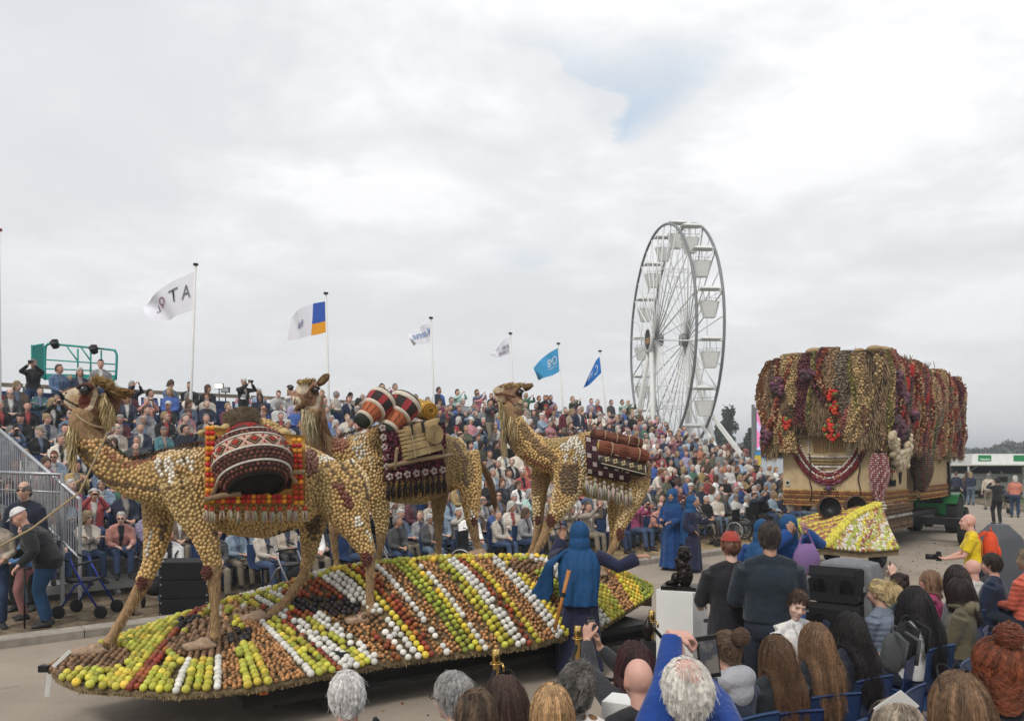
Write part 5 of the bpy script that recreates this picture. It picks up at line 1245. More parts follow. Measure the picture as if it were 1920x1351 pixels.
def col3(x, y, off, N):
 n=len(x); C=np.tile(GOLD*.95, (n, 1)); S=np.ones(n); near=off<.05
 C[(x>1010)&(x<1075)&(y<850)]=OLIVE
 for p in ([(965, 790), (990, 830), (1030, 865)], [(985, 780), (1020, 840), (1045, 850)]):m=sline(x, y, p, 7); C[m]=GOLD*1.15
 m=sline(x, y, [(978, 800), (1005, 835), (1040, 862)], 7); C[m]=BROWN*.8
 C[sline(x, y, [(1060, 838), (1078, 826), (1092, 845)], 9)]=WHT*.95
 for p in ([(1062, 850), (1060, 880)], [(1080, 845), (1078, 880)], [(1092, 850), (1094, 890)]):C[sline(x, y, p, 3.5)]=WHT*.85
 C[ell2(x, y, 1066, 900, 18, 30)]=DARK*1.5; C[ell2(x, y, 1080, 885, 5, 20)]=DARK*1.5
 C[sline(x, y, [(985, 855), (1010, 870), (1032, 878)], 4)]=REDO
 C[sline(x, y, [(1096, 880), (1085, 930), (1055, 960)], 6)]=LIGHT; C[sline(x, y, [(1038, 900), (1036, 960)], 4)]=LIGHT*1.05
 C[(x<1015)&(y>890)]=BROWN; C[(x<1012)&(y>930)]=LIGHT
 C[(x>1180)&(y<900)]=BROWN*1.2; C[sline(x, y, [(1205, 820), (1214, 850)], 4)]=GOLD*1.1; C[sline(x, y, [(1200, 920), (1175, 960), (1160, 985)], 6)]=LIGHT
 C[(x>1100)&(x<1190)&(y>900)&(y<950)]=OLIVE*1.1
 return C, S
def low3(x, y):
 t=np.zeros(len(x)); t[(x<1030)&(y>988)]=1; t[(x>1030)&(y>1005)]=1; t[(x<985)&(y<800)&(x>900)]=0; t[(x<968)&(y<842)]=.7; t[(x<990)&(y<782)]=.7; t[(x<955)&(y<865)]=.7; return t
T3=dict(origin=(1060, 1075), sp=.0305, lower=low3, bead=lambda x, y, P, N:~((x>1012)&(x<1032)&(y>885)), colour=col3, body=[dict(p=[(1042, 862, 42), (1075, 868, 50), (1110, 880, 52), (1150, 885, 52), (1185, 872, 42), (1198, 868, 34)], lat=.7), dict(p=[(1080, 840, 24), (1120, 830, 22), (1160, 840, 22)], lat=.6), dict(p=[(1060, 858, 38), (1020, 852, 32), (990, 834, 27), (968, 806, 23), (955, 775, 19), (953, 758, 17)], lat=.85), dict(p=[(1072, 868, 42, -.16, .55), (1065, 915, 34, -.2, .6), (1045, 955, 20, -.23, .8), (1030, 978, 13, -.25, .9), (1022, 1000, 11, -.25, 1), (1006, 1030, 7.5, -.25, 1), (1000, 1048, 9, -.25, 1)]), dict(p=[(1018, 880, 26, .18, .6), (1012, 920, 17, .22, .8), (1010, 960, 13, .24, .9), (1010, 985, 10, .25, 1), (1000, 1020, 7.5, .25, 1), (994, 1040, 9, .25, 1)]), dict(p=[(1196, 868, 32, -.14, .6), (1196, 905, 26, -.18, .7), (1182, 945, 19, -.22, .8), (1164, 985, 12, -.25, .9), (1156, 1010, 9, -.25, 1), (1138, 1045, 7.5, -.25, 1), (1128, 1072, 10, -.25, 1)]), dict(p=[(1165, 890, 26, .16, .6), (1152, 935, 15, .2, .8), (1150, 975, 11, .24, .9), (1150, 1000, 8, .25, 1), (1144, 1035, 7, .25, 1)])], feet=[(990, 1056, -.25, .32), (1118, 1080, -.25, .28)], knees=[(1030, 975, -.25, 11), (1007, 975, .15, 8), (1160, 1000, -.25, 10)], head=[dict(p=[(975, 735, 18), (958, 738, 17), (942, 738, 13), (930, 738, 9)], lat=.8), dict(p=[(962, 728, 13), (945, 729, 10), (932, 732, 7), (925, 735, 4)], lat=.85), dict(p=[(968, 748, 13), (952, 750, 8), (938, 748, 6), (930, 748, 5)], lat=.75), dict(p=[(968, 745, 16), (962, 765, 17), (958, 785, 20)], lat=.85), dict(p=[(976, 750, 8, -.09), (974, 758, 7, -.1)])], headcol=lambda x, y, off:_hc3(x, y), eyes=[(975, 736, -.125, 5.5)], ears=[[(982, 730, 5, -.1), (988, 726, 7, -.13), (994, 723, 6, -.14), (999, 721, 2.5, -.14)]], tufts=[(944, 725, 980, 724, 0, .10, 560, .5, -.8, 8, (.42, .30, .14)), (984, 724, 997, 722, -.14, .04, 160, .6, -.6, 5, (.40, .28, .14)), (938, 752, 948, 790, -.02, .07, 420, -.05, 1, 30, (.48, .38, .2)), (942, 780, 946, 840, -.02, .08, 420, -.02, 1, 26, (.46, .36, .2)), (956, 780, 968, 800, -.14, .05, 300, -.1, 1, 30, (.46, .34, .18)), (1000, 815, 1090, 813, 0, .05, 320, .4, -1, 4, (.12, .07, .04))], tail=None)
def _hc3(x, y):
 C=np.tile(np.array((.29, .17, .10)), (len(x), 1)); cream=np.array((.52, .41, .28))
 C[sline(x, y, [(930, 748), (942, 749)], 5)]=cream; C[sline(x, y, [(925, 735), (940, 728)], 5)]=cream*.85; C[sline(x, y, [(978, 752), (973, 762), (962, 758)], 4)]=cream*.8
 C[ell2(x, y, 974, 736, 8, 8)]=np.array((.07, .03, .02)); C[sline(x, y, [(918, 742), (938, 738), (966, 744)], 1.8)]=(.10, .04, .025); C[sline(x, y, [(950, 745), (966, 760)], 2.2)]=(.12, .05, .03); C[ell2(x, y, 939, 725, 3, 1.6)]=(.03, .02, .015)
 C[(y>770)]=np.array((.19, .11, .06)); return C
CAM3, U3, F3=camel('farthest camel sculpture, carrying three rolled carpets, chin raised', PL3, T3, 33)
# saddle cloths and loads on the camels
M_FELT=mat('ochre_felt', (.42, .22, .05), rough=.95, var=.3, vscale=14, bump=1, bscale=50)
M_DCLOTH=mat('dark_plum_cloth', (.05, .018, .022), rough=.9, var=.5, vscale=20, bump=1, bscale=60)
M_LOG=mat('peeled_branch', (.25, .17, .10), rough=.85, var=.3, vscale=9, bump=.8, bscale=30)
M_ROPE=mat('rope', (.38, .29, .17), rough=.95, bump=.6, bscale=120)
M_VC=mat('painted_fibre', src='vcol', rough=.8, var=.18, vscale=24, bump=.6, bscale=80)
def panel(pl, quad, off, bulge=.06, nx=10, ny=8, thick=.02):
 """cloth hanging over the flank: quad = four pixels (tl, tr, br, bl)"""
 V=[]
 for j in range(ny+1):
  for i in range(nx+1):
   u, v=i/nx, j/ny; x=lerp(lerp(quad[0][0], quad[1][0], u), lerp(quad[3][0], quad[2][0], u), v); y=lerp(lerp(quad[0][1], quad[1][1], u), lerp(quad[3][1], quad[2][1], u), v)
   V.append(pl.at(x, y, off-bulge*sin(pi*min(1, v*1.0))**.7+.12*max(0, .25-v)+.006*sin(i*2.1)))
 n=nx+1; F=[[j*n+i, j*n+i+1, (j+1)*n+i+1, (j+1)*n+i] for j in range(ny) for i in range(nx)]
 m=len(V); V2=[p+pl.n*thick for p in V]; mb=MB()
 rim=[[i, i+1, i+1+m, i+m] for i in range(nx)]+[[ny*n+i, ny*n+i+1, ny*n+i+1+m, ny*n+i+m] for i in range(nx)]+[[j*n, (j+1)*n, (j+1)*n+m, j*n+m] for j in range(ny)]+[[j*n+nx, (j+1)*n+nx, (j+1)*n+nx+m, j*n+nx+m] for j in range(ny)]
 mb.add(V+V2, F+[[a+m for a in f[::-1]] for f in F]+rim)
 return mb
def loc_px(pl, quad, u, v, off, bulge=.06):
 x=lerp(lerp(quad[0][0], quad[1][0], u), lerp(quad[3][0], quad[2][0], u), v); y=lerp(lerp(quad[0][1], quad[1][1], u), lerp(quad[3][1], quad[2][1], u), v)
 return pl.at(x, y, off-bulge*sin(pi*min(1, v))**.7+.12*max(0, .25-v))
def tassels(pl, pts, off, L, root, under, col, head, name='tassel'):
 for (x, y) in pts:
  p=pl.at(x, y, off); mb=MB(); mb.col=head; mb.ell(p, (.022, .022, .026), 8, 6)
  for k in range(16):
   a=RNG.uniform(0, 6.28); r=RNG.uniform(.3, 1)*.03; q=p+Vector((cos(a)*r, sin(a)*r, -L*RNG.uniform(.75, 1.1))); mb.col=tuple(c*RNG.uniform(.7, 1.15) for c in col)
   mb.tube([p-Vector((0, 0, .01)), lerp(p, q, .5)+Vector((cos(a)*r*.5, sin(a)*r*.5, 0)), q], [.006, .007, .003], 4)
  under(mb.build(name, M_VC, root, True, True))
def stick(pts, r, label=None, name='branch'):
 mb=MB(); mb.tube(smoothpath(pts, 3), r, 8); return mb
Q1=[(385, 800), (572, 816), (573, 944), (383, 948)]
def saddle1():
 U1(panel(PL1, Q1, -.42).build('saddle_cloth', M_FELT, CAM1, True))
 U1(panel(PL1, [(404, 815), (546, 826), (546, 924), (404, 926)], -.45, .06).build('saddle_lining', M_DCLOTH, CAM1, True))
 me=MB(); me.ell((0, 0, 0), (1, 1, .9), 10, 7); fm=me.mesh('edge_fruit', True); fm.materials.append(M_FRUIT)
 OR, RE=(.62, .25, .02), (.42, .03, .015)
 def put(x, y, c, r=.024, off=-.5):
  p=PL1.at(x, y, off-.03*sin(pi*max(0, min(1, (y-800)/145)))); o=U1(obj('edge_fruit', fm, None, CAM1, p)); o.scale=(r, r, r); o.color=(*[q*RNG.uniform(.85, 1.15) for q in c], 1)
 for k in range(15):
  y=802+k*9.7; c=OR if k%2==0 else RE
  for x in (388, 396):put(x+2, y, c, .0275)
  if y>812:
   for x in (551, 561):put(x+(y-815)*.03, y+4, c if k%3 else RE, .0275)
 for k in range(15):
  x=408+k*9.6; c=OR if k%3==1 else RE
  for y in (930, 939):put(x, y, c, .0265)
 tassels(PL1, [(385+i*15.5+RNG.uniform(-3, 3), 952+RNG.uniform(-2, 2)) for i in range(13)], -.47, .13, CAM1, U1, (.46, .38, .28), (.45, .06, .03))
 for (x, y, r) in ((405, 806, 10), (425, 802, 9), (532, 812, 11), (545, 822, 9), (380, 812, 7)):
  mb=MB(); p=PL1.at(x, y, -.3); mb.ell(p, (r*.006, .1, r*.005), 10, 7); me2=fuse(mb, .015, 1); me2.materials.append(mat('fleece', (.50, .37, .17), rough=1, var=.3, vscale=20, bump=1, bscale=60)); U1(obj('fleece_roll', me2, None, CAM1))
saddle1()
def branches(pl, lst, label, off):
 for i, (x0, y0, x1, y1, r) in enumerate(lst):
  a, b=pl.at(x0, y0, off), pl.at(x1, y1, off-.04); m=lerp(a, b, .5)+Vector((0, 0, .012)); mb=stick([a, m, b], [r, r*1.1, r, r*.95, r, r*.9, r*.8])
  o=mb.build('wooden_pole', M_LOG, None, True); tag(o, label[i], 'pole')
branches(PL1, [(398, 927, 425, 868, .022), (384, 936, 452, 925, .026), (520, 862, 556, 905, .022), (500, 896, 572, 884, .026)], ['upright peeled branch at the left end of the big drum', 'level branch bound across the lower left of the orange-trimmed saddle', 'slanting branch right of the big drum', 'level branch jutting right from under the big drum'], -.52)
def big_drum():
 c=PL1.at(470, 858, -.46); ax=(-PL1.n*.50+Vector((0, 0, -1))*.86+PL1.h*-.10).normalized()
 q=(-ax).to_track_quat('Z', 'Y').to_matrix(); root=thing('drum', 'big goblet drum with diamond band and beaded rings slung on the nearest camel', 'drum', c)
 def ring(prof, col, name, n=40, m=M_VC):
  mb=MB(); mb.col=col; mb.lathe((0, 0, 0), prof, n, q); return mb.build(name, m, root, True, True)
 R=lambda z:interp(z, [-.30, -.22, -.1, .02, .12, .2, .27, .33], [.255, .33, .375, .37, .335, .27, .19, .13])
 def band(z0, z1, col, name, ex=0):
  zs=np.linspace(z0, z1, 5); ring([(R(z)+ex-.03, z) for z in (z0, )]+[(R(z)+ex, z) for z in zs]+[(R(z1)+ex-.03, z1)], col, name)
 BR=(.055, .03, .022); WH=(.55, .50, .44)
 band(-.30, -.22, BR, 'lower_rim'); band(-.22, -.205, WH, 'cord_ring', .01); band(-.205, -.09, BR, 'bead_band'); band(-.09, -.075, WH, 'cord_ring', .01); band(-.075, .055, (.50, .33, .25), 'diamond_band'); band(.055, .07, WH, 'cord_ring', .01)
 band(.07, .14, BR, 'bead_band'); band(.14, .155, WH, 'cord_ring', .01); band(.155, .24, (.06, .035, .03), 'paisley_band'); band(.24, .33, (.20, .02, .015), 'red_collar')
 ring([(.10, .31), (.15, .33), (.155, .44), (.17, .48), (.12, .49), (.02, .48)], (.10, .075, .045), 'fur_neck')
 ring([(.258, -.305), (.262, -.32), (.235, -.32), (.23, -.28), (.20, -.16), (.02, -.12)], (.008, .007, .007), 'mouth')
 def onr(z, a, out=0):r=R(z)+out; return q@Vector((r*cos(a), r*sin(a), z))
 for k in range(14):
  a=2*pi*k/14; mb=MB(); mb.col=(.05, .03, .02); w=.075
  def dia(h, wd, out, col):
   mb.col=col; P=[onr(-.01+dz, a+da, out) for dz, da in ((-h, 0), (0, wd), (h, 0), (0, -wd))]; I=[onr(-.01+dz, a+da, -.01) for dz, da in ((-h, 0), (0, wd), (h, 0), (0, -wd))]
   mb.add(P+I, [[0, 1, 2, 3], [0, 4, 5, 1], [1, 5, 6, 2], [2, 6, 7, 3], [3, 7, 4, 0]])
  dia(.062, .19, .006, (.06, .035, .02)); dia(.047, .145, .010, (.42, .26, .17)); dia(.04, .12, .013, (.05, .03, .02)); dia(.028, .085, .017, (.32, .03, .02)); mb.build('diamond', M_VC, root, False, True)
  for dz in (-.045, .03):
   a2=a+pi/14; mb=MB(); mb.col=(.40, .04, .03); mb.ell(onr(dz, a2, .008), (.011, .011, .011), 6, 5); mb.build('red_bead', M_VC, root, True, True)
 P=[]; N=[]; C=[]
 for (z0, z1, rows, cnt) in ((-.2, -.095, 3, 44), (.075, .135, 2, 46), (-.29, -.225, 2, 40)):
  for j in range(rows):
   z=lerp(z0, z1, (j+.5)/rows)
   for k in range(cnt):a=2*pi*(k+.5*(j%2))/cnt; P.append(tuple(onr(z, a, .004))); N.append(tuple(q@Vector((cos(a), sin(a), -.2)))); C.append(np.array((.17, .06, .045))*RNG.uniform(.5, 1.7))
 V, F, Cc=instances(BEAD, P, N, [(0, 0, 1)]*len(P), np.full((len(P), 3), .0155), C); o=obj('beads', make_mesh('beads', V, F, True, Cc), M_VC, root); o['kind']='stuff'
 rts=[((q@Vector((.155*cos(a), .155*sin(a), RNG.uniform(.34, .48)))), q@Vector((cos(a), sin(a), .4)), .035, .003, np.array((.22, .17, .10))*RNG.uniform(.4, 1.3)) for a in [RNG.uniform(0, 6.28) for _ in range(500)]]
 o=tufts('fur', rts, root); o['kind']='stuff'
 for k in range(9):
  a=2*pi*k/9; pts=[onr(.2+.03*sin(t), a+.16*cos(t)*(1-t/9), .008) for t in np.linspace(0, 5.2, 12)]; mb=MB(); mb.col=(.40, .03, .02); mb.tube(pts, .008, 5); mb.build('swirl', M_VC, root, True, True)
big_drum()
mb=MB(); mb.tube([PL1.at(205, 803, -.16), PL1.at(188, 840, -.2), PL1.at(150, 922, -.22), PL1.at(60, 990, -.25), PL1.at(-30, 1040, -.3)], .009, 6)
tag(mb.build('lead_rope', M_ROPE, None, True), "slack rope running down left from the first camel's halter", 'rope')
mb=MB(); mb.tube(smoothpath([PL1.at(138, 770, -.02), PL1.at(152, 785, -.15), PL1.at(178, 798, -.17), PL1.at(205, 803, -.16)], 4), .008, 6); U1(mb.build('halter', M_ROPE, CAM1, True))
Q2=[(718, 800), (835, 792), (836, 888), (722, 902)]
U2(panel(PL2, Q2, -.42).build('saddle_cloth', M_DCLOTH, CAM2, True))
def flowers2():
 for i in range(7):
  p=PL2.at(730+i*16.5, 893-i*2.1, -.46)
  mb=MB(); mb.col=(.42, .35, .32)
  for k in range(5):a=k*2*pi/5; mb.ell(p-PL2.n*.01+PL2.h*cos(a)*.028+Vector((0, 0, sin(a)*.028)), (.02, .016, .02), 8, 5)
  mb.col=(.12, .03, .04); mb.ell(p-PL2.n*.03, (.012, .012, .012), 6, 5); U2(mb.build('white_flower', M_VC, CAM2, True, True))
 for i in range(5):
  p=PL2.at(716+i*2.2, 802+i*18, -.47); mb=MB(); mb.col=(.40, .32, .30)
  for k in range(5):a=k*2*pi/5; mb.ell(p-PL2.n*.01+PL2.h*cos(a)*.026+Vector((0, 0, sin(a)*.026)), (.019, .015, .019), 8, 5)
  U2(mb.build('white_flower', M_VC, CAM2, True, True))
 P=[]; N=[]; C=[]
 for i in range(420):
  u, v=RNG.random(), RNG.random(); p=loc_px(PL2, Q2, u, v, -.425); P.append(tuple(p)); N.append(tuple(-PL2.n)); C.append(np.array((.10, .02, .035))*RNG.uniform(.4, 2.0))
 V, F, Cc=instances(BEAD, P, N, [(0, 0, 1)]*len(P), np.full((len(P), 3), .02), C); o=U2(obj('cloth_beads', make_mesh('cloth_beads', V, F, True, Cc), M_VC, CAM2)); o['kind']='stuff'
 tassels(PL2, [(728+i*10.5, 904-i*1.2) for i in range(11)], -.44, .2, CAM2, U2, (.03, .02, .018), (.05, .02, .02))
flowers2()
def djembe(x0, y0, x1, y1, s, label):
 """goblet drum from its foot (x0, y0) to its skin (x1, y1)"""
 a, b=PL2.at(x0, y0, -.36), PL2.at(x1, y1, -.24); L=(b-a).length; q=(b-a).normalized().to_track_quat('Z', 'Y').to_matrix(); root=thing('drum', label, 'drum', a, 0, 'striped goblet drums on the middle camel')
 def ring(prof, col, name, n=28): mb=MB(); mb.col=col; mb.lathe((0, 0, 0), [(r*s, z*L) for r, z in prof], n, q); mb.build(name, M_VC, root, True, True)
 ring([(0, 0), (.10, 0), (.115, .06), (.118, .12)], (.025, .028, .022), 'foot'); ring([(.10, .115), (.135, .12), (.14, .19), (.11, .2)], (.55, .48, .38), 'woven_ring'); ring([(.11, .19), (.128, .2), (.135, .35), (.165, .5), (.15, .51)], (.42, .12, .05), 'orange_body')
 ring([(.15, .49), (.19, .5), (.195, .56), (.16, .57)], (.58, .5, .4), 'woven_ring'); ring([(.16, .56), (.188, .57), (.205, .72), (.215, .85), (.18, .86)], (.03, .022, .02), 'striped_body'); ring([(.18, .84), (.225, .85), (.228, .95), (.2, .955)], (.60, .52, .42), 'woven_ring'); ring([(.2, .95), (.222, .952), (.215, 1.0), (.0, 1.0)], (.03, .04, .025), 'skin')
 for k in range(12):
  t=2*pi*k/12
  if k%2: mb=MB(); mb.col=(.30, .035, .04); P=[q@Vector(((r*s+e)*cos(t+d), (r*s+e)*sin(t+d), z*L)) for z, r in ((.575, .189), (.72, .206), (.845, .216)) for d in (-.21, .21) for e in (.003, )]; mb.add(P, [[0, 1, 3, 2], [2, 3, 5, 4]]); mb.build('red_stripe', M_VC, root, False, True)
  for zz, rr in ((.3, .133), (.42, .152)): mb=MB(); mb.col=(.10, .03, .02); mb.cyl(q@Vector((rr*s*cos(t), rr*s*sin(t), (zz-.08)*L)), q@Vector((rr*1.05*s*cos(t), rr*1.05*s*sin(t), (zz+.04)*L)), .004, 4); mb.build('seam', M_VC, root, False, True)
djembe(676, 792, 720, 747, .80, 'striped red and black goblet drum on the middle camel, the left and smaller one')
djembe(722, 812, 763, 752, .88, 'striped goblet drum with black foot on the middle camel, right beside the yellow mat')
def roll(pl, x0, y0, x1, y1, r, off0, off1, label, col, edge, core, ties, name='rolled_carpet', cat='carpet', slits=0, group=None):
 a, b=pl.at(x0, y0, off0), pl.at(x1, y1, off1); ax=(b-a).normalized(); q=ax.to_track_quat('Z', 'Y').to_matrix(); L=(b-a).length; root=thing(name, label, cat, a, 0, group)
 mb=MB(); mb.col=col; mb.lathe((0, 0, 0), [(r*.97, 0), (r, .01), (r*1.02, L*.5), (r, L-.01), (r*.9, L), (0, L)], 26, q); mb.build('roll', M_VC, root, True, True)
 mb=MB(); n=60
 pts=[q@Vector((r*(1-.75*t/n)*.92*cos(t*.32), r*(1-.75*t/n)*.92*sin(t*.32), -.008-.0005*t)) for t in range(n)]; mb.col=edge; mb.tube(pts, r*.085, 5); mb.build('spiral_edge', M_VC, root, True, True)
 mb=MB(); mb.col=core; mb.lathe((0, 0, 0), [(r*.97, .004), (r*.1, .03), (0, .03)], 20, q); mb.build('rolled_end', M_VC, root, True, True)
 for t in ties:
  mb=MB(); mb.tube([q@Vector((r*1.05*cos(k), r*1.05*sin(k), L*t)) for k in np.linspace(0, 2*pi, 18)[:-1]], .008, 5, closed=True); mb.build('tie', M_ROPE, root, True)
 P=[]; N=[]; C=[]
 for i in range(slits):
  k=2*pi*i/slits; w=2*pi*r/slits*.42
  for j in range(3):P.append(tuple(q@Vector((r*cos(k), r*sin(k), L*(j+.5)/3)))); N.append(tuple(q@Vector((cos(k), sin(k), 0)))); C.append(np.array(col)*RNG.uniform(.4, 1.9))
 if P:
  V, F, Cc=instances(bead_unit(6, 1, 0), P, N, [tuple(ax)]*len(P), np.tile([[L/6.2, w, .012]], (len(P), 1)), C); o=obj('reeds', make_mesh('reeds', V, F, False, Cc), M_VC, root); o['kind']='stuff'
 return root
roll(PL2, 806, 771, 772, 762, .11, -.3, .25, 'rolled yellow mat with spiral end on the middle camel, above the crate', (.40, .23, .04), (.42, .22, .03), (.14, .07, .02), (.3, .7), 'rolled_mat', 'mat', 40)
def crate():
 root=thing('wicker_crate', 'pale split-wood crate with leather straps hanging on the middle camel', 'crate', PL2.at(790, 860, -.5))
 o0=root.location; A, B, Cc, D=[PL2.at(x, y, -.62) for x, y in ((758, 803), (818, 790), (829, 843), (766, 861))]; E, G=PL2.at(741, 826, -.36), PL2.at(750, 868, -.36)
 A2, B2=PL2.at(768, 800, -.30), PL2.at(822, 784, -.30)
 MW=mat('split_wood', (.36, .26, .125), rough=.85, var=.35, vscale=8, bump=.8, bscale=30, ovar=.15)
 n=8
 for k in range(n):
  a, b=lerp(A, D, (k+.5)/n), lerp(B, Cc, (k+.5)/n); mb=MB(); h=(A-D).length/n*.86; q=(b-a).normalized().to_track_quat('X', 'Z').to_matrix(); mb.box((a+b)/2-o0+Vector((0, 0, RNG.uniform(-.004, .004))), ((b-a).length*RNG.uniform(1, 1.03), .03, h), M=q); mb.build('slat', MW, root)
  a2=lerp(A2-(A2-A)*0, E, k/n) if False else lerp(E+Vector((0, 0, .12)), G, (k+.5)/n); mb=MB(); mb.beam(a2-o0, lerp(A, D, (k+.5)/n)-o0, .03, h*.9); mb.build('slat', MW, root)
 for k in range(3):
  a, b=lerp(A, A2, (k+.5)/3), lerp(B, B2, (k+.5)/3); mb=MB(); mb.beam(a-o0, b-o0, .09, .03); mb.build('slat', MW, root)
 mb=MB(); mb.add([p-o0 for p in (A+PL2.n*.03, B+PL2.n*.03, Cc+PL2.n*.03, D+PL2.n*.03)], [[0, 1, 2, 3]]); mb.build('inner_wall', M_BLACKR, root)
 for t in (.18, .52):
  a, b=lerp(A, B, t)-PL2.n*.025, lerp(D, Cc, t)-PL2.n*.025; mb=MB(); mb.beam(lerp(A2, B2, t)-o0+Vector((0, 0, .03)), a-o0+Vector((0, 0, .02)), .03, .012); mb.beam(a-o0+Vector((0, 0, .02)), lerp(a, b, .25)-o0, .035, .012); mb.build('strap', M_BLACKR, root)
 mb=MB(); mb.beam(lerp(A, B, .18)-PL2.n*.02-o0, lerp(D, Cc, .18)-PL2.n*.02-o0, .012); mb.beam(lerp(A, B, .6)-PL2.n*.02-o0, lerp(D, Cc, .6)-PL2.n*.02-o0, .012); mb.build('cord', M_ROPE, root)
 c=lerp(lerp(A, B, .82), lerp(D, Cc, .82), .4)-PL2.n*.04-o0; mb=MB(); q=(-PL2.n).to_track_quat('Z', 'Y').to_matrix()
 for k in range(6): mb.tube([c+q@Vector(((.02+.018*k)*cos(t), (.02+.018*k)*sin(t), 0)) for t in np.linspace(0, 6.28, 15)[:-1]], .009, 5, closed=True)
 mb.build('woven_disc', MW, root, True)
crate()
branches(PL2, [(727, 874, 848, 852, .026), (740, 880, 745, 838, .02), (836, 868, 828, 836, .02)], ['long peeled branch under the wicker crate', 'short upright branch left of the wicker crate', 'short upright branch right of the wicker crate'], -.56)
Q3=[(1098, 815), (1185, 835), (1180, 905), (1102, 890)]
U3(panel(PL3, Q3, -.36, .05).build('saddle_cloth', M_DCLOTH, CAM3, True))
for i in range(8):
 for j in range(5):
  if (i+j)%2:continue
  mb=MB(); mb.col=(.42, .33, .30); p=[loc_px(PL3, Q3, (i+a)/8, (j+b)/5, -.375, .05) for a, b in ((.15, .2), (.85, .2), (.85, .75), (.15, .75))]; mb.add(p+[v+PL3.n*.02 for v in p], [[0, 1, 2, 3], [0, 4, 5, 1], [1, 5, 6, 2], [2, 6, 7, 3], [3, 7, 4, 0]]); U3(mb.build('cloth_square', M_VC, CAM3, False, True))
tassels(PL3, [(1100+i*8.2, 896+i*2.2+(6 if i%2 else 0)) for i in range(11)], -.40, .19, CAM3, U3, (.50, .44, .36), (.35, .28, .24))
roll(PL3, 1113, 814, 1202, 832, .074, -.22, -.22, 'topmost rolled carpet on the third camel, reddish brown with a dark end', (.15, .055, .035), (.10, .04, .03), (.03, .015, .01), (.2, .45, .7, .9), slits=30, group='rolled carpets on the third camel')
roll(PL3, 1120, 838, 1212, 857, .095, -.34, -.34, 'middle rolled carpet on the third camel, orange brown with a yellow end', (.17, .055, .03), (.45, .29, .08), (.22, .13, .03), (.25, .8), slits=44, group='rolled carpets on the third camel')
rc=roll(PL3, 1120, 863, 1210, 882, .082, -.36, -.36, 'lowest rolled carpet on the third camel, charcoal with gold motifs on its flap', (.035, .032, .028), (.05, .055, .06), (.012, .014, .016), (.5, ), group='rolled carpets on the third camel')
def flap():
 q=[(1130, 853), (1210, 873), (1211, 889), (1128, 868)]; mb=panel(PL3, q, -.46, .01, 8, 3, .012); mb.V=[Vector(v)-rc.location for v in mb.V]; mb.build('flap', mat('charcoal_weave', (.075, .062, .045), rough=.9, var=.3, vscale=20, bump=.8, bscale=60), rc, True)
 for i in range(5):
  p=loc_px(PL3, q, (i+.6)/5.3, .35, -.475, .01)-rc.location; mb=MB(); mb.col=(.45, .36, .2)
  for k in range(4):a=k*pi/2+.6; mb.ell(p+PL3.h*cos(a)*.022+Vector((0, 0, sin(a)*.022)), (.016, .008, .016), 7, 5)
  mb.build('gold_motif', M_VC, rc, True, True)
 pts=[loc_px(PL3, q, u, 1.0, -.475, .01)-rc.location for u in np.linspace(0, 1, 8)]+[loc_px(PL3, q, 1, v, -.475, .01)-rc.location for v in (.6, 0)]
 mb=MB(); mb.col=(.5, .43, .32); mb.tube(pts, .007, 5); mb.build('white_piping', M_VC, rc, True, True)
flap()
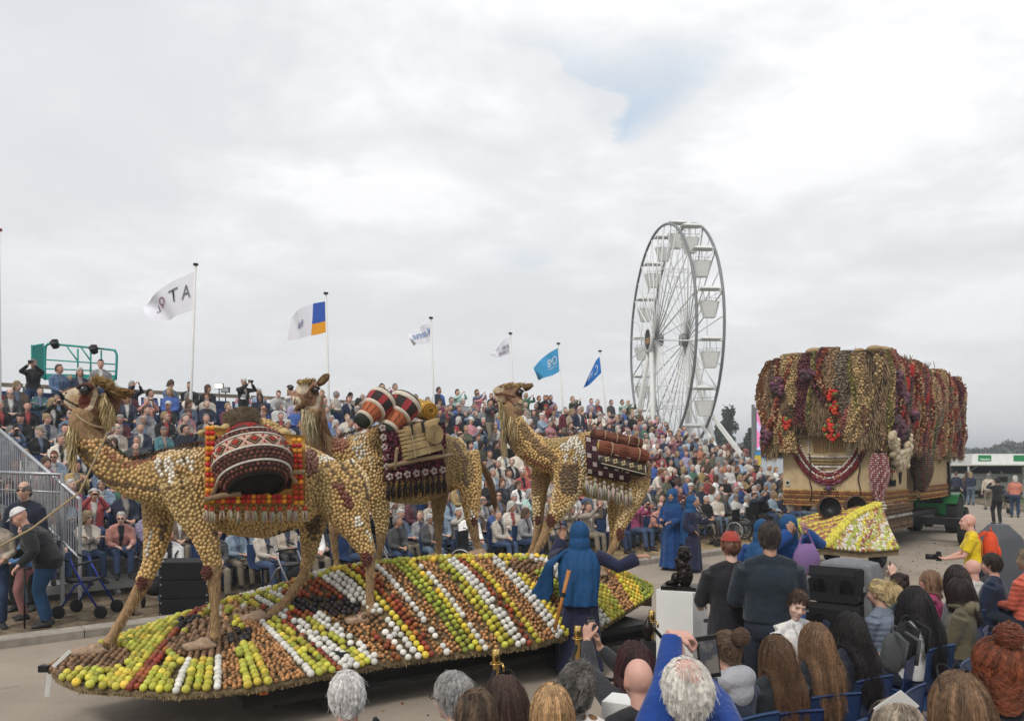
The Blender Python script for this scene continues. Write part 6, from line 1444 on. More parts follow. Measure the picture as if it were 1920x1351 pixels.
# the tall float draped with garlands
D1=Vector((0.755, -0.655, 0)); D2=Vector((0.655, 0.755, 0)); FR_=Vector((9.2, 20.0, 0))
M_CREAM=mat('cream_board', (.50, .38, .22), rough=.9, var=.16, vscale=5, bump=.6, bscale=90)
M_MAIZE=mat('garland_beads', src='vcol', rough=.5, var=.12, vscale=20)
def big_float():
 root=thing('draped_float', 'tall parade float hung with thick garlands of vegetables above cream walls', 'float', FR_)
 rel=lambda a, b, z:D1*a+D2*b+Vector((0, 0, z))
 L1, L2=3.05, 8.8
 def path(t):
  """point and outward normal at t metres along the drape"""
  r=.35
  if t<2.0: return rel(-L1, 2.0-t, 0), -D1
  t-=2.0
  if t<L1:
   k=t; n=-D2
   if k<r:n=(-D2*(k/r)-D1*(1-k/r)).normalized();
   if k>L1-r:n=(-D2*((L1-k)/r)+D1*(1-(L1-k)/r)).normalized()
   e=.0
   if k<r:e=-r*(1-sqrt(max(0, 1-(1-k/r)**2)))
   if k>L1-r:e=-r*(1-sqrt(max(0, 1-(1-(L1-k)/r)**2)))
   return rel(-L1+k, -e*.6, 0), n
  t-=L1
  if t<L2: return rel(0, t, 0), D1
  t-=L2
  return rel(-t, L2, 0), D2
 TOT=2.0+L1+L2+1.6
 def ztop(t):
  return interp(t, [0, 2, 3.5, 5, 9, 14, 16], [4.95, 5.08, 5.15, 5.12, 5.02, 5.0, 4.9])+.07*sin(t*2.3)+.05*sin(t*5.1+1)
 def zbot(t):
  return interp(t, [0, 1.6, 2.0, 2.9, 3.1, 3.6, 4.1, 4.8, 5.1, 5.8, 6.4, 7.0, 9, 11, 14, 16], [2.5, 2.55, 2.5, 2.62, 3.15, 3.25, 3.15, 2.85, 2.6, 2.25, 2.35, 2.6, 2.5, 2.45, 2.45, 2.5])
 mb=MB(); c=rel(-L1/2, L2/2, 4.0)
 R=Matrix((D1, D2, Vector((0, 0, 1)))).transposed(); mb.box(c, (L1-.25, L2-.25, 2.0), M=R); mb.build('roof_box', mat('sacking', (.13, .085, .05), rough=.95, var=.4, vscale=4, bump=1, bscale=30), root)
 KIN={'gold':((.44, .30, .14), .036), 'tan':((.33, .20, .11), .034), 'maroon':((.13, .035, .04), .036), 'tomato':((.27, .06, .03), .042), 'orange':((.31, .13, .05), .040), 'olive':((.24, .20, .06), .034), 'brown':((.10, .06, .038), .034), 'purple':((.075, .03, .05), .042), 'grey':((.20, .155, .11), .036), 'rose':((.30, .09, .07), .036), 'moss':((.12, .12, .045), .036), 'garlic':((.46, .38, .26), .055)}
 seq=['tan', 'brown', 'gold', 'grey', 'tan', 'brown', 'gold', 'maroon', 'brown', 'tan', 'grey', 'gold', 'brown', 'tan', 'gold', 'purple', 'tan', 'brown', 'gold', 'grey', 'rose', 'tan', 'tomato', 'maroon', 'rose', 'gold', 'moss', 'tan', 'rose', 'orange', 'gold', 'moss', 'tan', 'tomato', 'grey', 'maroon', 'gold', 'tan', 'rose', 'brown', 'tomato', 'gold', 'moss', 'rose', 'tan', 'maroon', 'gold', 'brown', 'tomato', 'tan', 'grey', 'rose', 'gold', 'maroon', 'tan', 'brown', 'gold', 'rose', 'tan']
 t=0; r=random.Random(5); si=0; strips=[]
 while t<TOT-.15:
  w=r.uniform(.26, .62); strips.append((t, min(w, TOT-t), seq[si%len(seq)], r.uniform(.05, .13), r.uniform(0, 6.28), r.uniform(.01, .06), r.uniform(-.14, .12))); t+=w*.8; si+=1
 for (tt_, w_, kd_, ph_, sw_) in ((2.25, .15, 'tomato', .3, .10), (2.55, .17, 'tomato', 2.0, .12), (2.05, .12, 'orange', 4.0, .06), (3.3, .13, 'olive', 1.0, .05), (3.75, .16, 'tomato', 3.6, .16), (3.6, .14, 'maroon', 3.4, .15), (4.35, .12, 'olive', 5.0, .06), (4.75, .13, 'gold', 1.0, .06), (5.3, .13, 'olive', 2.0, .08), (6.05, .14, 'tomato', 4.0, .09), (6.7, .14, 'rose', 1.0, .08), (7.6, .15, 'tomato', .2, .07), (8.4, .16, 'orange', 2.2, .07), (9.3, .16, 'tomato', 3.0, .06), (10.4, .17, 'rose', 1.4, .06), (11.5, .17, 'tomato', 2.0, .06), (12.6, .18, 'maroon', .5, .06), (13.3, .18, 'tomato', 1.5, .05)):
  strips.append((tt_, w_, kd_, .17, ph_, sw_, .12))
 def spt(st, u, v):
  """u 0..1 across the strip, v 0..1 from the roof edge down"""
  t0, w, kd, bu, ph, sway, dz=st; tm=t0+w/2; z1=ztop(tm); z0=max(2.2, zbot(tm)+dz)
  s=sin(v*4.2+ph)*sway*1.7; tt=max(0.01, min(TOT-.02, t0+w*u+s)); p, n=path(tt); a=(u-.5)*2
  top=max(0, 1-v/.16); inn=.17*(1-cos(top*pi/2)); z=z1-.03-(z1-z0)*max(0, v-.08)/.92-.28*(1-sin(top*pi/2))*(v>0)*0
  z=lerp(z1, z0, v)+.12*(top**2)
  out=bu*sqrt(max(0, 1-a*a))*(.55+.6*sin(pi*min(1, v*.9+.15)))*(1+.35*sin(v*9+ph))-inn
  return p+n*(out+.02)+Vector((0, 0, z)), n
 alt=['tan', 'brown', 'maroon', 'gold', 'grey', 'rose']; si0=0
 for st in strips:
  si0+=1
  t0, w, kd, bu, ph, sway, dz=st; nu, nv=6, 18
  V=[spt(st, i/nu, j/nv)[0] for j in range(nv+1) for i in range(nu+1)]; F=[[j*(nu+1)+i, j*(nu+1)+i+1, (j+1)*(nu+1)+i+1, (j+1)*(nu+1)+i] for j in range(nv) for i in range(nu)]
  back=[p-spt(st, (k%(nu+1))/nu, 0)[1]*.1 for k, p in enumerate(V)]; m=len(V)
  mb=MB(); mb.add(V+back, F+[[q+m for q in f[::-1]] for f in F]+[[nv*(nu+1)+i, nv*(nu+1)+i+1, nv*(nu+1)+i+1+m, nv*(nu+1)+i+m] for i in range(nu)])
  base=np.array(KIN[kd][0])*.35; g=mb.mesh('garland', True); mm=bpy.data.materials.get('backing_'+kd) or mat('backing_'+kd, tuple(base), rough=.95, var=.4, vscale=9, bump=1, bscale=40)
  go=obj('garland', g, mm, root)
  c, rad=KIN[kd]; P=[]; N=[]; C=[]; S=[]; length=(spt(st, .5, 0)[0]-spt(st, .5, 1)[0]).length; step=rad*1.75; rows=int(length/step)
  wid=w*1.1; cols=max(2, int(wid/step)); fur=kd=='brown'
  if not fur:
   for j in range(rows):
    for i in range(cols):
     u=(i+.5*(j%2)+.25+r.uniform(-.2, .2))/cols; v=(j+.5+r.uniform(-.3, .3))/rows; p, n=spt(st, u, v); p=p+n*.03*sin(u*9+v*21+ph); p2, _=spt(st, min(1, u+.05), v); a=(u-.5)*2; nn=(n+(p2-p).normalized()*0+D1*0)
     tang=(spt(st, min(1, u+.04), v)[0]-spt(st, max(0, u-.04), v)[0]).normalized(); nn=Vector((0, 0, 1)).cross(tang)*-1
     if nn.dot(n)<0:nn=-nn
     cc=np.array(c)*r.uniform(.5, 1.4)
     if sin(v*5.3+ph*3+sin(u*3+ph))>.8:cc=np.array(KIN[alt[si0%6]][0])*r.uniform(.5, 1.3)
     if kd in ('tomato', 'orange') and sin(v*9+ph)>.75:cc=np.array(KIN['tan'][0])*r.uniform(.7, 1.2)
     if kd=='purple' and r.random()<.3:cc=np.array((.25, .10, .12))
     P.append(tuple(p)); N.append(tuple(nn)); C.append(cc); S.append(rad*r.uniform(.85, 1.15))
   n_=len(P); S=np.array(S)[:, None]*np.array([[1.05, .95, .9]]); V_, F_, Cc=instances(BEAD, P, N, [(0, 0, 1)]*n_, S, C)
   o=obj('vegetables', make_mesh('vegetables', V_, F_, True, Cc), M_MAIZE, go); o['kind']='stuff'
  else:
   rts=[];
   for i in range(int(900*w/.3)):
    u, v=r.random(), r.random(); p, n=spt(st, u, v); rts.append((p, Vector((0, 0, -1))+n*r.uniform(.1, .4)+D1*r.uniform(-.2, .2), r.uniform(.1, .2), .007, np.array((.30, .205, .115))*r.uniform(.35, 1.3)))
   o=tufts('straw', rts, go); o['kind']='stuff'
  rts=[]
  for i in range(70):
   p, n=spt(st, r.random(), r.uniform(.9, 1)); rts.append((p, Vector((r.uniform(-.3, .3), r.uniform(-.3, .3), -1)), r.uniform(.08, .22), .008, np.array((.24, .17, .09))*r.uniform(.4, 1.2)))
  o=tufts('fringe', rts, go); o['kind']='stuff'
 def cluster(tt, z, cols, rr, n, spread, name, out=.16):
  p, nm=path(tt); P=[]; N=[]; C=[]
  for i in range(n):
   q=p+nm*(out+r.uniform(0, .05))+Vector((0, 0, z+r.gauss(0, spread)))+Vector((-nm.y, nm.x, 0))*r.gauss(0, spread*.8); P.append(tuple(q)); N.append(tuple(nm+Vector((r.uniform(-.5, .5), r.uniform(-.5, .5), .3)))); C.append(np.array(r.choice(cols))*r.uniform(.7, 1.3))
  V_, F_, Cc=instances(BEAD3, P, N, [(0, 0, 1)]*n, np.full((n, 3), rr), C); o=obj(name, make_mesh(name, V_, F_, True, Cc), M_MAIZE, root); o['kind']='stuff'
 RD=[(.45, .02, .015), (.5, .05, .02)]; GN=[(.12, .16, .04)]; PU=[(.09, .03, .05), (.14, .05, .08), (.05, .03, .03)]; GA=[(.5, .42, .3), (.42, .34, .22)]
 for tt, z in ((3.95, 4.1), (4.0, 3.75), (3.88, 3.25), (3.92, 3.0), (2.75, 3.4)):cluster(tt, z, RD+RD+GN, .06, 16, .07, 'tomato_cluster', .2)
 for i in range(16):a=i/15; cluster(5.15+a*1.5, 2.95-.55*sin(a*pi)-.1*a, GA, .085, 20, .09, 'garlic_swag', .24)
 for tt, z in ((5.9, 4.5), (6.0, 4.2), (6.1, 3.2), (5.7, 3.35), (6.6, 3.1), (6.5, 4.0), (2.25, 3.1), (2.5, 4.4), (7.4, 3.6), (3.3, 4.6)):cluster(tt, z, PU, .09, 16, .11, 'artichoke_cluster', .18)
 for (tt, z, w_, h_) in ((6.35, 3.75, .26, .5), (6.85, 4.4, .22, .42), (7.7, 3.5, .24, .6), (8.8, 4.2, .22, .5), (7.3, 4.8, .22, .4)):
  p, nm=path(tt); mb=MB(); q=nm.to_track_quat('Z', 'Y').to_matrix(); mb.ell(p+nm*.17+Vector((0, 0, z)), (w_*.5, h_*.5, .06), 16, 8, Matrix((Vector((-nm.y, nm.x, 0)), Vector((0, 0, 1)), nm)).transposed()); mb.build('red_patch', mat('red_seed_mat', (.38, .02, .015), rough=.85, var=.3, vscale=30, bump=1, bscale=60), root, True)
 for tt, z, s_ in ((2.6, 5.15, .16), (3.35, 5.28, .22), (3.75, 5.27, .12), (5.1, 5.2, .2), (5.7, 5.22, .24), (6.9, 5.1, .16), (8.3, 5.1, .14), (10.5, 5.05, .16), (4.5, 5.2, .14)):
  p, nm=path(tt); mb=MB(); mb.ell(p-nm*.15+Vector((0, 0, z)), (s_, s_, s_*.45), 12, 7); mb.cyl(p-nm*.15+Vector((0, 0, z-.12)), p-nm*.15+Vector((0, 0, z)), s_*.3, 8); mb.build('mushroom_cap', mat('gourd_skin', (.34, .24, .13), rough=.8, var=.3, vscale=9, bump=.6, bscale=30), root, True)
 for (tt, n_) in ((3.4, 40), (4.4, 30), (5.75, 60), (7.4, 70), (9.2, 30), (2.9, 14)):
  p, nm=path(tt); rts=[(p-nm*.1+Vector((r.gauss(0, .12), r.gauss(0, .12), 5.05)), Vector((r.uniform(-.6, .6), r.uniform(-.6, .6), 1)), r.uniform(.12, .32), .012, np.array((.16, .12, .07))*r.uniform(.5, 1.4)) for _ in range(n_)]; o=tufts('dried_plume', rts, root); o['kind']='stuff'
 W0_, W1_=-2.62, -.25
 def wall(a0, b0, a1, b1, z0, z1, name='wall', m=M_CREAM, th=.08):
  mb=MB(); A, B=rel(a0, b0, 0), rel(a1, b1, 0); d=(B-A).normalized(); n=Vector((d.y, -d.x, 0)); P=[A+Vector((0, 0, z0)), B+Vector((0, 0, z0)), B+Vector((0, 0, z1)), A+Vector((0, 0, z1))]
  mb.add([p for p in P]+[p-n*th for p in P], [[0, 1, 2, 3], [4, 7, 6, 5], [0, 4, 5, 1], [1, 5, 6, 2], [2, 6, 7, 3], [3, 7, 4, 0]]); return mb.build(name, m, root)
 wall(W0_, .35, W1_, .35, 1.28, 3.6); wall(W1_+.003, .353, W1_+.003, 3.3, 1.28, 3.4); wall(W1_-.35, 3.3, W1_-.35, 4.6, 1.4, 3.3, 'dark_bay', M_BLACKR); wall(W1_+.003, 4.6, W1_+.003, 8.0, 1.28, 3.3); wall(W0_-.003, 3.3, W0_-.003, .353, 1.28, 3.4); wall(W0_, 8.0, W1_, 8.0, 1.28, 3.3, 'back_wall', M_CREAM, -.08)
 def band(a0, b0, a1, b1, z0, z1, rad, cols, out=.02, name='maize_band', elong=1.0):
  A, B=rel(a0, b0, 0), rel(a1, b1, 0); L=(B-A).length; d=(B-A)/L; n=Vector((d.y, -d.x, 0)); P=[]; N=[]; C=[]; rows=max(1, int((z1-z0)/(rad*1.9))); cn=int(L/(rad*1.9*elong))
  for j in range(rows):
   for i in range(cn):P.append(tuple(A+d*L*(i+.5+.5*(j%2))/cn+n*out+Vector((0, 0, lerp(z0, z1, (j+.5)/rows))))); N.append(tuple(n)); C.append(np.array(cols[j%len(cols)])*r.uniform(.6, 1.35))
  X=[tuple(d)]*len(P); V_, F_, Cc=instances(BEAD, P, N, X, np.full((len(P), 3), rad)*np.array([[elong, 1, 1]]), C); o=obj(name, make_mesh(name, V_, F_, True, Cc), M_MAIZE, root); o['kind']='stuff'
 COB=[(.40, .20, .05), (.30, .09, .03), (.46, .28, .08), (.20, .06, .03)]
 band(W0_, .33, W1_, .33, 1.16, 1.62, .032, COB); band(W1_+.02, .33, W1_+.02, 3.3, 1.16, 1.6, .03, COB); band(W1_+.02, 4.6, W1_+.02, 8.0, 1.2, 1.62, .032, COB); band(W1_-.1, 3.3, W1_-.1, 4.6, 1.2, 1.5, .032, COB)
 WK=[(.20, .12, .06), (.13, .07, .035), (.26, .17, .09)]
 wall(W1_+.05, .2, W1_+.05, 3.6, .55, 1.2, 'skirt_board', mat('wicker', (.11, .07, .04), rough=.9, var=.5, vscale=20, bump=1, bscale=60)); band(W1_+.06, .2, W1_+.06, 3.6, .5, .78, .028, WK, name='woven_skirt', elong=2); band(W1_+.06, .2, W1_+.06, 3.6, .98, 1.2, .028, WK, name='woven_skirt', elong=2); band(W1_+.06, .25, W1_+.06, 3.5, .8, .96, .045, [(.45, .42, .38), (.05, .03, .04)], name='pebble_row', elong=1.6)
 def fp(x, z, out=.0): return rel(lerp(W0_, W1_, x), .35-out, z)
 MS=mat('shutter_wood', (.30, .19, .08), rough=.8, var=.3, vscale=10, bump=.6)
 for k in range(14):
  x=.36+.024*k+(.02 if k>6 else 0); mb=MB(); mb.box(fp(x, 2.82, .03), (.045, .03, .42), M=R); mb.build('slat', MS, root)
 def arc(x0, x1, ztop_, depth, col, rad, nb, name, out=.05):
  P=[]; N=[]; C=[]
  for i in range(nb):
   a=i/(nb-1); x=lerp(x0, x1, a); P.append(tuple(fp(x, ztop_-depth*(1-(2*a-1)**2)**.75, out))); N.append(tuple(-D2)); C.append(np.array(col[i%len(col)])*r.uniform(.75, 1.2))
  V_, F_, Cc=instances(BEAD3, P, N, [(0, 0, 1)]*nb, np.full((nb, 3), rad), C); o=obj(name, make_mesh(name, V_, F_, True, Cc), M_MAIZE, root); o['kind']='stuff'
 DR=[(.16, .02, .025)]; WB=[(.6, .55, .5)];
 arc(.10, .93, 2.92, 1.08, DR, .045, 54, 'necklace'); arc(.135, .90, 2.92, 1.0, WB, .03, 54, 'necklace'); arc(.165, .87, 2.92, .92, DR, .042, 50, 'necklace'); arc(.2, .84, 2.92, .84, WB, .03, 46, 'necklace'); arc(.08, .95, 2.92, 1.15, DR, .04, 54, 'necklace')
 for z, c in ((2.50, WB), (2.40, [(.35, .26, .12)]), (2.32, [(.30, .22, .10)]), (2.24, WB)):arc(.28, .78, z, .02, c, .032, 26, 'bead_row', .04)
 for x in (.30, .76):
  P=[tuple(fp(x, 2.6+i*.07, .04)) for i in range(9)]; V_, F_, Cc=instances(BEAD3, P, [tuple(-D2)]*9, [(0, 0, 1)]*9, np.full((9, 3), .032), np.tile([WB[0]], (9, 1))); o=obj('bead_column', make_mesh('bead_column', V_, F_, True, Cc), M_MAIZE, root); o['kind']='stuff'
 for x in (.445, .625):
  for ring_, col, nb in ((.15, (.18, .03, .025), 18), (.11, (.55, .42, .34), 14), (.07, (.22, .04, .03), 9), (.02, (.5, .2, .08), 4)):
   P=[tuple(fp(x, 1.98, .05)+D1*cos(k*2*pi/nb)*ring_+Vector((0, 0, sin(k*2*pi/nb)*ring_))) for k in range(nb)]; V_, F_, Cc=instances(BEAD3, P, [tuple(-D2)]*nb, [(0, 0, 1)]*nb, np.full((nb, 3), .032), np.tile([col], (nb, 1))); o=obj('rosette', make_mesh('rosette', V_, F_, True, Cc), M_MAIZE, root); o['kind']='stuff'
 for x, z in ((.07, 2.88), (.945, 2.88), (.535, 1.66)):
  mb=MB(); mb.ell(fp(x, z, .1), (.075, .075, .075), 12, 8); mb.build('red_cabbage', mat('cabbage', (.11, .05, .12), rough=.6, var=.4, vscale=14, bump=.6), root, True)
 for k in (-2, -1, 1, 2): mb=MB(); mb.ell(fp(.535+k*.055, 1.72+abs(k)*.055, .07), (.06, .05, .035), 10, 7); mb.build('purple_petal', mat('petal', (.17, .05, .10), rough=.7), root, True)
 mb=MB(); mb.lathe(fp(.535, 1.42, .02), [(0, 0), (.26, 0), (.26, .02), (0, .02)], 20, (-D2).to_track_quat('Z', 'Y').to_matrix()); mb.build('round_opening', M_BLACKR, root, True)
 for x in (.33, .86): mb=MB(); mb.tube(smoothpath([fp(x-.01, 2.55, .1), fp(x+.01, 2.2, .12), fp(x-.01, 1.9, .1), fp(x+.02, 1.6, .12), fp(x, 1.3, .1)], 3), .018, 6); mb.build('braided_cord', mat('dark_braid', (.07, .035, .025), rough=.9), root, True)
 mb=MB(); mb.box(fp(.06, 1.78, .02), (.12, .03, .16), M=R); mb.build('socket_plate', mat('plate', (.5, .48, .42), rough=.5), root); mb=MB(); mb.lathe(fp(.06, 1.78, .04), [(0, 0), (.04, 0), (.04, .01), (0, .01)], 12, (-D2).to_track_quat('Z', 'Y').to_matrix()); mb.build('socket', M_BLACK, root)
 def cone(a, b, ztop_, zb, r0, cols, name, rad=.03):
  c=rel(a, b, 0); P=[]; N=[]; C=[]; rows=int((ztop_-zb)/(rad*1.7))
  for j in range(rows):
   f=j/rows; rr=r0*(.75+.5*sin(f*pi)**1)*(1-.55*f**2); n=max(5, int(2*pi*rr/(rad*1.8)))
   for i in range(n):a_=2*pi*(i/n+.11*j); d=Vector((cos(a_), sin(a_), 0)); P.append(tuple(c+d*rr+Vector((0, 0, lerp(ztop_, zb, f))))); N.append(tuple(d)); C.append(np.array(cols[(i+j//2)%len(cols)])*r.uniform(.8, 1.2))
  V_, F_, Cc=instances(BEAD, P, N, [(0, 0, 1)]*len(P), np.full((len(P), 3), rad), C); o=obj(name, make_mesh(name, V_, F_, True, Cc), M_MAIZE, root); o['kind']='stuff'
  mb=MB(); mb.cyl(c+Vector((0, 0, ztop_)), c+Vector((0, 0, zb)), r0*.8, 12, r0*.35); mb.build('pendant_core', M_BLACKR, root, True)
 cone(-.05, .1, 2.55, 1.35, .2, [(.34, .13, .13), (.50, .36, .34), (.28, .09, .10)], 'shallot_pendant')
 cone(-.05, .1, 1.34, 1.05, .13, [(.52, .46, .36)], 'garlic_ball', .04); cone(.0, 3.9, 2.6, 1.5, .26, [(.12, .07, .05), (.10, .09, .05), (.14, .05, .05)], 'dark_pendant', .035)
 for b, zt_, w in ((1.0, 2.6, .22), (1.75, 2.7, .3), (2.6, 2.6, .22)):
  mb=MB(); c=rel(W1_+.02, b, 0); P=[c+D2*(w*.5*k)+Vector((0, 0, z)) for k, z in ((-1, zt_), (1, zt_), (1, 2.0), (.5, 1.82), (0, 1.72), (-.5, 1.82), (-1, 2.0))]; mb.add([p+D1*.02 for p in P]+P, [list(range(7))]+[[i, (i+1)%7, (i+1)%7+7, i+7] for i in range(7)]); mb.build('pointed_window', M_BLACKR if w<.3 else mat('woven_panel', (.22, .14, .08), rough=.9, var=.5, vscale=30, bump=1, bscale=60), root)
 for i in range(5): mb=MB(); mb.tube([rel(W1_+.05, 1.45+i*.14, 1.86), rel(W1_+.05, 1.45+i*.14, 1.72), rel(W1_+.05, 1.45+i*.14, 1.66)], [.028, .02, .004], 6); mb.build('tassel', M_BLACKR, root, True)
 band(W1_+.03, 1.55, W1_+.03, 1.95, 2.05, 2.2, .03, [(.4, .05, .04), (.55, .5, .42)], name='bead_row')
 mb=MB(); mb.box(rel(-1.45, 4.2, .75), (2.0, 8.4, .16), M=R); mb.box(rel(-.35, 3.2, .62), (.14, 6.5, .2), M=R); mb.box(rel(.25, 4.6, .62), (1.5, .3, .2), M=R); mb.build('chassis', M_BLACKPAINT, root)
 for (a, b, rr) in ((1.05, 4.1, .36), (.95, 5.0, .36), (-2.4, 2.6, .36), (-2.4, 6.5, .36)):
  q=Matrix((D2, Vector((0, 0, 1)), D1)).transposed(); mb=MB(); mb.lathe(rel(a, b, rr), [(rr*.55, -.12), (rr*.85, -.13), (rr, -.09), (rr, .09), (rr*.85, .13), (rr*.55, .12)], 26, q); mb.build('tyre', M_TYRE, root, True)
  mb=MB(); mb.lathe(rel(a, b, rr), [(0, .03), (rr*.3, .03), (rr*.56, .09), (rr*.56, -.09), (0, -.09)], 16, q); mb.build('rim', M_BLACKPAINT, root, True)
 return root, path
BIGF, BPATH=big_float()
def tongue():
 """the leaf-shaped apron of apples in front of the tall float"""
 A, B, Cc, D=W(1526, 1042, .55), W(1685, 1029, .6), W(1650, 958, 1.25), W(1492, 976, 1.0); E=W(1575, 947, 1.38)
 root=thing('apple_apron', 'pointed sloping apron covered in yellow and red apples before the draped float', 'float apron', A)
 def pt(u, v):
  a, b=lerp(A, B, u), lerp(D, Cc, u); p=lerp(a, b, v); ridge=max(0, 1-abs(u-lerp(.12, .98, v))/.45); p.z+=.14*ridge+.10*sin(pi*u)*sin(pi*v)+.12*sin(pi*u)*v; return p-A
 V=[pt(i/16, j/14) for j in range(15) for i in range(17)]; F=[[j*17+i, j*17+i+1, (j+1)*17+i+1, (j+1)*17+i] for j in range(14) for i in range(16)]; lo=[p-Vector((0, 0, .12)) for p in V]; m=len(V)
 mb=MB(); rim=[[i, i+1, i+1+m, i+m] for i in range(16)]+[[j*17, (j+1)*17, (j+1)*17+m, j*17+m] for j in range(14)]+[[j*17+16, (j+1)*17+16, (j+1)*17+16+m, j*17+16+m] for j in range(14)]
 mb.add(V+lo, F+[[q+m for q in f[::-1]] for f in F]+rim); mb.build('board', M_PLY, root, True)
 P=[]; N=[]; C=[]; S=[]; Y_=(.58, .50, .06); G=(.34, .38, .06); Rr=(.30, .08, .06); Wh=(.62, .58, .50); On=(.42, .24, .10)
 nu, nv=46, 44
 for j in range(nv):
  for i in range(nu):
   u, v=(i+.5*(j%2)+.25)/nu, (j+.5)/nv; p=pt(u, v); n=(pt(u+.01, v)-p).cross(pt(u, v+.01)-p).normalized()
   rd=u-lerp(.12, .98, v)
   if abs(rd)<.045:c=Y_; s=.050; p=p+n*.03
   elif rd<0:k=int((v*1.1+u*.45+.02*sin(u*21))*15)%5; c=(Y_, Rr, Y_, On, Rr)[k if RNG.random()>.25 else RNG.randrange(5)]; s=.036
   else:k=int((u*1.25-v*.55+.03*sin(v*17))*15)%7; c=(G, Wh, Y_, Rr, G, On, Wh)[k if RNG.random()>.42 else RNG.randrange(7)]; s=.036
   if u<.06:c=(G, Y_)[j%2]
   P.append(tuple(p+n*.015)); N.append(tuple(n)); C.append(np.array(c)*RNG.uniform(.7, 1.25)); S.append((s, s, s))
 V_, F_, C2=instances(BEAD3, P, N, [(1, 0, 0)]*len(P), S, C); o=obj('apple_rows', make_mesh('apple_rows', V_, F_, True, C2), M_FRUITV, root); o['kind']='stuff'
 for i, (x, y, Y0, rr, lab) in enumerate(((1556, 951, 17.6, .235, 'left of the two dark round pots lying on the apple apron'), (1606, 949, 17.9, .235, 'right of the two dark round pots lying on the apple apron'))):
  c=WY(x, y, Y0); d=Vector((-.1+.2*i, -1, .12)).normalized(); q=d.to_track_quat('Z', 'Y').to_matrix(); t=thing('pot', lab, 'pot', c)
  mb=MB(); mb.lathe((0, 0, 0), [(.02, -.30), (rr*.7, -.26), (rr*1.02, -.12), (rr*1.08, 0), (rr*.98, .01)], 28, q, False); mb.build('body', mat('brown_fur_pot', (.10, .055, .035), rough=.95, var=.4, vscale=14, bump=1, bscale=40), t, True)
  mb=MB(); mb.lathe((0, 0, 0), [(rr*.98, .008), (rr*.85, -.04), (rr*.6, -.14), (.02, -.18)], 28, q, False); mb.build('inside', M_BLACK, t, True)
  rts=[(q@Vector((rr*1.03*cos(a), rr*1.03*sin(a), RNG.uniform(-.12, .01))), q@Vector((cos(a), sin(a), .3)), .035, .005, np.array((.2, .12, .08))*RNG.uniform(.5, 1.4)) for a in [RNG.uniform(0, 6.28) for _ in range(260)]]; o=tufts('rim_fur', rts, t); o['kind']='stuff'
 mb=MB()
 for (x, y, rr) in ((1646, 1063, .30), (1560, 1052, .28)):
  p=W(x, y, 0)-A; q=Matrix((D2, Vector((0, 0, 1)), D1)).transposed(); mb=MB(); zr=rr-A.z; mb.lathe((p.x, p.y, zr), [(rr*.5, -.12), (rr*.88, -.13), (rr, -.08), (rr, .08), (rr*.88, .13), (rr*.5, .12)], 24, q); mb.cyl((p.x, p.y, zr), Vector((p.x, p.y, zr))-D1*.8, .04, 8); mb.build('wheel', M_TYRE, root, True)
tongue()
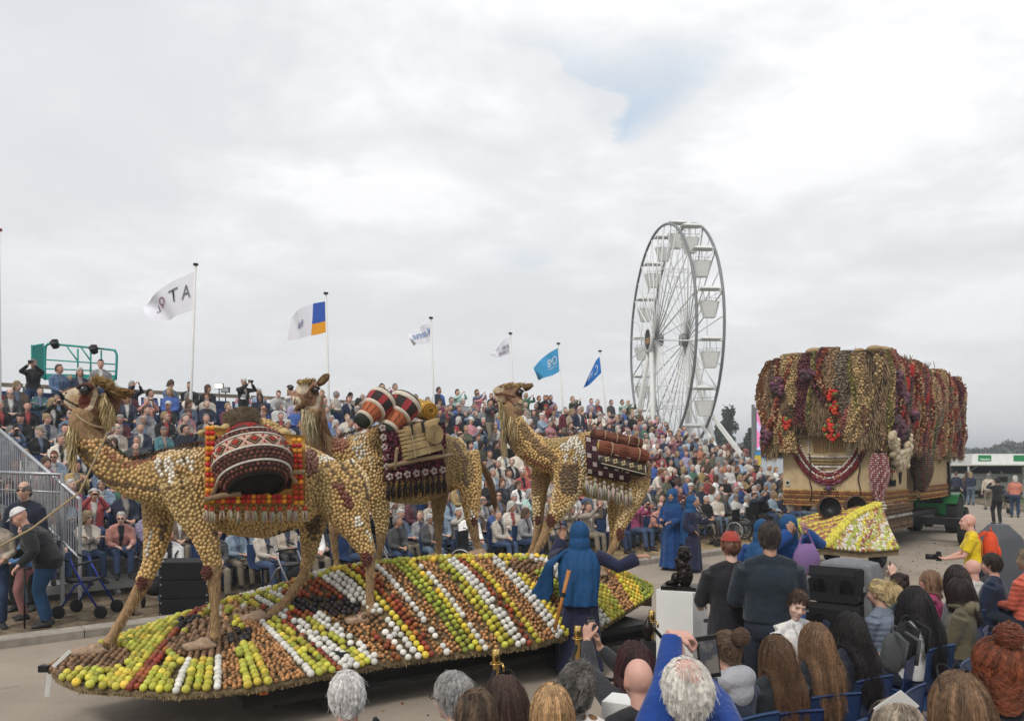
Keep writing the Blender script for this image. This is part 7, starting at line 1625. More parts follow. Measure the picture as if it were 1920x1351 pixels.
def tractor():
 c=Vector((14.55, 27.3, 0)); hd=radians(-38); root=thing('tractor', 'green tractor with yellow wheel rims half hidden behind the draped float', 'tractor', c, hd)
 GR=mat('green_paint', (.015, .13, .035), rough=.3, spec=.5, var=.1); YE=mat('yellow_rim', (.62, .46, .02), rough=.4)
 mb=MB(); mb.loft([[Vector((x, y, z)) for x, z in ((-.32*s, .6), (.32*s, .6), (.34*s, zt_-.1), (.24*s, zt_), (-.24*s, zt_), (-.34*s, zt_-.1))] for y, s, zt_ in ((-.3, 1.1, 1.12), (.6, 1, 1.2), (1.7, .85, 1.12), (1.95, .7, 1.0))]); mb.build('hood', GR, root)
 mb=MB(); mb.box((0, -.55, .62), (.7, 1.3, .35)); mb.box((0, -1.2, .8), (.9, .35, .35)); mb.build('gearbox', GR, root)
 for k in (-1, 1):
  mb=MB(); mb.loft([[Vector((k*x, -.75+cos(a)*r_, .62+sin(a)*r_)) for x, r_ in ((.36, .66), (.78, .66), (.78, .7), (.36, .7))] for a in np.linspace(.1, 2.6, 10)]); mb.build('fender', GR, root)
  for (y, rr, w) in ((-.75, .6, .2), (1.35, .36, .13)):
   q=Matrix((Vector((0, 1, 0)), Vector((0, 0, 1)), Vector((1, 0, 0)))).transposed(); x=k*(.58 if rr>.5 else .55); mb=MB(); mb.lathe((x, y, rr), [(rr*.6, -w), (rr*.9, -w), (rr, -w*.7), (rr, w*.7), (rr*.9, w), (rr*.6, w)], 26, q)
   for i in range(18):
    a=2*pi*i/18; mb.box((x+(w*.4 if i%2 else -w*.4), y+cos(a)*rr, rr+sin(a)*rr), (w, .05, .05), M=Matrix.Rotation(a, 3, 'X'))
   mb.build('tyre', M_TYRE, root); mb=MB(); mb.lathe((x, y, rr), [(0, k*w*.2), (rr*.3, k*w*.2), (rr*.61, k*w*.85), (rr*.61, -k*w*.6), (0, -k*w*.5)], 20, q); mb.build('rim', YE, root, True)
 mb=MB(); mb.box((0, -.75, .98), (.5, .45, .12)); mb.box((0, -.98, 1.2), (.5, .1, .42)); mb.build('seat', M_BLACK, root)
 mb=MB(); mb.tube(smoothpath([(-.5, -1.1, .8), (-.5, -1.1, 2.1), (-.38, -1.1, 2.3), (.38, -1.1, 2.3), (.5, -1.1, 2.1), (.5, -1.1, .8)], 4), .045, 8); mb.build('roll_bar', M_BLACK, root, True)
 mb=MB(); mb.cyl((0, -.05, 1.0), (0, -.25, 1.35), .02, 6); mb.tube([(cos(a)*.2, -.27+sin(a)*.07, 1.36+sin(a)*.19) for a in np.linspace(0, 2*pi, 15)[:-1]], .016, 6, closed=True); mb.build('steering_wheel', M_BLACK, root, True)
 mb=MB(); mb.beam((0, -1.3, .55), (0, -3.3, .6), .12); mb.beam((-.3, -1.3, .6), (0, -2.4, .6), .07); mb.beam((.3, -1.3, .6), (0, -2.4, .6), .07); mb.build('drawbar', M_BLACKPAINT, root)
tractor()
# ferris wheel
M_WHITE=mat('white_paint', (.70, .70, .68), rough=.45, var=.08, vscale=3)
M_WGREY=mat('grey_steel', (.20, .205, .21), rough=.5, metal=.3)
def ferris():
 n=Vector((-.994, -.105, 0)); t=Vector((.105, -.994, 0)); up=Vector((0, 0, 1)); c1, c2=Vector((13.08, 71, 12.88)), Vector((15.2, 71, 12.88)); C0=(c1+c2)/2; R=9.9
 root=thing('ferris_wheel', 'white ferris wheel with open gondolas standing behind the crowd', 'ferris wheel', (C0.x, C0.y, 0)); o=Vector((C0.x, C0.y, 0))
 P=lambda c, a, r:c+t*cos(a)*r+up*sin(a)*r-o
 for c in (c1, c2):
  mb=MB(); mb.tube([P(c, k*pi/36, R) for k in range(72)], .12, 6, closed=True); mb.build('rim', M_WGREY, root, True)
  mb=MB(); mb.tube([P(c, k*pi/24, R*.62) for k in range(48)], .035, 5, closed=True); mb.build('inner_ring', M_WHITE, root, True)
  mb=MB(); mb.lathe(c-o, [(0, -.25), (.55, -.25), (.6, 0), (.55, .25), (0, .25)], 16, n.to_track_quat('Z', 'Y').to_matrix()); mb.build('hub', M_WGREY, root, True)
 base=radians(-8.6)
 for k in range(16):
  a=base+k*pi/8
  for c, d in ((c1, n), (c2, -n)):
   mb=MB(); mb.cyl(c+d*.35-o, P(c, a, R), .065, 6); mb.cyl(c+d*.35-o, P(c, a+pi/16, R*.99), .04, 5); mb.build('spoke', M_WHITE, root, True)
  mb=MB(); mb.cyl(P(c1, a, R), P(c2, a, R), .05, 6); mb.cyl(P(c1, a, R*.62), P(c2, a, R*.62), .03, 5); mb.cyl(P(c1, a, R*.62), P(c2, a, R), .022, 4); mb.cyl(P(c1, a+pi/8, R*.62), P(c1, a, R), .022, 4); mb.build('strut', M_WHITE, root, True)
  p=P(C0, a, R); g=bpy.data.objects.new('gondola', None); COL.objects.link(g); g.parent=root; g.location=p; g.scale=(.88, .88, .88)
  mb=MB(); mb.loft([[n*x*s+t*y*s+up*z for x, y in ((-.92, -.6), (.92, -.6), (.92, .6), (-.92, .6))] for s, z in ((1, .1), (1.0, .16), (.55, .36))]); mb.build('canopy', M_WHITE, g)
  mb=MB(); mb.cyl(up*.1, up*-1.3, .045, 6); [mb.cyl(up*.1+n*x*.5, up*-.95+n*x*.6, .02, 5) for x in (-1, 1)]; mb.build('post', M_WHITE, g)
  mb=MB(); prof=((.50, .36, -2.35), (.74, .52, -1.35), (.80, .57, -1.05), (.83, .6, -1.0)); inn=((.79, .56, -1.0), (.70, .48, -1.4), (.46, .32, -2.28))
  mb.loft([[n*x*a_+t*y*b_+up*z for x, y in ((-1, -.6), (-.7, -1), (.7, -1), (1, -.6), (1, .6), (.7, 1), (-.7, 1), (-1, .6))] for a_, b_, z in prof+inn]); mb.build('tub', M_WHITE, g)
  mb=MB(); [mb.beam(n*x+t*y+up*-1.0, n*x*.95+t*y*.95+up*-.72, .02) for x in (-.8, -.4, 0, .4, .8) for y in (-.55, .55)]; [mb.beam(n*-.8+t*y+up*-.72, n*.8+t*y+up*-.72, .025) for y in (-.53, .53)]; mb.build('railing', M_WGREY, g)
 for c, s in ((c1, 1), (c2, -1)):
  h=c+n*s*.75
  for k in (-1, 1):
   b=h+n*s*1.0+t*k*4.4-up*(h.z-1.0); mb=MB(); mb.tube([h-o, b-o], [.2, .24], 8)
   q=b+n*s*3.0-up*.9; mb.cyl(lerp(h, b, .45)-o, q-o, .09, 6); mb.build('leg', M_WHITE, root, True)
   mb=MB(); a1, b1=h-up*.6-o, b+t*k*.5-o+t*-k*1.4; off=t*.25
   mb.cyl(a1-off, b1-off, .04, 5); mb.cyl(a1+off, b1+off, .04, 5)
   for j in range(22):f=(j+.5)/22; mb.cyl(lerp(a1, b1, f)-off, lerp(a1, b1, f)+off, .02, 4)
   mb.build('ladder_truss', M_WHITE, root)
 mb=MB(); q=n.to_track_quat('Z', 'Y').to_matrix(); hc=c1+n*1.0-o; mb.lathe(hc, [(.92, .1), (.92, -.05), (1.2, -.05), (1.2, .1), (.92, .1)], 28, q, False); mb.build('sign_ring', M_WHITE, root, True)
 mb=MB(); mb.lathe(hc, [(0, 0), (.93, 0), (.93, .04), (0, .04)], 28, q); mb.build('sign_disc', M_BLACKR, root)
 mb=MB()
 for j, (y, w) in enumerate(((.1, 1.1), (-.1, 1.3), (-.28, .8))): mb.box(hc+n*.06+up*y, (w, .03, .09), M=Matrix((t, n, up)).transposed())
 mb.build('sign_lettering', mat('orange_letters', (.7, .32, .05), rough=.5), root)
 mb=MB()
 for y in (-5, -2.5, 0, 2.5, 5):
  mb.beam(n*4.2+t*y+up*.7, n*-4.2+t*y+up*.7, .18)
  for x in (-4.2, -1.4, 1.4, 4.2): mb.beam(n*x+t*y, n*x+t*y+up*.8, .12)
 for x in (-4.2, 4.2): mb.beam(n*x+t*-5.4+up*.8, n*x+t*5.4+up*.8, .2); mb.beam(n*x+t*-5.4+up*1.9, n*x+t*5.4+up*1.9, .07); [mb.beam(n*x+t*y+up*.8, n*x+t*y+up*1.9, .05) for y in np.linspace(-5.4, 5.4, 12)]
 mb.build('platform', M_WHITE, root)
 mb=MB(); mb.beam(WY(1338, 783, 63)-o, WY(1398, 862, 61)-o, .28); mb.beam(WY(1318, 800, 64)-o, WY(1342, 836, 62)-o, .2); mb.beam(WY(1200, 770, 66)-o, WY(1182, 800, 66)-o, .14); mb.build('outrigger', M_WHITE, root)
ferris()
def small_ride():
 c=WY(1366, 850, 66); c.z=0; root=thing('fairground_ride', 'low fairground ride with slanting red and grey arms beside the ferris wheel', 'ride', c)
 for i, (a, b, m, nm) in enumerate((((-1.2, 0, 2.1), (1.2, 0, 3.6), M_WGREY, 'arm'), ((-1.6, .6, 3.4), (1.4, .6, 2.2), M_WGREY, 'arm'), ((.2, .3, 0), (.2, .3, 3.6), M_WHITE, 'mast'))):
  mb=MB(); mb.beam(a, b, .3); mb.build(nm, m, root)
 for k in range(5):
  mb=MB(); mb.ell((-1.5+k*.7, -.3, 3.35-.2*abs(k-2)), (.3, .3, .28), 10, 7); mb.box((-1.5+k*.7, -.3, 3.05-.2*abs(k-2)), (.5, .4, .25)); mb.build('car', mat('ride_red', (.22, .07, .06), rough=.5), root, True)
small_ride()
# flags
def text_mesh(txt, size=1.0, bold=0.0):
 cu=bpy.data.curves.new('text', 'FONT'); cu.body=txt; cu.size=size; cu.resolution_u=2; cu.offset=bold; cu.align_x='CENTER'; cu.align_y='CENTER'
 o=bpy.data.objects.new('work', cu); COL.objects.link(o); dg=bpy.context.evaluated_depsgraph_get(); dg.update(); me=bpy.data.meshes.new_from_object(o.evaluated_get(dg), depsgraph=dg)
 V, T, _=mesh_arrays(me); bpy.data.objects.remove(o); bpy.data.curves.remove(cu); bpy.data.meshes.remove(me)
 return V, T
def flag(s, top, wbase, quad, label, cloth, texts, amp=.10, parts=(), txtc=(.05, .05, .08)):
 """quad: pixels hoist-top, fly-top, fly-bottom, hoist-bottom"""
 base=kerb(s, W0+11*1.0-0.0); k=(top[0]-CX)/FPX
 b=kerb(0, 11); tt=(k*b.y-b.x)/(ALONG.x-k*ALONG.y); base=b+ALONG*tt; Y=base.y
 root=thing('flag', label, 'flag', (base.x, base.y, 0), 0, 'flags on tall poles behind the grandstand'); o=Vector((base.x, base.y, 0))
 tp=WY(top[0], top[1], Y)-o; bt=WY(wbase[0], wbase[1], Y)-o; dirn=(tp-bt).normalized(); ft=bt-dirn*(bt.z/dirn.z)
 mb=MB(); mb.tube([ft, lerp(ft, tp, .5), tp], [.06, .045, .032], 8); mb.build('pole', M_WHITE, root, True); mb=MB(); mb.lathe(tp, [(.0, -.02), (.075, -.02), (.075, .03), (0, .05)], 10); mb.build('pole_cap', M_BLACKR, root)
 Q=[WY(x, y, Y)-o for x, y in quad]
 def pt(u, v, e=0.0):
  p=lerp(lerp(Q[0], Q[1], u), lerp(Q[3], Q[2], u), v); w=sin(u*7.5+v*2.2+s)*amp*u+sin(u*15+v*5)*amp*.3*u
  p=p+Vector((0, 1, 0))*w*1.6+Vector((0, 0, 1))*(sin(u*6+s)*.03*u+.10*sin(pi*u)*(1-v))-Vector((0, 0, 1))*.09*sin(pi*u)*v*.6; return p-Vector((0, e, 0))
 nu, nv=22, 10; V=[pt(i/nu, j/nv) for j in range(nv+1) for i in range(nu+1)]; F=[[j*(nu+1)+i, j*(nu+1)+i+1, (j+1)*(nu+1)+i+1, (j+1)*(nu+1)+i] for j in range(nv) for i in range(nu)]
 obj('cloth', make_mesh('cloth', [tuple(v) for v in V], F, True), mat('flag_cloth', cloth, rough=.8, trans=0.0, bump=.2, bscale=12), root)
 for (u0, u1, v0, v1, c) in parts:
  n=8; V=[pt(lerp(u0, u1, i/n), lerp(v0, v1, j/n), .012) for j in range(n+1) for i in range(n+1)]; F=[[j*(n+1)+i, j*(n+1)+i+1, (j+1)*(n+1)+i+1, (j+1)*(n+1)+i] for j in range(n) for i in range(n)]
  obj('colour_field', make_mesh('colour_field', [tuple(v) for v in V], F, True), mat('flag_field', c, rough=.8), root)
 for (txt, u, v, w, h, c) in texts:
  Vt, Tt=text_mesh(txt, 1.0, .0); W_=Vt[:, 0].max()-Vt[:, 0].min(); H_=max(.3, Vt[:, 1].max()-Vt[:, 1].min())
  VV=[pt(u+(p[0]/W_)*w, v-(p[1]/H_)*h, .022) for p in Vt]; obj('lettering', make_mesh('lettering', [tuple(q) for q in VV], Tt), mat('flag_print', c, rough=.8), root)
 return root
WHF=(.80, .80, .86)
flag(7, (367, 496), (359, 716), [(365, 508), (263, 574), (284, 603), (362, 581)], 'white flag with dark serif letters and a maroon mark, largest flag at the left end', WHF, [('A', .16, .47, .18, .36, (.16, .16, .19)), ('T', .40, .42, .17, .36, (.16, .16, .19)), ('Q', .64, .38, .13, .3, (.28, .06, .12)), ('L', .78, .5, .08, .22, (.12, .12, .16))])
flag(12, (611, 550), (616, 740), [(610, 565), (545, 592), (536, 636), (612, 622)], 'white flag with blue and orange blocks beside its pole', WHF, [('Rab', .66, .55, .16, .22, (.05, .07, .25))], parts=[(0.0, .36, .0, .64, (.035, .10, .42)), (0.0, .36, .64, 1.0, (.78, .33, .02))])
flag(16, (808, 596), (813, 750), [(807, 606), (766, 630), (775, 647), (809, 639)], 'small white flag with blue mirrored lettering, between the drums and the mat', WHF, [('Konrad', .45, .45, .8, .42, (.06, .20, .45))])
flag(20, (957, 625), (961, 712), [(955, 631), (925, 662), (919, 667), (958, 664)], 'small white flag with two dark lines of lettering above the third camel', WHF, [('BURE', .26, .5, .36, .22, (.06, .06, .12)), ('TOERISM', .34, .78, .52, .2, (.06, .06, .12))])
flag(23, (1047, 644), (1055, 760), [(1046, 652), (1000, 690), (1010, 711), (1049, 696)], 'light blue flag with white lettering, left of the two blue flags', (.06, .34, .62), [('CMB', .28, .45, .40, .34, (.75, .8, .85)), ('bouwmarkt', .3, .68, .36, .08, (.7, .78, .85))])
flag(26, (1125, 658), (1136, 770), [(1124, 668), (1105, 703), (1093, 728), (1128, 698)], 'darker blue flag hanging steeply with a white letter, nearest the ferris wheel', (.02, .18, .56), [('C', .3, .55, .22, .5, (.7, .78, .88)), ('MB', .7, .5, .3, .4, (.6, .7, .85))])
def corner_pole():
 b=kerb(0, 11); k=(1-CX)/FPX; tt=(k*b.y-b.x)/(ALONG.x-k*ALONG.y); p=b+ALONG*tt; t=thing('flagpole', 'bare flagpole at the extreme left above the stand', 'flagpole', p); z=WY(1, 431, p.y).z
 mb=MB(); mb.tube([(0, 0, 0), (-.05, 0, z)], [.06, .035], 8); mb.build('pole', M_WHITE, t, True); mb=MB(); mb.lathe((-.05, 0, z), [(0, -.02), (.08, -.02), (.08, .03), (0, .05)], 10); mb.build('pole_cap', mat('cap_red', (.3, .03, .03)), t)
corner_pole()
# lift basket, floodlights, stair rails
M_TEAL=mat('teal_paint', (.02, .30, .27), rough=.45, var=.12, vscale=6)
def lift():
 Y=24.0; A=WY(84, 712, Y); t=thing('lift_platform', 'teal work platform raised behind the top row of the stand', 'lift', (A.x, A.y, A.z)); g=lambda x, y, d=0:WY(x, y, Y+d)-A
 mb=MB(); mb.loft([[g(84, 712), g(216, 714), g(216, 714, 1.2), g(84, 712, 1.2)], [g(84, 700), g(216, 703), g(216, 703, 1.2), g(84, 700, 1.2)]]); mb.build('floor', M_TEAL, t)
 for d in (0, 1.15):
  mb=MB(); mb.tube(smoothpath([g(84, 712, d), g(85, 655, d), g(90, 646, d), g(100, 645, d), g(205, 655, d), g(216, 659, d), g(219, 670, d), g(217, 712, d)], 3), .035, 6)
  mb.tube([g(85, 674, d), g(218, 683, d)], .022, 6); mb.tube([g(85, 691, d), g(218, 696, d)], .022, 6)
  for x in (146, 170, 190): mb.tube([g(x, 649+(x-84)*.075, d), g(x, 708, d)], .025, 6)
  mb.tube([g(126, 650, d), g(146, 677, d)], .022, 6); mb.tube([g(152, 651, d), g(170, 676, d)], .022, 6); mb.build('guard_rail', M_TEAL, t, True)
 mb=MB(); [mb.tube([g(x, y), g(x, y, 1.15)], .025, 6) for x, y in ((85, 650), (218, 662), (218, 683), (85, 674))]; mb.build('end_rail', M_TEAL, t, True)
 mb=MB(); mb.box(g(71, 678, .3), (.36, .05, 1.0), .5); mb.build('gate_panel', mat('teal_mesh', (.03, .22, .2), rough=.6), t); mb=MB(); mb.tube(smoothpath([g(60, 712), g(61, 655), g(66, 648), g(82, 645)], 3), .03, 6); mb.build('gate_rail', M_TEAL, t, True)
 mb=MB(); mb.beam(g(140, 712, .6), g(140, 712, .6)-Vector((0, 0, A.z)), .35); mb.build('mast', M_TEAL, t)
 for (x, y, lab) in ((103, 643, 'black clamp lamp on the left of the teal lift rail'), (176, 653, 'black clamp lamp on the right of the teal lift rail')):
  p=WY(x, y, Y-.05); q=thing('clamp_lamp', lab, 'lamp', p); mb=MB(); mb.lathe((0, 0, -.04), [(.05, -.12), (.1, -.1), (.13, .1), (.02, .1)], 10, Matrix.Rotation(.7, 3, 'X')); mb.build('lamp_head', M_BLACK, q); mb=MB(); mb.box((0, 0, .06), (.14, .1, .1)); mb.tube([(.1, 0, 0), (.3, 0, -.02)] if x>150 else [(0, 0, 0), (.05, 0, .12)], .02, 6); mb.build('clamp', M_BLACK, q)
lift()
for (x, y, lab) in ((411, 728, 'small floodlight on a thin stand behind the top row, the left of the pair'), (423, 735, 'small floodlight on a thin stand behind the top row, the right of the pair')):
 Y=27.5; p=WY(x, y, Y); t=thing('floodlight', lab, 'floodlight', (p.x, p.y, 0)); mb=MB(); mb.cyl((0, 0, 0), (0, 0, p.z), .02, 6); mb.build('pole', M_BLACK, t); mb=MB(); mb.box((0, 0, p.z+.08), (.28, .1, .18)); mb.build('housing', M_BLACK, t)
 mb=MB(); mb.box((0, -.06, p.z+.08), (.24, .01, .14)); mb.build('lamp_glass', mat('lit_glass', (1, .9, .7), emit=3.0) if x<415 else M_STEEL, t)
def stair_rails():
 a, b=WY(150, 936, 12.9), WY(-30, 780, 16.2); t=thing('stair_railing', 'galvanised sloping stair railing with thin bars at the left end of the stand', 'railing', (a.x, a.y, 0)); o=Vector((a.x, a.y, 0))
 mb=MB(); mb.tube([a-o, b-o], .033, 8); mb.tube([a-o-Vector((0, 0, .95)), b-o-Vector((0, 0, .95))], .022, 6); mb.build('handrail', M_STEEL, t, True)
 for i in range(46):
  f=(i+.5)/46; p=lerp(a, b, f)-o; mb=MB(); mb.cyl(p, p-Vector((0, 0, .95)), .011, 5); mb.build('baluster', M_STEEL, t)
 for f in (0.0, .5):
  p=lerp(a, b, f)-o; mb=MB(); mb.cyl(p, (p.x, p.y, 0), .03, 8); mb.build('post', M_STEEL, t)
 c, d=WY(117, 889, 13.4), WY(-20, 884, 14.0); t=thing('landing_railing', 'level galvanised railing behind the man in the navy sweater', 'railing', (c.x, c.y, 0)); o=Vector((c.x, c.y, 0))
 mb=MB(); mb.tube([c-o, d-o], .028, 8); mb.tube([c-o-Vector((0, 0, 1.1)), d-o-Vector((0, 0, 1.1))], .02, 6); mb.tube([c-o-Vector((0, 0, .3)), d-o-Vector((0, 0, .3))], .014, 6); mb.build('handrail', M_STEEL, t, True)
 for i in range(24): p=lerp(c, d, (i+.5)/24)-o; mb=MB(); mb.cyl(p, p-Vector((0, 0, 1.1)), .010, 5); mb.build('baluster', M_STEEL, t)
 mb=MB(); mb.cyl((0, 0, 0), c-o+Vector((0, 0, .03)), .035, 8); mb.build('post', M_STEEL, t)
stair_rails()
# kiosks, screen
def kiosk():
 Y=49; x0=WY(1818, 900, Y).x; t=thing('drinks_kiosk', 'white drinks kiosk with green signs and a raised awning on the far verge', 'kiosk', (x0, Y, 0)); L=11.0
 mb=MB(); mb.box((L/2, .9, 2.36), (L, 2.4, .66)); mb.build('fascia', M_WHITE, t); mb=MB(); mb.box((L/2, 1.2, .95), (L, 1.8, 1.0)); mb.build('counter', mat('kiosk_body', (.40, .40, .37), rough=.5, var=.1), t); mb=MB(); mb.box((L/2, .18, 1.22), (L+.1, .35, .06)); mb.build('counter_top', M_STEEL, t)
 mb=MB(); mb.box((L/2-.9, -.9, 2.0), (L+3.6, 1.4, .07), M=Matrix.Rotation(-.06, 3, 'X')); mb.build('awning', M_WHITE, t)
 for x in (0.05, 3.4, 6.8, 10.2): mb=MB(); mb.beam((x, .2, 0), (x, .2, 2.0), .08); mb.build('post', M_WHITE, t); mb=MB(); mb.beam((x, .15, 1.6), (x, -.9, 1.98), .03); mb.build('strut', M_STEEL, t)
 mb=MB(); mb.box((L/2, 2.05, 1.3), (L, .05, 2.4)); mb.build('back_wall', M_BLACKR, t)
 G=mat('sign_green', (.01, .20, .06), rough=.5); WT=mat('sign_white', (.75, .75, .72), rough=.5)
 for (x, w) in ((.74, .78), (3.7, 2.4), (7.6, 1.0)):
  mb=MB(); mb.box((x, -.315, 2.42), (w, .03, .36)); s=mb.build('sign', G, t); Vt, Tt=text_mesh('Heineken', .16 if w<1.2 else .3, .004); V=[(x+p[0], -.338, 2.36+p[1]) for p in Vt]; obj('lettering', make_mesh('lettering', V, Tt), WT, s)
 for x in (1.5, 2.2, 4.4, 5.2): mb=MB(); mb.cyl((x, .4, 1.25), (x, .4, 1.6), .05, 8); mb.build('tap', M_STEEL, t)
 for i, xx in enumerate((1.0, 9.0)): mb=MB(); mb.lathe((xx, .4, .33), [(.1, -.1), (.3, -.1), (.3, .1), (.1, .1)], 16, Matrix.Rotation(pi/2, 3, 'X')); mb.build('wheel', M_TYRE, t)
kiosk()
def led_screen():
 Y=58; c=WY(1428, 870, Y); t=thing('video_screen', 'tall outdoor video screen seen beside the draped float, showing pink flowers', 'screen', (c.x, Y, 0)); zt_, zb=WY(1428, 766, Y).z, WY(1428, 843, Y).z
 mb=MB(); mb.box((2.1, .15, (zt_+zb)/2), (5.2, .3, zt_-zb+.2)); mb.beam((-.62, 0, 0), (-.62, 0, zt_+.3), .18); mb.beam((4.8, 0, 0), (4.8, 0, zt_+.3), .18); mb.build('frame', M_WGREY, t)
 m=mat('screen_picture', (.30, .34, .48), emit=1.0, color2=(.45, .12, .25), c2scale=1.4, c2lo=.48, c2hi=.53); mb=MB(); mb.box((2.1, -.02, (zt_+zb)/2), (4.9, .03, zt_-zb)); mb.build('display', m, t)
 mb=MB(); mb.box((2.0, -.05, zb-.35), (5.0, .05, .5)); mb.build('banner', mat('banner_blue', (.05, .25, .5), rough=.6), t); mb=MB(); mb.box((2.0, -.05, zb-1.2), (5.0, .05, 1.2)); mb.build('banner', mat('banner_pale', (.45, .5, .55), rough=.6), t); mb=MB(); mb.box((-.3, -.1, zb-.75), (.45, .05, .7)); mb.build('notice', mat('notice_yellow', (.6, .45, .03), rough=.6), t)
led_screen()
# loudspeakers, walking aids
def stack_box(loc, rz, label, nb, w, d, h, cover=False, tilt=0.0):
 t=thing('loudspeaker_stack', label, 'loudspeaker', loc, rz)
 for i in range(nb):
  z=h*(i+.5); off=tilt*i*i; M=Matrix.Rotation(-.09*i*(1 if tilt else 0), 3, 'X'); mb=MB(); mb.box((0, off, z), (w, d, h*.955), M=M); c=mb.build('cabinet', M_BLACKR, t)
  mb=MB(); mb.box((0, off-d/2-.006, z), (w*.94, .012, h*.8), M=M); mb.build('grille', mat('grille', (.006, .006, .007), rough=.6, bump=1, bscale=300), c)
  if tilt:
   for k in (-1, 1):
    for q in (.0, .055): mb=MB(); mb.lathe((k*w*.2+q*k, off-d/2-.014, z), [(0, 0), (h*.3, 0), (h*.3, .01), (0, .01)], 14, Matrix.Rotation(pi/2, 3, 'X')); mb.build('horn', M_BLACK, c)
  for k in (-1, 1): mb=MB(); mb.box((k*w*.46, off-d/2-.013, z+h*.3), (.02, .008, .02)); mb.box((k*w*.46, off-d/2-.013, z-h*.3), (.02, .008, .02)); mb.box((k*(w/2+.012), off, z), (.02, d*.5, .05)); mb.build('corner_fitting', M_STEEL, c)
 if cover:
  mb=MB(); mb.loft([[Vector((x*s+.05, y*s+off+.08, z)) for x, y in ((-w*.52, -d*.2), (w*.55, -d*.35), (w*.62, d*.6), (-w*.5, d*.62))] for s, z in ((1.02, h*nb*.62), (1.0, h*nb*.95), (.9, h*nb+.06), (.4, h*nb+.1))]); me=fuse(mb, .02, 4); me.materials.append(mat('grey_cover', (.16, .165, .175), rough=.6, bump=1, bscale=7, var=.2)); obj('rain_cover', me, None, t)
 return t
p=W(338, 1158, 0); stack_box((p.x, p.y+.35, 0), .12, 'black loudspeaker stack on the verge behind the nearest camel, next to the float', 3, .74, .6, .285)
p=W(376, 1140, 0)
stack_box((WY(1568, 900, 8.0).x, 8.0, 0), -.62, 'stack of black line-array loudspeakers under a grey rain cover', 4, .50, .42, .335, True, .012)
def wheel_ring(mb, c, r, n, ax='X'):
 M={'X':Matrix.Rotation(pi/2, 3, 'Y'), 'Y':Matrix.Rotation(pi/2, 3, 'X')}[ax]; c=Vector(c); mb.tube([c+M@Vector((r*cos(a), r*sin(a), 0)) for a in np.linspace(0, 2*pi, n+1)[:-1]], .018, 6, closed=True)
def rollator(loc, rz, label, col, bag=False):
 t=thing('rollator', label, 'rollator', loc, rz, 'walking frames parked in front of the stand'); m=mat('frame_paint', col, rough=.35, metal=.4)
 for k in (-.27, .27):
  mb=MB(); mb.tube([(k, -.32, .12), (k, -.05, .55), (k, .12, .9)], .016, 6); mb.tube([(k, .28, .12), (k, .05, .5), (k, -.05, .55)], .016, 6); mb.build('side_frame', m, t, True); mb=MB(); mb.tube([(k, .12, .88), (k, .28, .92)], .02, 6); mb.build('hand_grip', M_BLACK, t, True)
  for y in (-.34, .3): mb=MB(); mb.lathe((k, y, .1), [(.02, -.015), (.075, -.02), (.1, -.012), (.1, .012), (.075, .02), (.02, .015)], 16, Matrix.Rotation(pi/2, 3, 'Y')); mb.build('wheel', M_TYRE, t, True)
 mb=MB(); mb.box((0, .0, .56), (.46, .3, .03)); mb.build('seat', M_BLACK, t); mb=MB(); mb.tube(smoothpath([(-.27, .1, .8), (-.2, .02, .82), (.2, .02, .82), (.27, .1, .8)], 4), .02, 6); mb.build('back_strap', M_BLACK, t, True)
 if bag: mb=MB(); mb.ell((0, -.12, .4), (.2, .1, .14), 12, 8); mb.build('bag', M_BLACKR, t, True)
def wheelchair(loc, rz, label):
 t=thing('wheelchair', label, 'wheelchair', loc, rz, 'wheelchairs in front of the stand')
 for k in (-.3, .3):
  mb=MB(); wheel_ring(mb, (k, .15, .3), .29, 26); mb.build('tyre', M_TYRE, t, True); mb=MB(); wheel_ring(mb, (k*1.1, .15, .3), .25, 24); [mb.cyl((k, .15, .3), (k, .15+.28*cos(a), .3+.28*sin(a)), .003, 4) for a in np.linspace(0, 2*pi, 17)[:-1]]; mb.build('hand_rim', M_STEEL, t, True)
  mb=MB(); wheel_ring(mb, (k*.9, -.35, .09), .08, 14); mb.build('castor', M_TYRE, t, True)
  mb=MB(); mb.tube([(k*.85, .28, .3), (k*.85, .25, .92), (k*.85, .36, .95)], .014, 6); mb.tube([(k*.85, .25, .7), (k*.85, -.2, .7), (k*.85, -.25, .48), (k*.85, -.42, .12)], .014, 6); mb.build('side_frame', M_BLACK, t, True); mb=MB(); mb.box((k*.6, -.52, .1), (.16, .2, .015)); mb.build('footrest', M_BLACK, t)
 mb=MB(); mb.box((0, 0, .48), (.46, .44, .04)); mb.box((0, .24, .72), (.46, .03, .4)); mb.build('seat', M_BLACKR, t)
BLU=(.02, .04, .25); GRY=(.3, .3, .32)
for (s, w, a, lab, c, b) in ((1.4, 1.6, .9, 'dark blue rollator frame beside the man with the cane', BLU, 0), (2.35, 1.3, -.5, 'rollator with a black bag in front of the coral-jacketed person', (.02, .02, .02), 1), (4.6, 1.25, .4, 'grey rollator between the loudspeaker stack and the camel leg', GRY, 1), (6.6, 1.3, 1.0, "rollator seen between the nearest camel's legs", GRY, 0), (11.4, 1.3, .3, "black rollator behind the third camel's front feet", (.02, .02, .02), 1), (15.2, 1.3, -.2, "black rollator behind the third camel's hind leg", (.02, .02, .02), 1), (17.0, 1.4, .5, 'rollator left of the blue-robed trio', (.02, .02, .02), 1)):
 rollator(kerb(s, w), RZS+a, lab, c, b)
for (s, w, a, lab) in ((8.7, 1.2, .5, 'wheelchair half hidden behind the middle of the float'), (19.0, 1.5, .2, 'wheelchair to the right of the blue-robed trio'), (20.3, 1.9, -.3, 'wheelchair beside the draped float at the far end of the front row')):
 wheelchair(kerb(s, w), RZS+a, lab)
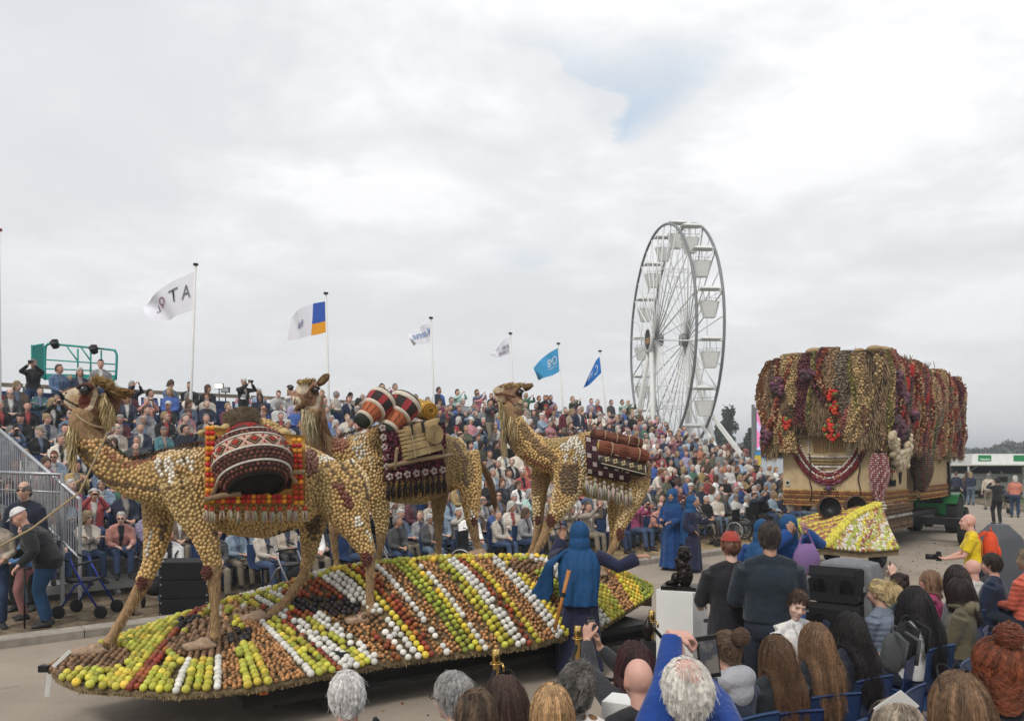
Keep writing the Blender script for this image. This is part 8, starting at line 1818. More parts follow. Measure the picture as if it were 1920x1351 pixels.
def stroller():
 p=W(1893, 963, 0); t=thing('pushchair', 'dark grey pushchair beside the far cameraman', 'pushchair', p, .6)
 mb=MB(); mb.loft([[Vector((x, .18*cos(a)*s, .78+.26*sin(a)*s)) for a in np.linspace(-.2, pi, 9)] for x, s in ((-.35, .6), (-.2, 1), (.15, 1), (.3, .8))]); mb.build('hood', mat('pram_cloth', (.05, .052, .07), rough=.8), t, True); mb=MB(); mb.ell((.05, 0, .62), (.38, .2, .16), 12, 8); mb.build('carrycot', M_BLACKR, t, True)
 mb=MB(); mb.tube([(-.4, -.2, .12), (.3, -.2, .6), (.55, -.2, 1.0)], .014, 6); mb.tube([(-.4, .2, .12), (.3, .2, .6), (.55, .2, 1.0)], .014, 6); mb.tube([(.55, -.2, 1.0), (.55, .2, 1.0)], .018, 6); mb.tube([(.35, -.2, .12), (-.1, -.2, .6)], .014, 6); mb.tube([(.35, .2, .12), (-.1, .2, .6)], .014, 6); mb.build('chassis', M_BLACK, t, True)
 for x in (-.4, .35):
  for y in (-.22, .22): mb=MB(); mb.lathe((x, y, .12), [(.02, -.02), (.12, -.02), (.12, .02), (.02, .02)], 14, Matrix.Rotation(pi/2, 3, 'X')); mb.build('wheel', M_TYRE, t)
stroller()
# pedestal, bronze, stanchions
M_BRONZE=mat('dark_bronze', (.022, .017, .014), rough=.32, metal=.6, var=.4, vscale=9, bump=.8, bscale=18)
M_BRASS=mat('brass', (.62, .42, .14), rough=.18, metal=1.0)
def pedestal():
 p=WY(1279, 1105, 8.35); mb=MB(); h=1.1; mb.box((0, 0, h/2), (.40, .40, h)); o=mb.build('pedestal', M_WHITE, None, loc=(p.x, p.y, 0)); o.rotation_euler.z=radians(-35); tag(o, 'tall white square pedestal carrying the dark bronze figure', 'pedestal')
 t=thing('bronze_sculpture', 'dark bronze figure on the tall white pedestal', 'sculpture', (p.x-.02, p.y, h), radians(-20)); mb=MB(); mb.box((0, 0, .02), (.36, .28, .04)); mb.build('plinth', M_BRONZE, t)
 mb=MB(); r=random.Random(3)
 for c, rr in (((.05, 0, .14), (.085, .075, .12)), ((.02, 0, .25), (.07, .065, .07)), ((.05, 0, .34), (.068, .065, .062)), ((.035, 0, .405), (.06, .058, .045)), ((-.05, .02, .10), (.05, .05, .07)), ((-.10, 0, .06), (.05, .04, .025)), ((.09, .01, .42), (.02, .03, .018)), ((-.03, -.02, .3), (.03, .03, .03)), ((-.13, .0, .05), (.03, .03, .01))): mb.ell(c, rr, 12, 8)
 for k in range(34):a=r.uniform(0, 6.28); z=r.uniform(.06, .4); mb.ell((.045+.066*cos(a), .062*sin(a), z), (.02, .02, .018), 8, 6)
 me=fuse(mb, .007, 2); me.materials.append(M_BRONZE); obj('figure', me, None, t)
 q=WY(1215, 1190, 7.5); t2=thing('small_sculpture', 'small dark bulb-shaped sculpture on a block left of the white pedestal', 'sculpture', (q.x, q.y, 0)); z0=q.z-.05
 mb=MB(); mb.box((0, 0, z0/2), (.13, .13, z0)); mb.build('block', M_BLACKR, t2); mb=MB(); mb.lathe((0, 0, z0), [(.03, 0), (.025, .03), (.05, .07), (.055, .11), (.04, .16), (.012, .20), (.004, .23)], 16); mb.build('bulb', M_BRONZE, t2, True)
 q=WY(1152, 1312, 4.6); mb=MB(); mb.box((.04, .05, q.z/2), (.2, .2, q.z)); o=mb.build('pedestal', M_WHITE, None, loc=(q.x, q.y, 0)); o.rotation_euler.z=radians(-25); tag(o, 'low white pedestal, only its top corner showing behind the blue sleeve', 'pedestal')
pedestal()
ST=[]
for (x, y, Y, lab) in ((930, 1216, 6.2, 'brass rope post rising behind the long dark hair'), (1083, 1172, 7.0, 'brass rope post in front of the blue-robed figure'), (1222, 1143, 7.75, 'brass rope post half hidden by the white pedestal')):
 p=WY(x, y, Y); t=thing('rope_post', lab, 'rope post', (p.x, p.y, 0), 0, 'brass rope posts along the spectators'); h=p.z
 mb=MB(); mb.lathe((0, 0, 0), [(.0, 0), (.16, 0), (.15, .025), (.03, .05)], 24); mb.build('base', M_BRASS, t, True); mb=MB(); mb.lathe((0, 0, 0), [(.025, .04), (.025, h-.11), (.031, h-.10), (.031, h-.005), (.025, h), (0, h)], 18); mb.build('pole', M_BRASS, t, True)
 mb=MB(); mb.tube([(cos(a)*.045, sin(a)*.045, h-.11) for a in np.linspace(0, 2*pi, 17)[:-1]], .005, 5, closed=True); mb.tube([(.045, 0, h-.11), (.06, -.01, h-.14), (.055, -.01, h-.17)], .01, 6); mb.build('hook_ring', M_BRASS, t, True); ST.append(Vector((p.x, p.y, h-.15)))
ST=[WY(700, 1290, 5.0)]+ST+[ST[-1]+Vector((1.3, .6, 0))]; ST[0].z=.85
for i in range(4):
 a, b=ST[i], ST[i+1]; mb=MB(); mb.tube([lerp(a, b, f)-Vector((0, 0, .42*4*f*(1-f))) for f in np.linspace(0.01, .99, 16)], .018, 8); o=mb.build('barrier_rope', M_BLACKR, None, True); tag(o, ['black barrier rope running left from the leftmost brass post', 'black barrier rope between the two brass posts left of the pedestal', 'black barrier rope passing behind the curly grey hair to the pedestal', 'black barrier rope behind the white pedestal to the right'][i], 'rope', 'black ropes between the brass posts')
# performers and spectators near the viewer
M_STRAND=mat('hair_strands', src='obj', rough=.42, var=.45, vscale=55, spec=.4, detail=2)
def hair_curves(J, parent, col, L=.07, n=2400, curl=0.0, whorl=(0, .05, .14), lift=.3, grav=.35, bald=0.0, bald_c=(0, .04, .13), tie=None, rad=.0016, steps=9, seed=1, low=-.07):
 n=int(n*1.9); rad*=.62; rg=np.random.default_rng(seed); c0=np.array((0, .014, .032)); r0=np.array((.079, .099, .101)); Wh=np.array(whorl)
 d=rg.normal(size=(n*3, 3)); d/=np.linalg.norm(d, axis=1, keepdims=True); p=c0+d*r0
 ok=(p[:, 2]>np.interp(p[:, 1], [-.09, -.06, -.03, 0, .04], [.09, .075, .02, .0, low]))|((p[:, 2]>low)&(p[:, 1]>.045))
 if bald:k=np.linalg.norm((p-np.array(bald_c))*(1, .8, .6), axis=1); ok&=(k>bald)|(rg.random(len(p))<.10)
 p=p[ok][:n]; n=len(p); nr=(p-c0)/r0**2; nr/=np.linalg.norm(nr, axis=1, keepdims=True); lay=rg.random((n, 1))*.10+.01
 fl=p-Wh if tie is None else np.array(tie)-p
 fl-=nr*(fl*nr).sum(1, keepdims=True); fl/=np.maximum(np.linalg.norm(fl, axis=1, keepdims=True), 1e-6)
 v=fl*.9+nr*lift+rg.normal(size=(n, 3))*.12; ln=L*rg.uniform(.7, 1.1, (n, 1)); seg=ln/steps; out=[p.copy()]; ph=rg.uniform(0, 6.28, (n, 1)); fq=rg.uniform(.7, 1.2, (n, 1))
 for s in range(steps):
  if tie is not None and s*float(seg.mean())<.12:t=np.array(tie)-p; v=v*.4+t/np.maximum(np.linalg.norm(t, axis=1, keepdims=True), .02)*.6
  v=v+np.array((0, .04, -grav))+rg.normal(size=(n, 3))*.05
  if curl:v=v+curl*np.column_stack([np.sin(ph*1+s*1.9*fq), np.cos(ph*1.3+s*1.9*fq), .4*np.sin(ph+s*2.2)])
  v/=np.maximum(np.linalg.norm(v, axis=1, keepdims=True), 1e-6); p=p+v*seg; e=(p-c0)/r0; le=np.linalg.norm(e, axis=1, keepdims=True); m=1.02+lay
  p=np.where(le<m, c0+e/np.maximum(le, 1e-6)*m*r0, p); b=(p[:, 2]<-.12)&(p[:, 1]>-.02); p[b, 1]=np.maximum(p[b, 1], .075+lay[b, 0]*.6+np.clip(-.12-p[b, 2], 0, .12)*.45); out.append(p.copy())
 A=np.stack(out, 1); K=max(30, n//26); g=rg.choice(n, K, False); own=((A[:, 0][:, None]-A[g, 0][None])**2).sum(2).argmin(1); G=A[g][own]; t=np.linspace(0, 1, steps+1)[None, :, None]**.8
 A=A+(G-A)*t*(.72 if L>.12 else .45); lone=rg.random(n)<.035; A[lone]+=rg.normal(size=(int(lone.sum()), 1, 3))*.012*t
 R=np.array(J['hR']); A=A@R.T+np.array(J['hc']); tone=(own*7919)%4
 for k, f in enumerate((.55, .85, 1.15, 1.7)):
  B=A[tone==k]; m=len(B)
  if not m:continue
  hc=bpy.data.hair_curves.new('hair'); hc.add_curves([steps+1]*m); hc.points.foreach_set('position', B.astype(np.float32).ravel()); hc.points.foreach_set('radius', np.tile(np.linspace(rad, rad*.35, steps+1), m).astype(np.float32)); hc.materials.append(M_STRAND)
  o=bpy.data.objects.new('hair_strands', hc); COL.objects.link(o); o.parent=parent; f=1+(f-1)*(.35 if min(col)>.25 else 1); o.color=(*[min(.9, c*f) for c in col], 1)
 return o
def figure(H, J, loc, rz, label, coat=(.02, .02, .03), legs=(.02, .025, .04), hairc=(.1, .06, .04), style='short', skin=None, m=M_CLOTH, cat='person', seed=1, hair=True, capc=None, grow=.97, group=None):
 for k in ('body', 'top', 'trousers', 'shoes'):
  if k in H and not H[k].materials:H[k].materials.append(M_SKIN if k=='body' else None)
 o=obj('person', H['body'], None, None, loc, rz); o.color=(*(skin or SKIN[seed%6]), 1); tag(o, label, 'person', group)
 for k, mm, c in (('top', m, coat), ('trousers', M_DENIM, legs), ('shoes', M_SHOE, (.03, .03, .03))):
  if k in H: q=obj('jacket' if k=='top' else k, H[k], None, o); q.material_slots[0].link='OBJECT'; q.material_slots[0].material=mm; q.color=(*c, 1)
 if style:
  me=hair_mesh(J, style, seed, grow=grow); q=obj('cap' if style=='cap' else 'hair', me, M_CLOTH if style=='cap' else M_HAIR, o); q.color=(*(capc or tuple(c*.8 for c in hairc)), 1)
 return o
def near_sit(px, py, Y, yaw, label, H, J, coat, hairc, hs, style='short', m=M_CLOTH, seed=1, skin=None, chair=True, legs=(.02, .025, .04)):
 t=WY(px, py, Y*1.12); rz=pi+yaw; loc=t-Matrix.Rotation(rz, 3, 'Z')@J['hc']; o=figure(H, J, loc, rz, label, coat, legs, hairc, style, skin, m, seed=seed)
 if hs is not None:hair_curves(J, o, hairc, seed=seed, **hs)
 if chair and not (abs(px-1290)<5): q=obj('chair', SEAT_ME, None, None, loc+Vector((0, 0, .0)), rz); tag(q, 'blue plastic chair under the '+' '.join(label.split()[:10]), 'chair', 'blue chairs of the near spectators')
 return o
J0=posed(hpitch=.05); H0=human(J0, .013, fine=False, puff=.008, openf=False, sm=7); H0h=human(J0, .013, hood=True, puff=.01, openf=False, legs=True)
J1=posed(wr=(.10, -.36, 1.26), wl=(.0, -.36, 1.2), er=(.8, 0, -1), el=(-.8, .1, -1), hd_r=(-.15, -.2, 1), hd_l=(.1, -.3, 1), hn_r=(-1, -.3, 0), hn_l=(1, -.3, 0), curl=.8, hpitch=-.05); H1=human(J1, .013, fine=True, puff=.006, openf=False)
J2=posed(wr=(-.02, -.22, 1.36), wl=(-.13, -.40, 1.19), er=(-.2, .6, .1), el=(-1, .2, -.6), hd_r=(-.75, -.15, -.1), hd_l=(.1, -.2, 1), hn_r=(-.3, -.3, -1), hn_l=(1, -.2, 0), curl=.95, hpitch=.12); H2=human(J2, .012, g=1.1, fine=True, puff=.01, openf=False)
P_=[(650, 1308, 3.6, .35, 'person with thick white hair, the lower left one of the near spectators', H0, J0, (.05, .06, .08), (.66, .64, .62), dict(L=.05, n=2800, lift=.25, grav=.2), 'short'), (848, 1308, 3.7, .95, 'grey-haired person in glasses and blue collar, face turned left', H0, J0, (.05, .08, .14), (.34, .33, .32), dict(L=.055, n=2600, lift=.35, grav=.2), 'short'), (893, 1350, 3.1, .1, 'short brown-haired head low beside the grey-haired person in glasses', H0, J0, (.03, .03, .04), (.10, .065, .04), dict(L=.07, n=2400), 'short'), (945, 1312, 3.9, .2, 'person with long straight dark hair and glasses pushed up on top', H0, J0, (.02, .05, .2), (.075, .042, .03), dict(L=.46, n=2600, steps=14, lift=.15), 'long'), (1034, 1335, 3.4, .0, 'person with smooth blond bob beside the grey curls', H0, J0, (.02, .06, .3), (.40, .25, .12), dict(L=.22, n=2800, steps=11, lift=.15), 'bob'), (1080, 1290, 3.9, -.1, 'person with grey curly hair and a leopard-print top', H0, J0, (.22, .11, .05), (.15, .135, .12), dict(L=.10, n=2600, curl=.9, lift=.6, grav=.1, rad=.002), 'short', M_PATT), (1187, 1240, 4.6, .5, 'person with long dark burgundy hair holding a phone up at the left', H1, J1, (.03, .03, .035), (.05, .018, .02), dict(L=.40, n=2600, steps=13, lift=.12), 'long'), (1196, 1278, 3.9, .2, 'bald pink head partly hidden by the raised blue sleeve', H0, J0, (.02, .02, .025), (.3, .3, .3), None, None), (1286, 1296, 2.85, .12, 'white-haired person with pink crown in royal blue jacket, photographing with raised arms', H2, J2, (.008, .042, .21), (.66, .63, .58), dict(L=.075, n=3800, lift=.28, grav=.16, bald=.06, bald_c=(0, .06, .125), whorl=(0, .06, .15)), None), (1360, 1222, 4.6, .55, 'person with a curly brown bun and pale grey hood on a navy jacket', H0h, J0, (.02, .03, .06), (.10, .06, .035), dict(L=.16, n=2600, tie=(0, .12, .1), lift=.05, grav=0, rad=.0018), 'bun'), (1455, 1225, 5.2, .3, 'girl with long wavy brown hair, the left one of two long-haired girls', H0, J0, (.02, .025, .03), (.115, .06, .03), dict(L=.52, n=3000, steps=18, curl=.34, lift=.2, rad=.002), 'long'), (1528, 1200, 5.5, .3, 'girl with long light brown wavy hair, the right one of two long-haired girls', H0, J0, (.018, .02, .025), (.17, .095, .05), dict(L=.55, n=3000, steps=18, curl=.34, lift=.2, rad=.002), 'long'), (1592, 1178, 5.9, .5, 'person with very long black curly hair beside the grey backpack', H0, J0, (.015, .02, .035), (.016, .012, .012), dict(L=.60, n=3000, steps=20, curl=.5, lift=.25, rad=.0022), 'long'), (1565, 1112, 7.2, .7, 'dark-haired man in glasses sitting before the loudspeakers', H0, J0, (.02, .03, .06), (.025, .018, .015), dict(L=.05, n=1800, rad=.002), 'short'), (1645, 1112, 7.0, .75, 'person with blond ponytail and grey quilted jacket', H0, J0, (.16, .19, .25), (.55, .42, .22), dict(L=.30, n=2200, tie=(0, .13, .09), steps=14, grav=.4, rad=.002), 'bun', M_PUFF), (1684, 1097, 7.9, .4, 'person with dark brown hair gathered back, between ponytail and long black hair', H0, J0, (.015, .04, .06), (.04, .022, .018), dict(L=.14, n=1600, tie=(0, .12, .07), grav=0, rad=.002), 'bun'), (1714, 1128, 6.3, .6, 'person with long straight black hair over a white top', H0, J0, (.6, .58, .57), (.014, .011, .012), dict(L=.62, n=3000, steps=16, lift=.12, rad=.002), 'long'), (1797, 1108, 7.2, .95, 'person with dark shoulder-length hair and an olive green hood', H0h, J0, (.10, .085, .05), (.025, .015, .012), dict(L=.30, n=2400, steps=12, lift=.12, rad=.002), 'long'), (1792, 1082, 8.0, .8, 'person with dark hair and grey coat behind the olive-hooded person', H0, J0, (.12, .12, .12), (.03, .02, .018), dict(L=.34, n=1600, steps=10, lift=.12, rad=.0024), 'long'), (1742, 1090, 8.3, 1.1, 'person in sunglasses and pink top holding a phone high', H1, J1, (.35, .03, .12), (.25, .15, .09), dict(L=.14, n=1400, rad=.0025), 'bob'), (1822, 1068, 8.8, .6, 'bald head next to the navy suit', H0, J0, (.5, .48, .45), (.3, .3, .3), None, None), (1858, 1058, 8.3, .8, 'dark-haired man in a navy suit and white collar', H0, J0, (.012, .02, .05), (.04, .028, .022), dict(L=.045, n=1800, rad=.0022), 'short'), (1925, 1050, 8.0, .5, 'person in coral-orange quilted coat at the right photo edge', H0, J0, (.5, .10, .06), (.2, .15, .1), dict(L=.08, n=800, rad=.003), 'short', M_PUFF), (1868, 1262, 2.75, .2, 'person with big auburn updo, nearest head at the lower right', H0, J0, (.02, .02, .025), (.17, .045, .018), dict(L=.17, n=3800, tie=(0, .06, .15), curl=.35, lift=.5, grav=0, rad=.0016, steps=12), 'bob'), (1797, 1325, 2.75, .1, 'person with brown and honey-streaked hair and sunglasses on top', H0, J0, (.03, .03, .03), (.17, .10, .055), dict(L=.24, n=4200, steps=12, lift=.3, rad=.0013), 'bob'), (1682, 1378, 2.7, .0, 'greyish blond head just showing at the bottom edge', H0, J0, (.05, .05, .05), (.27, .22, .17), dict(L=.1, n=2400), 'short')]
NEAR=[]
for i, a in enumerate(P_):
 a=list(a); m=a[11] if len(a)>11 else M_CLOTH; NEAR.append(near_sit(a[0], a[1], a[2], a[3], a[4], a[5], a[6], a[7], a[8], a[9], a[10], m, seed=i*5+2, skin=(.60, .34, .27) if 'bald' in a[4] or 'crown' in a[4] else None))
for i, c_ in ((9, (.34, .34, .37)), (17, (.13, .11, .065))):
 mb=MB(); c=J0['nb']+Vector((0, .06, .0)); mb.ell(c, (.15, .085, .10), 16, 10, Matrix.Rotation(-.5, 3, 'X')); mb.ell(c+Vector((0, .03, -.07)), (.11, .06, .10), 14, 9); mb.tube([J0['nb']+Vector((.10*cos(t), -.02+.09*sin(t), .03+.02*sin(t))) for t in np.linspace(0, 6.28, 13)[:-1]], .03, 8, closed=True); me=fuse(mb, .01, 4); me.materials.append(M_CLOTH); q=obj('hood', me, None, NEAR[i]); q.color=(*c_, 1)
for i, c, r in ((9, (.0, .135, .115), .05), (23, (0, .07, .155), .045)):
 J=J0; o=NEAR[i]; mb=MB(); rr=random.Random(i)
 for k in range(60):
  a, b=rr.uniform(0, 6.28), rr.uniform(-1, 1); q=Vector((cos(a)*sqrt(1-b*b), sin(a)*sqrt(1-b*b), b)); mb.ell(J['hc']+J['hR']@(Vector(c)+q*r*.7), (r*.35, r*.3, r*.3), 7, 5)
 q=mb.build('bun', M_HAIR, o, True); q.color=o.children[-1].color if False else ((.09, .05, .03, 1) if i==9 else (.15, .04, .018, 1))
 n=500; A=np.zeros((n, 6, 3)); rg=np.random.default_rng(i)
 for j in range(6):ph=rg.uniform(0, 6.28, n) if j==0 else ph+.5; th=rg.uniform(-1, 1, n) if j==0 else th+rg.normal(size=n)*.06; rr_=r*(1.05+rg.random(n)*.25*(j/5)); A[:, j]=np.array(c)+np.column_stack([np.cos(ph)*rr_*np.sqrt(np.clip(1-th**2, 0, 1)), np.sin(ph)*rr_*np.sqrt(np.clip(1-th**2, 0, 1)), th*rr_])
 A=A.reshape(-1, 3)@np.array(J['hR']).T+np.array(J['hc']); hc=bpy.data.hair_curves.new('bun_strands'); hc.add_curves([6]*n); hc.points.foreach_set('position', A.astype(np.float32).ravel()); hc.points.foreach_set('radius', np.full(n*6, .0016, dtype=np.float32)); hc.materials.append(M_STRAND); b=bpy.data.objects.new('bun_strands', hc); COL.objects.link(b); b.parent=o; b.color=q.color
def specs_on(i, up, nm, J=J0):
 o=NEAR[i]; c, R=J['hc'], J['hR']; mb=MB(); y, z=(-.03, .135) if up else (-.102, .014)
 for k in (-1, 1): mb.tube([c+R@Vector((k*.034+.027*cos(a), y-(0 if not up else .02*sin(a)), z+.021*sin(a))) for a in np.linspace(0, 6.28, 13)[:-1]], .0022, 5, closed=True); mb.tube([c+R@Vector((k*.062, y, z+.004)), c+R@Vector((k*.088, y+(.06 if not up else .05), z-(.0 if not up else .05))), c+R@Vector((k*.086, .03, .0 if not up else .05))], .0022, 5)
 mb.tube([c+R@Vector((-.009, y, z+.006)), c+R@Vector((.009, y, z+.006))], .002, 5); mb.build(nm, M_BLACK, o, True)
specs_on(1, False, 'glasses'); specs_on(3, True, 'glasses'); specs_on(24, True, 'sunglasses'); specs_on(13, False, 'glasses'); specs_on(19, False, 'sunglasses', J1)
def held_phone(i, J, label, w=.075, h=.15, dx=0, dz=.1):
 o=NEAR[i]; R=Matrix.Rotation(o.rotation_euler.z, 3, 'Z'); c=Vector(o.location)+R@(((J['wr']+J['wl'])/2)+Vector((dx, -.03, dz))); t=thing('phone', label, 'phone', c, o.rotation_euler.z)
 mb=MB(); mb.box((0, 0, 0), (w, .011, h)); mb.build('case', M_BLACK, t); mb=MB(); mb.box((0, .007, 0), (w*.88, .003, h*.86)); mb.build('screen', mat('phone_screen', (.035, .037, .045), rough=.15, emit=.5, color2=(.10, .09, .08), c2scale=18), t)
held_phone(6, J1, 'phone held by the person with burgundy hair'); t=thing('phone', 'large black phone held by the white-haired person in royal blue', 'phone', WY(1328, 1230, 3.6), pi+.1); t.rotation_euler.y=.12; mb=MB(); mb.box((0, 0, 0), (.095, .014, .19)); mb.build('case', M_BLACK, t); mb=MB(); mb.box((0, .009, 0), (.082, .003, .15)); mb.build('screen', mat('phone_screen', (.035, .037, .045), rough=.15, emit=.5, color2=(.10, .09, .08), c2scale=18), t); NEAR.append(NEAR[14]); t=thing('phone', 'phone raised just left of the blond ponytail', 'phone', WY(1609, 1084, 7.3), pi+.4); mb=MB(); mb.box((0, 0, 0), (.08, .011, .16)); mb.build('case', M_BLACK, t); held_phone(19, J1, 'phone held high by the person in sunglasses and pink top')
def backpack(px, py, Y, rz, label, c1, s=1.0):
 p=WY(px, py, Y); t=thing('backpack', label, 'backpack', p, rz); m=mat('pack_cloth', c1, rough=.8, var=.15, bump=.6, bscale=40); mb=MB(); mb.ell((0, 0, 0), (.15*s, .09*s, .21*s), 16, 10); mb.ell((0, .01, -.06*s), (.145*s, .085*s, .15*s), 14, 9); me=fuse(mb, .012, 3); me.materials.append(m); obj('body', me, None, t)
 mb=MB(); mb.ell((0, .085*s, -.06*s), (.10*s, .03*s, .09*s), 12, 8); mb.build('pocket', m, t, True); mb=MB(); mb.tube([(-.03, 0, .2*s), (-.02, 0, .25*s), (.02, 0, .25*s), (.03, 0, .2*s)], .008, 6); mb.build('loop', m, t, True)
 for k in (-1, 1): mb=MB(); mb.tube([(k*.07*s, -.05, .2*s), (k*.09*s, -.15, .14*s), (k*.1*s, -.12, -.1*s)], .014, 6); mb.build('strap', m, t, True)
backpack(1676, 1222, 5.6, pi+.5+pi, 'grey backpack with top loop hanging between the blue chairs', (.06, .065, .065), .72); backpack(1697, 1200, 5.9, pi+.5+pi, 'black backpack on the person with long straight black hair', (.012, .012, .014), .72)
for i, (x, y, lab) in enumerate(((1500, 1322, 'empty blue chair below the left long-haired girl'), (1565, 1290, 'empty blue chair below the right long-haired girl'), (1622, 1262, 'empty blue chair left of the hanging grey backpack'), (1682, 1242, 'empty blue chair right below the grey backpack'), (1728, 1215, 'empty blue chair right of the black backpack'), (1765, 1192, 'empty blue chair behind the long straight black hair'), (1640, 1196, 'empty blue chair left of the long black hair'), (1872, 1180, 'empty blue chair under the navy suit'), (1908, 1160, 'empty blue chair at the right photo edge'))):
 p=W(x, y, .84); q=obj('chair', SEAT_ME, None, None, (p.x, p.y-.2, 0), pi+.785); tag(q, lab, 'chair', 'blue chairs of the near spectators')
p=WY(1680, 1325, 3.0); mb=MB(); mb.box((0, 0, 0), (.09, .004, .13), M=Matrix.Rotation(.7, 3, 'Y')@Matrix.Rotation(.5, 3, 'X')); o=mb.build('programme_sheet', M_WHITE, None, loc=p); tag(o, 'white folded programme sheet poking up at the bottom edge', 'paper')
JS=posed(kind='stand', wr=(.2, -.25, 1.02), wl=(-.2, -.25, 1.02), er=(.6, .6, -1), el=(-.6, .6, -1), sw=.19); HS=human(JS, .014, g=1.04, coat=.45, puff=.008, openf=False, sm=10)
HS2=human(JS, .014, g=1.1, puff=.014, openf=False, sm=10)
def stand_at(px, ytop, Y, rz, H, J, label, hs, **k):
 x=WY(px, ytop, Y).x; h=WY(px, ytop, Y).z; s=h/(J['hc'].z+.13); o=figure(H, J, (x, Y, 0), rz, label, **k); o.scale=(s, s, s)
 if hs:hair_curves(J, o, k.get('hairc', (.1, .06, .04)), seed=int(px), **hs)
 return o
stand_at(1368, 997, 7.5, pi+.05, HS, JS, 'person in rust-red cap and long black jacket, seen from behind by the pedestal', dict(L=.04, n=900, low=-.06), coat=(.014, .013, .017), hairc=(.17, .07, .04), style='cap', capc=(.32, .045, .03), seed=3)
stand_at(1441, 978, 7.1, pi-.1, HS2, JS, 'tall person in dark navy jacket with short dark hair, seen from behind', dict(L=.04, n=2200, lift=.2), coat=(.012, .02, .03), hairc=(.06, .045, .04), style='short', seed=4)
JC=posed(kind='stand', lean=.55, wr=(.35, -.25, .88), wl=(-.22, -.45, .95), hyaw=.0, hpitch=.35, sw=.19); HC=human(JC, .015, g=1.22, puff=.03, openf=False, coat=.1)
o=stand_at(84, 951, 11.7, -1.2, HC, JC, 'stooping person in white cap, black jacket and blue jeans leaning on a black cane', None, coat=(.013, .014, .016), legs=(.02, .06, .13), hairc=(.6, .58, .55), style='cap', capc=(.62, .61, .6), seed=5)
p=W(46, 1178, 0); mb=MB(); mb.tube([(0, 0, 0), (0, 0, .84)], .013, 8); mb.tube([(0, 0, .84), (0, 0, .86), (.09, .02, .87)], .016, 8); o=mb.build('walking_cane', M_BLACK, None, True, loc=p); tag(o, 'black walking cane held by the stooping person in the white cap', 'cane')
place_person(11, 'bob', HAIRC['brown'], (.08, .17, .34), (.28, .13, .12), W(42, 1160, 0), -.9, 'child in blue T-shirt and dusty pink trousers beside the stooping person', sc=.86)
place_person(10, 'cap', (.12, .25, .32), (.10, .22, .42), (.14, .2, .28), W(16, 1148, 0)+Vector((.05, .5, 0)), -1.4, 'child in pale blue cap behind the child in the blue T-shirt', sc=.9)
place_person(10, 'fringe', HAIRC['grey'], (.014, .018, .035), LEGC[1], (WY(44, 888, 12.9).x, 12.9, 0), .15, 'man in navy sweater and glasses standing before the level railing', specs=True, sc=1.24*.98)
o=place_person(11, 'bob', HAIRC['auburn'], (.45, .38, .3), LEGC[0], WY(-12, 1150, 11.5), .6, 'person in cream coat with outstretched arm at the far left edge'); o.location.z=0
STDL=[(62, 672, 21.0, 12, 'short', 'grey', 'black', 'standing person in long black coat raising a camera, left of the teal lift'), (112, 682, 20.8, 11, 'short', 'brown', 'denim blue', 'standing person in grey-blue jacket with a camera before the teal lift'), (150, 688, 20.8, 10, 'bob', 'white', 'navy', 'standing white-haired person in navy before the teal lift'), (189, 673, 21.2, 10, 'short', 'dark', 'grey', 'standing person in grey patterned jacket at the right end of the teal lift'), (458, 708, 24.0, 12, 'cap', 'white', 'black', 'photographer in white cap and black vest standing on the top row'), (575, 742, 26, 12, 'short', 'grey', 'dark grey', 'standing person with camera behind the second camel head'), (655, 741, 26, 10, 'short', 'brown', 'navy', 'standing man in navy right of the second camel head'), (673, 746, 26, 11, 'long', 'dark', 'black', 'standing person with long dark hair beside the man in navy'), (838, 760, 28, 10, 'short', 'grey', 'dark grey', 'standing grey-haired person over the rump of the second camel'), (862, 760, 28, 10, 'short', 'dark', 'navy', 'standing person in navy left of the third camel head'), (920, 748, 27, 12, 'short', 'dark', 'dark grey', 'photographer standing on the top row just left of the third camel chin'), (1061, 763, 31, 10, 'short', 'grey', 'burgundy', 'standing person in burgundy at the rail below the blue flags'), (1072, 766, 31, 11, 'bob', 'blond', 'beige', 'standing person in beige beside the one in burgundy'), (1086, 763, 31, 10, 'fringe', 'grey', 'navy', 'standing balding person in navy at the rail below the blue flags')]
for (x, y, Y, pi_, st, hc, co, lab) in STDL:
 p=WY(x, y, Y); o=place_person(pi_, st, (.6, .6, .58) if st=='cap' else HAIRC[hc], COATC[co], RNG.choice(LEGC), p-Vector((0, 0, 1.72)), RZS+RNG.uniform(-.3, .3), lab)
 if pi_==12:gadget_at(12, o.location.copy(), o.rotation_euler.z, 'camera of '+lab.replace('standing ', ''))
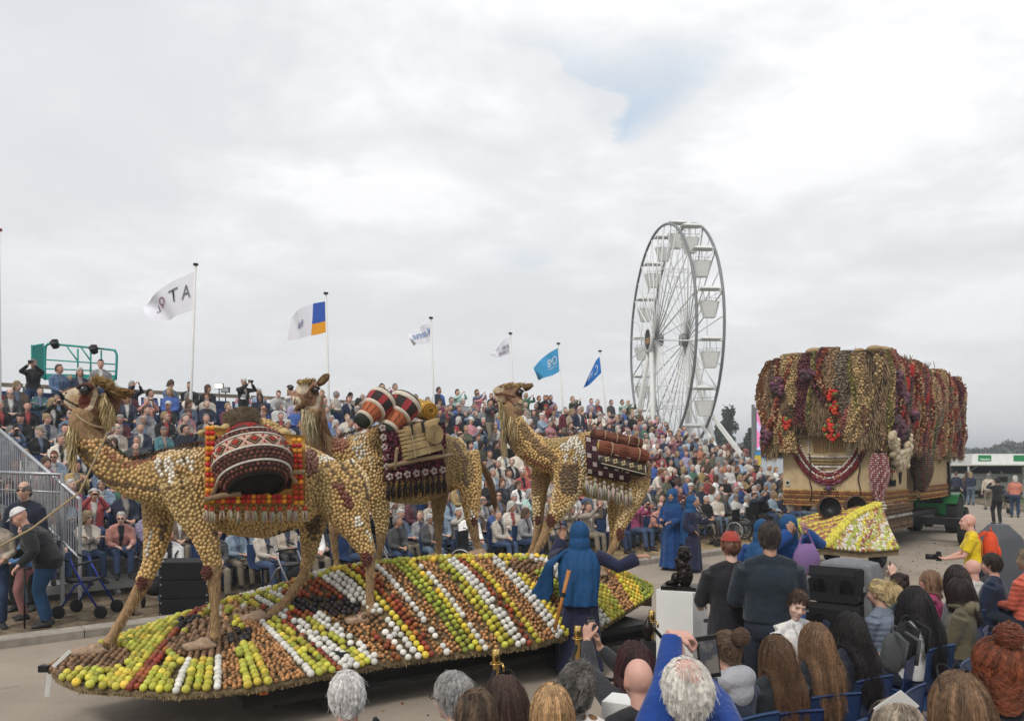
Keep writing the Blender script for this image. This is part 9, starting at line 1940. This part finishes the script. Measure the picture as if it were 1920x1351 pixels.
for (x, y, Y, rz, pi_, st, hc, co, lg, lab) in ((1793, 884, 42, 2.6, 10, 'short', 'brown', 'navy', 1, 'man in navy jacket standing left of the kiosk counter'), (1813, 885, 42, 2.2, 11, 'long', 'brown', 'brown', 0, 'long-haired person in brown next to the man in navy'), (1820, 890, 41.5, 2.4, 11, 'long', 'blond', 'navy', 5, 'person in navy top and light blue jeans before the kiosk'), (1853, 900, 38, 2.9, 10, 'bob', 'grey', 'cream', 3, 'person in cream behind the far cameraman'), (1869, 890, 29.6, 3.0, 12, 'short', 'dark', 'black', 1, 'cameraman in black seen from behind on the road near the kiosk'), (1903, 897, 33, 2.6, 11, 'bob', 'white', 'coral', 0, 'white-haired person in an orange patterned top beyond the pushchair'), (1766, 893, 27.6, -.6, 10, 'short', 'dark', 'black', 1, 'dark-clad driver at the tractor behind the draped float')):
 x_=WY(x, y, Y).x; o=place_person(pi_, st, HAIRC[hc], COATC[co], LEGC[lg], (x_, Y, 0 if 'driver' not in lab else .35), rz, lab)
 if lab[:3]=='cam':c=thing('video_camera', 'black video camera on the shoulder of the far cameraman', 'camera', (x_+.18, Y-.05, 1.66), 0); mb=MB(); mb.box((0, 0, 0), (.14, .4, .2)); mb.build('housing', M_BLACK, c); mb=MB(); mb.cyl((0, .2, .02), (0, .36, .02), .06, 10); mb.build('lens', M_BLACK, c)
JY=posed(kind='stand', lean=.12, wr=(.08, -.33, 1.04), wl=(-.1, -.34, 1.02), er=(.7, .4, -1), el=(-.7, .4, -1), hd_r=(-.6, -.6, 0), hd_l=(.6, -.6, 0), hn_r=(0, -.3, 1), hn_l=(0, -.3, 1), hpitch=-.1); HY_=human(JY, .014, g=1.0, fine=True, sleeves=.75, openf=False)
o=stand_at(1822, 963, 11.5, pi+1.15, HY_, JY, 'bald photographer in yellow T-shirt with an orange backpack', None, coat=(.70, .50, .01), hairc=(.4, .38, .36), style=None, skin=(.60, .34, .27), seed=1); R_=Matrix.Rotation(pi+1.15, 3, 'Z'); s_=o.scale[0]
c=Vector(o.location)+R_@(((JY['wr']+JY['wl'])/2+Vector((0, -.10, .02)))*s_); t=thing('photo_camera', 'black camera held low by the photographer in yellow', 'camera', c, pi+1.15); mb=MB(); mb.box((0, 0, 0), (.15, .07, .1)); mb.box((0, 0, .06), (.06, .06, .04)); mb.build('body', M_BLACK, t); mb=MB(); mb.cyl((0, -.03, 0), (0, -.17, 0), .042, 14); mb.build('lens', M_BLACK, t, True)
bp=Vector(o.location)+R_@(Vector((0, .24, 1.22))*s_); bx, by=PX(bp); backpack(bx, by, bp.y, pi+1.15, 'orange-red backpack on the photographer in yellow', (.62, .07, .02), 1.15)
p=WY(1872, 1030, 12.3); mb=MB(); mb.loft([[Vector((x*s, y*s, z)) for x, y in ((-.4, -.3), (.4, -.3), (.4, .3), (-.4, .3))] for s, z in ((1.1, 0), (1.0, .8), (.7, 1.25), (.3, 1.45))]); me=fuse(mb, .03, 6); me.materials.append(mat('dark_cover', (.07, .075, .085), rough=.55, bump=1, bscale=6)); o=obj('covered_speaker', me, None, None, (p.x, p.y, 0), .4); tag(o, 'loudspeaker under a dark grey cover beside the photographer in yellow', 'covered speaker')
JB=posed(hpitch=.35, hyaw=-.35, hroll=.2); HB=human(JB, .009, g=.85, legs=False, openf=False); t=WY(1494, 1134, 6.9); loc=t-Matrix.Rotation(.35, 3, 'Z')@JB['hc']; o=figure(HB, JB, loc, .35, 'boy with short brown hair and white patterned hoodie looking back down', (.6, .6, .6), hairc=(.07, .04, .025), style='short', m=M_PATT, seed=9, grow=1.0); hair_curves(JB, o, (.07, .04, .025), L=.05, n=1500, seed=9, rad=.002)
M_VEIL=mat('veil_cloth', src='obj', rough=.75, var=.18, vscale=5, bump=1, bscale=7, wave=('X', 4.0, 7.0, .006))
def robed(J, loc, rz, label, veil=(.008, .06, .165), dress=(.012, .015, .045), cape=.72, fine=False, seed=1, flap=None, sc=1.0):
 H=human(J, .015, fine=fine, legs=True, openf=False); r=random.Random(seed); ph=[r.uniform(0, 6) for _ in range(4)]; L0, F0=Vector((1, 0, 0)), Vector((0, -1, 0)); T=J['T']
 def wavy(c, a, b, amp, n=40): return [c+L0*(a+amp*sin(9*t+ph[0])+amp*.5*sin(17*t+ph[1]))*cos(t)+F0*(b+amp*sin(9*t+ph[0])+amp*.5*sin(17*t+ph[1]))*sin(t) for t in [2*pi*k/n for k in range(n)]]
 mb=MB(); torso(mb, J, 1.0, .035, 0, 4); pel=J['pel']
 mb.loft([wavy(pel+Vector((0, 0, z)), a, b, am) for z, a, b, am in ((.2, .17, .14, .002), (.0, .2, .17, .006), (-.35, .23, .2, .014), (-.7, .25, .22, .02), (-.87, .27, .24, .024))])
 for a, b, c in (('sr', 'er', 'wr'), ('sl', 'el', 'wl')): mb.tube([J[a], lerp(J[a], J[b], .5), J[b]-Vector((0, 0, .02)), lerp(J[b], J[c], .5)-Vector((0, 0, .02)), lerp(J[b], J[c], .93)-Vector((0, 0, .015))], [.085, .08, .075, .08, .085], 12)
 dm=fuse(mb, .016, 2); dm.materials.append(M_CLOTH); mb=MB(); hc, R=J['hc'], J['hR']
 mb.ell(hc+R@Vector((0, .035, .03)), (.115, .125, .135), 20, 14, R); mb.ell(J['nb']+T@Vector((0, .01, .05)), (.125, .125, .15), 18, 10, T); nb=J['nb']
 mb.loft([wavy(nb+Vector((0, .0+.02*q, z)), a, b, am) for q, (z, a, b, am) in enumerate(((.03, .10, .10, .0), (-.06, .20, .14, .002), (-.2, .245, .17, .004), (-.42, .225, .18, .008), (-cape, .20, .17, .012)))])
 if flap:
  S=J['sr' if flap>0 else 'sl']; mb.loft([[S+Vector((flap*x, y, z)) for x, y, z in q] for q in (((-.05, -.1, .08), (.0, -.1, .06), (.0, .12, .06), (-.05, .12, .08)), ((.12, -.1, -.12), (.2, -.1, -.08), (.2, .14, -.08), (.12, .14, -.12)), ((.12, -.06, -.42), (.34, -.06, -.38), (.34, .04, -.38), (.12, .04, -.42)), ((.22, -.03, -.62), (.46, -.03, -.50), (.46, .0, -.50), (.22, .0, -.62)))])
 vm=fuse(mb, .014, 3, fac=.4); vm.materials.append(M_VEIL); o=obj('person', H['body'], M_SKIN, None, loc, rz); o.color=(.36, .2, .13, 1); tag(o, label, 'person'); o.scale=(sc, )*3
 q=obj('robe', dm, None, o); q.color=(*dress, 1); q=obj('veil', vm, None, o); q.color=(*veil, 1); q=obj('shoes', H['shoes'], M_SHOE, o); q.color=(.02, .02, .02, 1); return o
JL=posed(kind='stand', wl=(-.66, -.06, 1.34), wr=(.22, -.34, 1.5), el=(-.2, .2, -1), er=(.8, .2, -1), hd_l=(-1, -.1, .15), hd_r=(-.2, -.2, 1), hn_r=(0, 1, 0), hn_l=(0, -.4, -1), curl=.4)
p=W(1087, 1262, 0); LADY=robed(JL, p, pi-.12, 'person in blue veil and dark robe spreading an arm beside the float', cape=.62, fine=True, seed=4, flap=1, sc=1.0)
a, b=WY(1067, 1068, 8.75), WY(1040, 1180, 8.7); t=thing('wooden_flute', 'orange-brown wooden flute stuck in the belt of the blue-veiled person', 'flute', b); v=a-b; mb=MB(); mb.tube([(0, 0, 0), v*.5, v], [.02, .019, .024], 10); mb.build('pipe', mat('orange_wood', (.42, .17, .04), rough=.35, var=.2), t, True); mb=MB(); mb.tube([v*.55, v*.62], .027, 10); mb.build('binding', M_BLACK, t)
JT=posed(kind='stand', hyaw=.3, wr=(.12, -.25, 1.05), wl=(-.12, -.22, 1.1)); JT2=posed(kind='stand', hyaw=-.3, wr=(.1, -.35, 1.2), wl=(-.2, -.1, .95))
robed(JT, W(1258, 1068, 0), -.7, 'bright blue-robed person, the left one of the trio in front of the stand', dress=(.006, .045, .16), cape=.95, seed=6, sc=1.02); robed(JT2, W(1279, 1062, 0)+Vector((0, .9, 0)), .3, 'blue-veiled person half hidden between the other two of the trio', seed=7, cape=.6)
robed(JT2, W(1300, 1072, 0), 1.0, 'blue-veiled person with dark trousers, the right one of the trio', cape=.8, seed=8, sc=.95)
JE=posed(kind='stand', wr=(.10, -.18, 1.54), wl=(-.10, -.18, 1.54), er=(1, 0, -.7), el=(-1, 0, -.7), hd_r=(-.3, 0, 1), hd_l=(.3, 0, 1), hn_r=(0, 1, 0), hn_l=(0, 1, 0)); x_=WY(1482, 965, 10.2).x; robed(JE, (x_, 10.2, 0), .15, 'blue-veiled person pulling the veil up with both hands beside the tall man', dress=(.008, .05, .2), cape=.7, seed=9, flap=-1)
JF=posed(kind='stand', wr=(.25, -.3, 1.2), wl=(-.52, -.12, 1.40), el=(-.3, .3, -1)); robed(JF, (WY(1428, 975, 10.6).x, 10.6, 0), 2.9, 'blue-robed person stretching an arm out behind the two standing men', dress=(.008, .05, .22), cape=.6, seed=10, sc=.95)
mb=MB(); mb.ell((0, 0, 0), (.17, .09, .2), 16, 10); mb.tube([(-.1, 0, .15), (-.02, 0, .42), (.1, 0, .15)], .018, 8); me=fuse(mb, .014, 3); me.materials.append(mat('lilac_cloth', (.20, .12, .27), rough=.85, bump=1, bscale=9)); o=obj('shoulder_bag', me, None, None, WY(1512, 1048, 9.9)); tag(o, 'soft lilac shoulder bag hanging from the person pulling up the blue veil', 'bag')
x_=[0]
mb=MB(); mb.tube(smoothpath([(WY(1322, 1163, 8.2)), WY(1338, 1160, 8.0), WY(1352, 1152, 8.3)], 4), .02, 8); o=mb.build('thick_cable', M_BLACK, None, True); tag(o, 'thick black cable between the white pedestal and the black jacket', 'cable')
# haze
def haze():
 m=bpy.data.materials.new('air'); m.use_nodes=True; n=m.node_tree.nodes; n.clear(); o=n.new('ShaderNodeOutputMaterial'); v=n.new('ShaderNodeVolumePrincipled')
 v.inputs['Color'].default_value=(.88, .92, .97, 1); v.inputs['Density'].default_value=.0013; v.inputs['Anisotropy'].default_value=.2; m.node_tree.links.new(v.outputs[0], o.inputs['Volume'])
 mb=MB(); mb.box((0, 1350, 13), (3400, 3700, 28)); h=mb.build('haze', m, None); h['kind']='stuff'
haze()
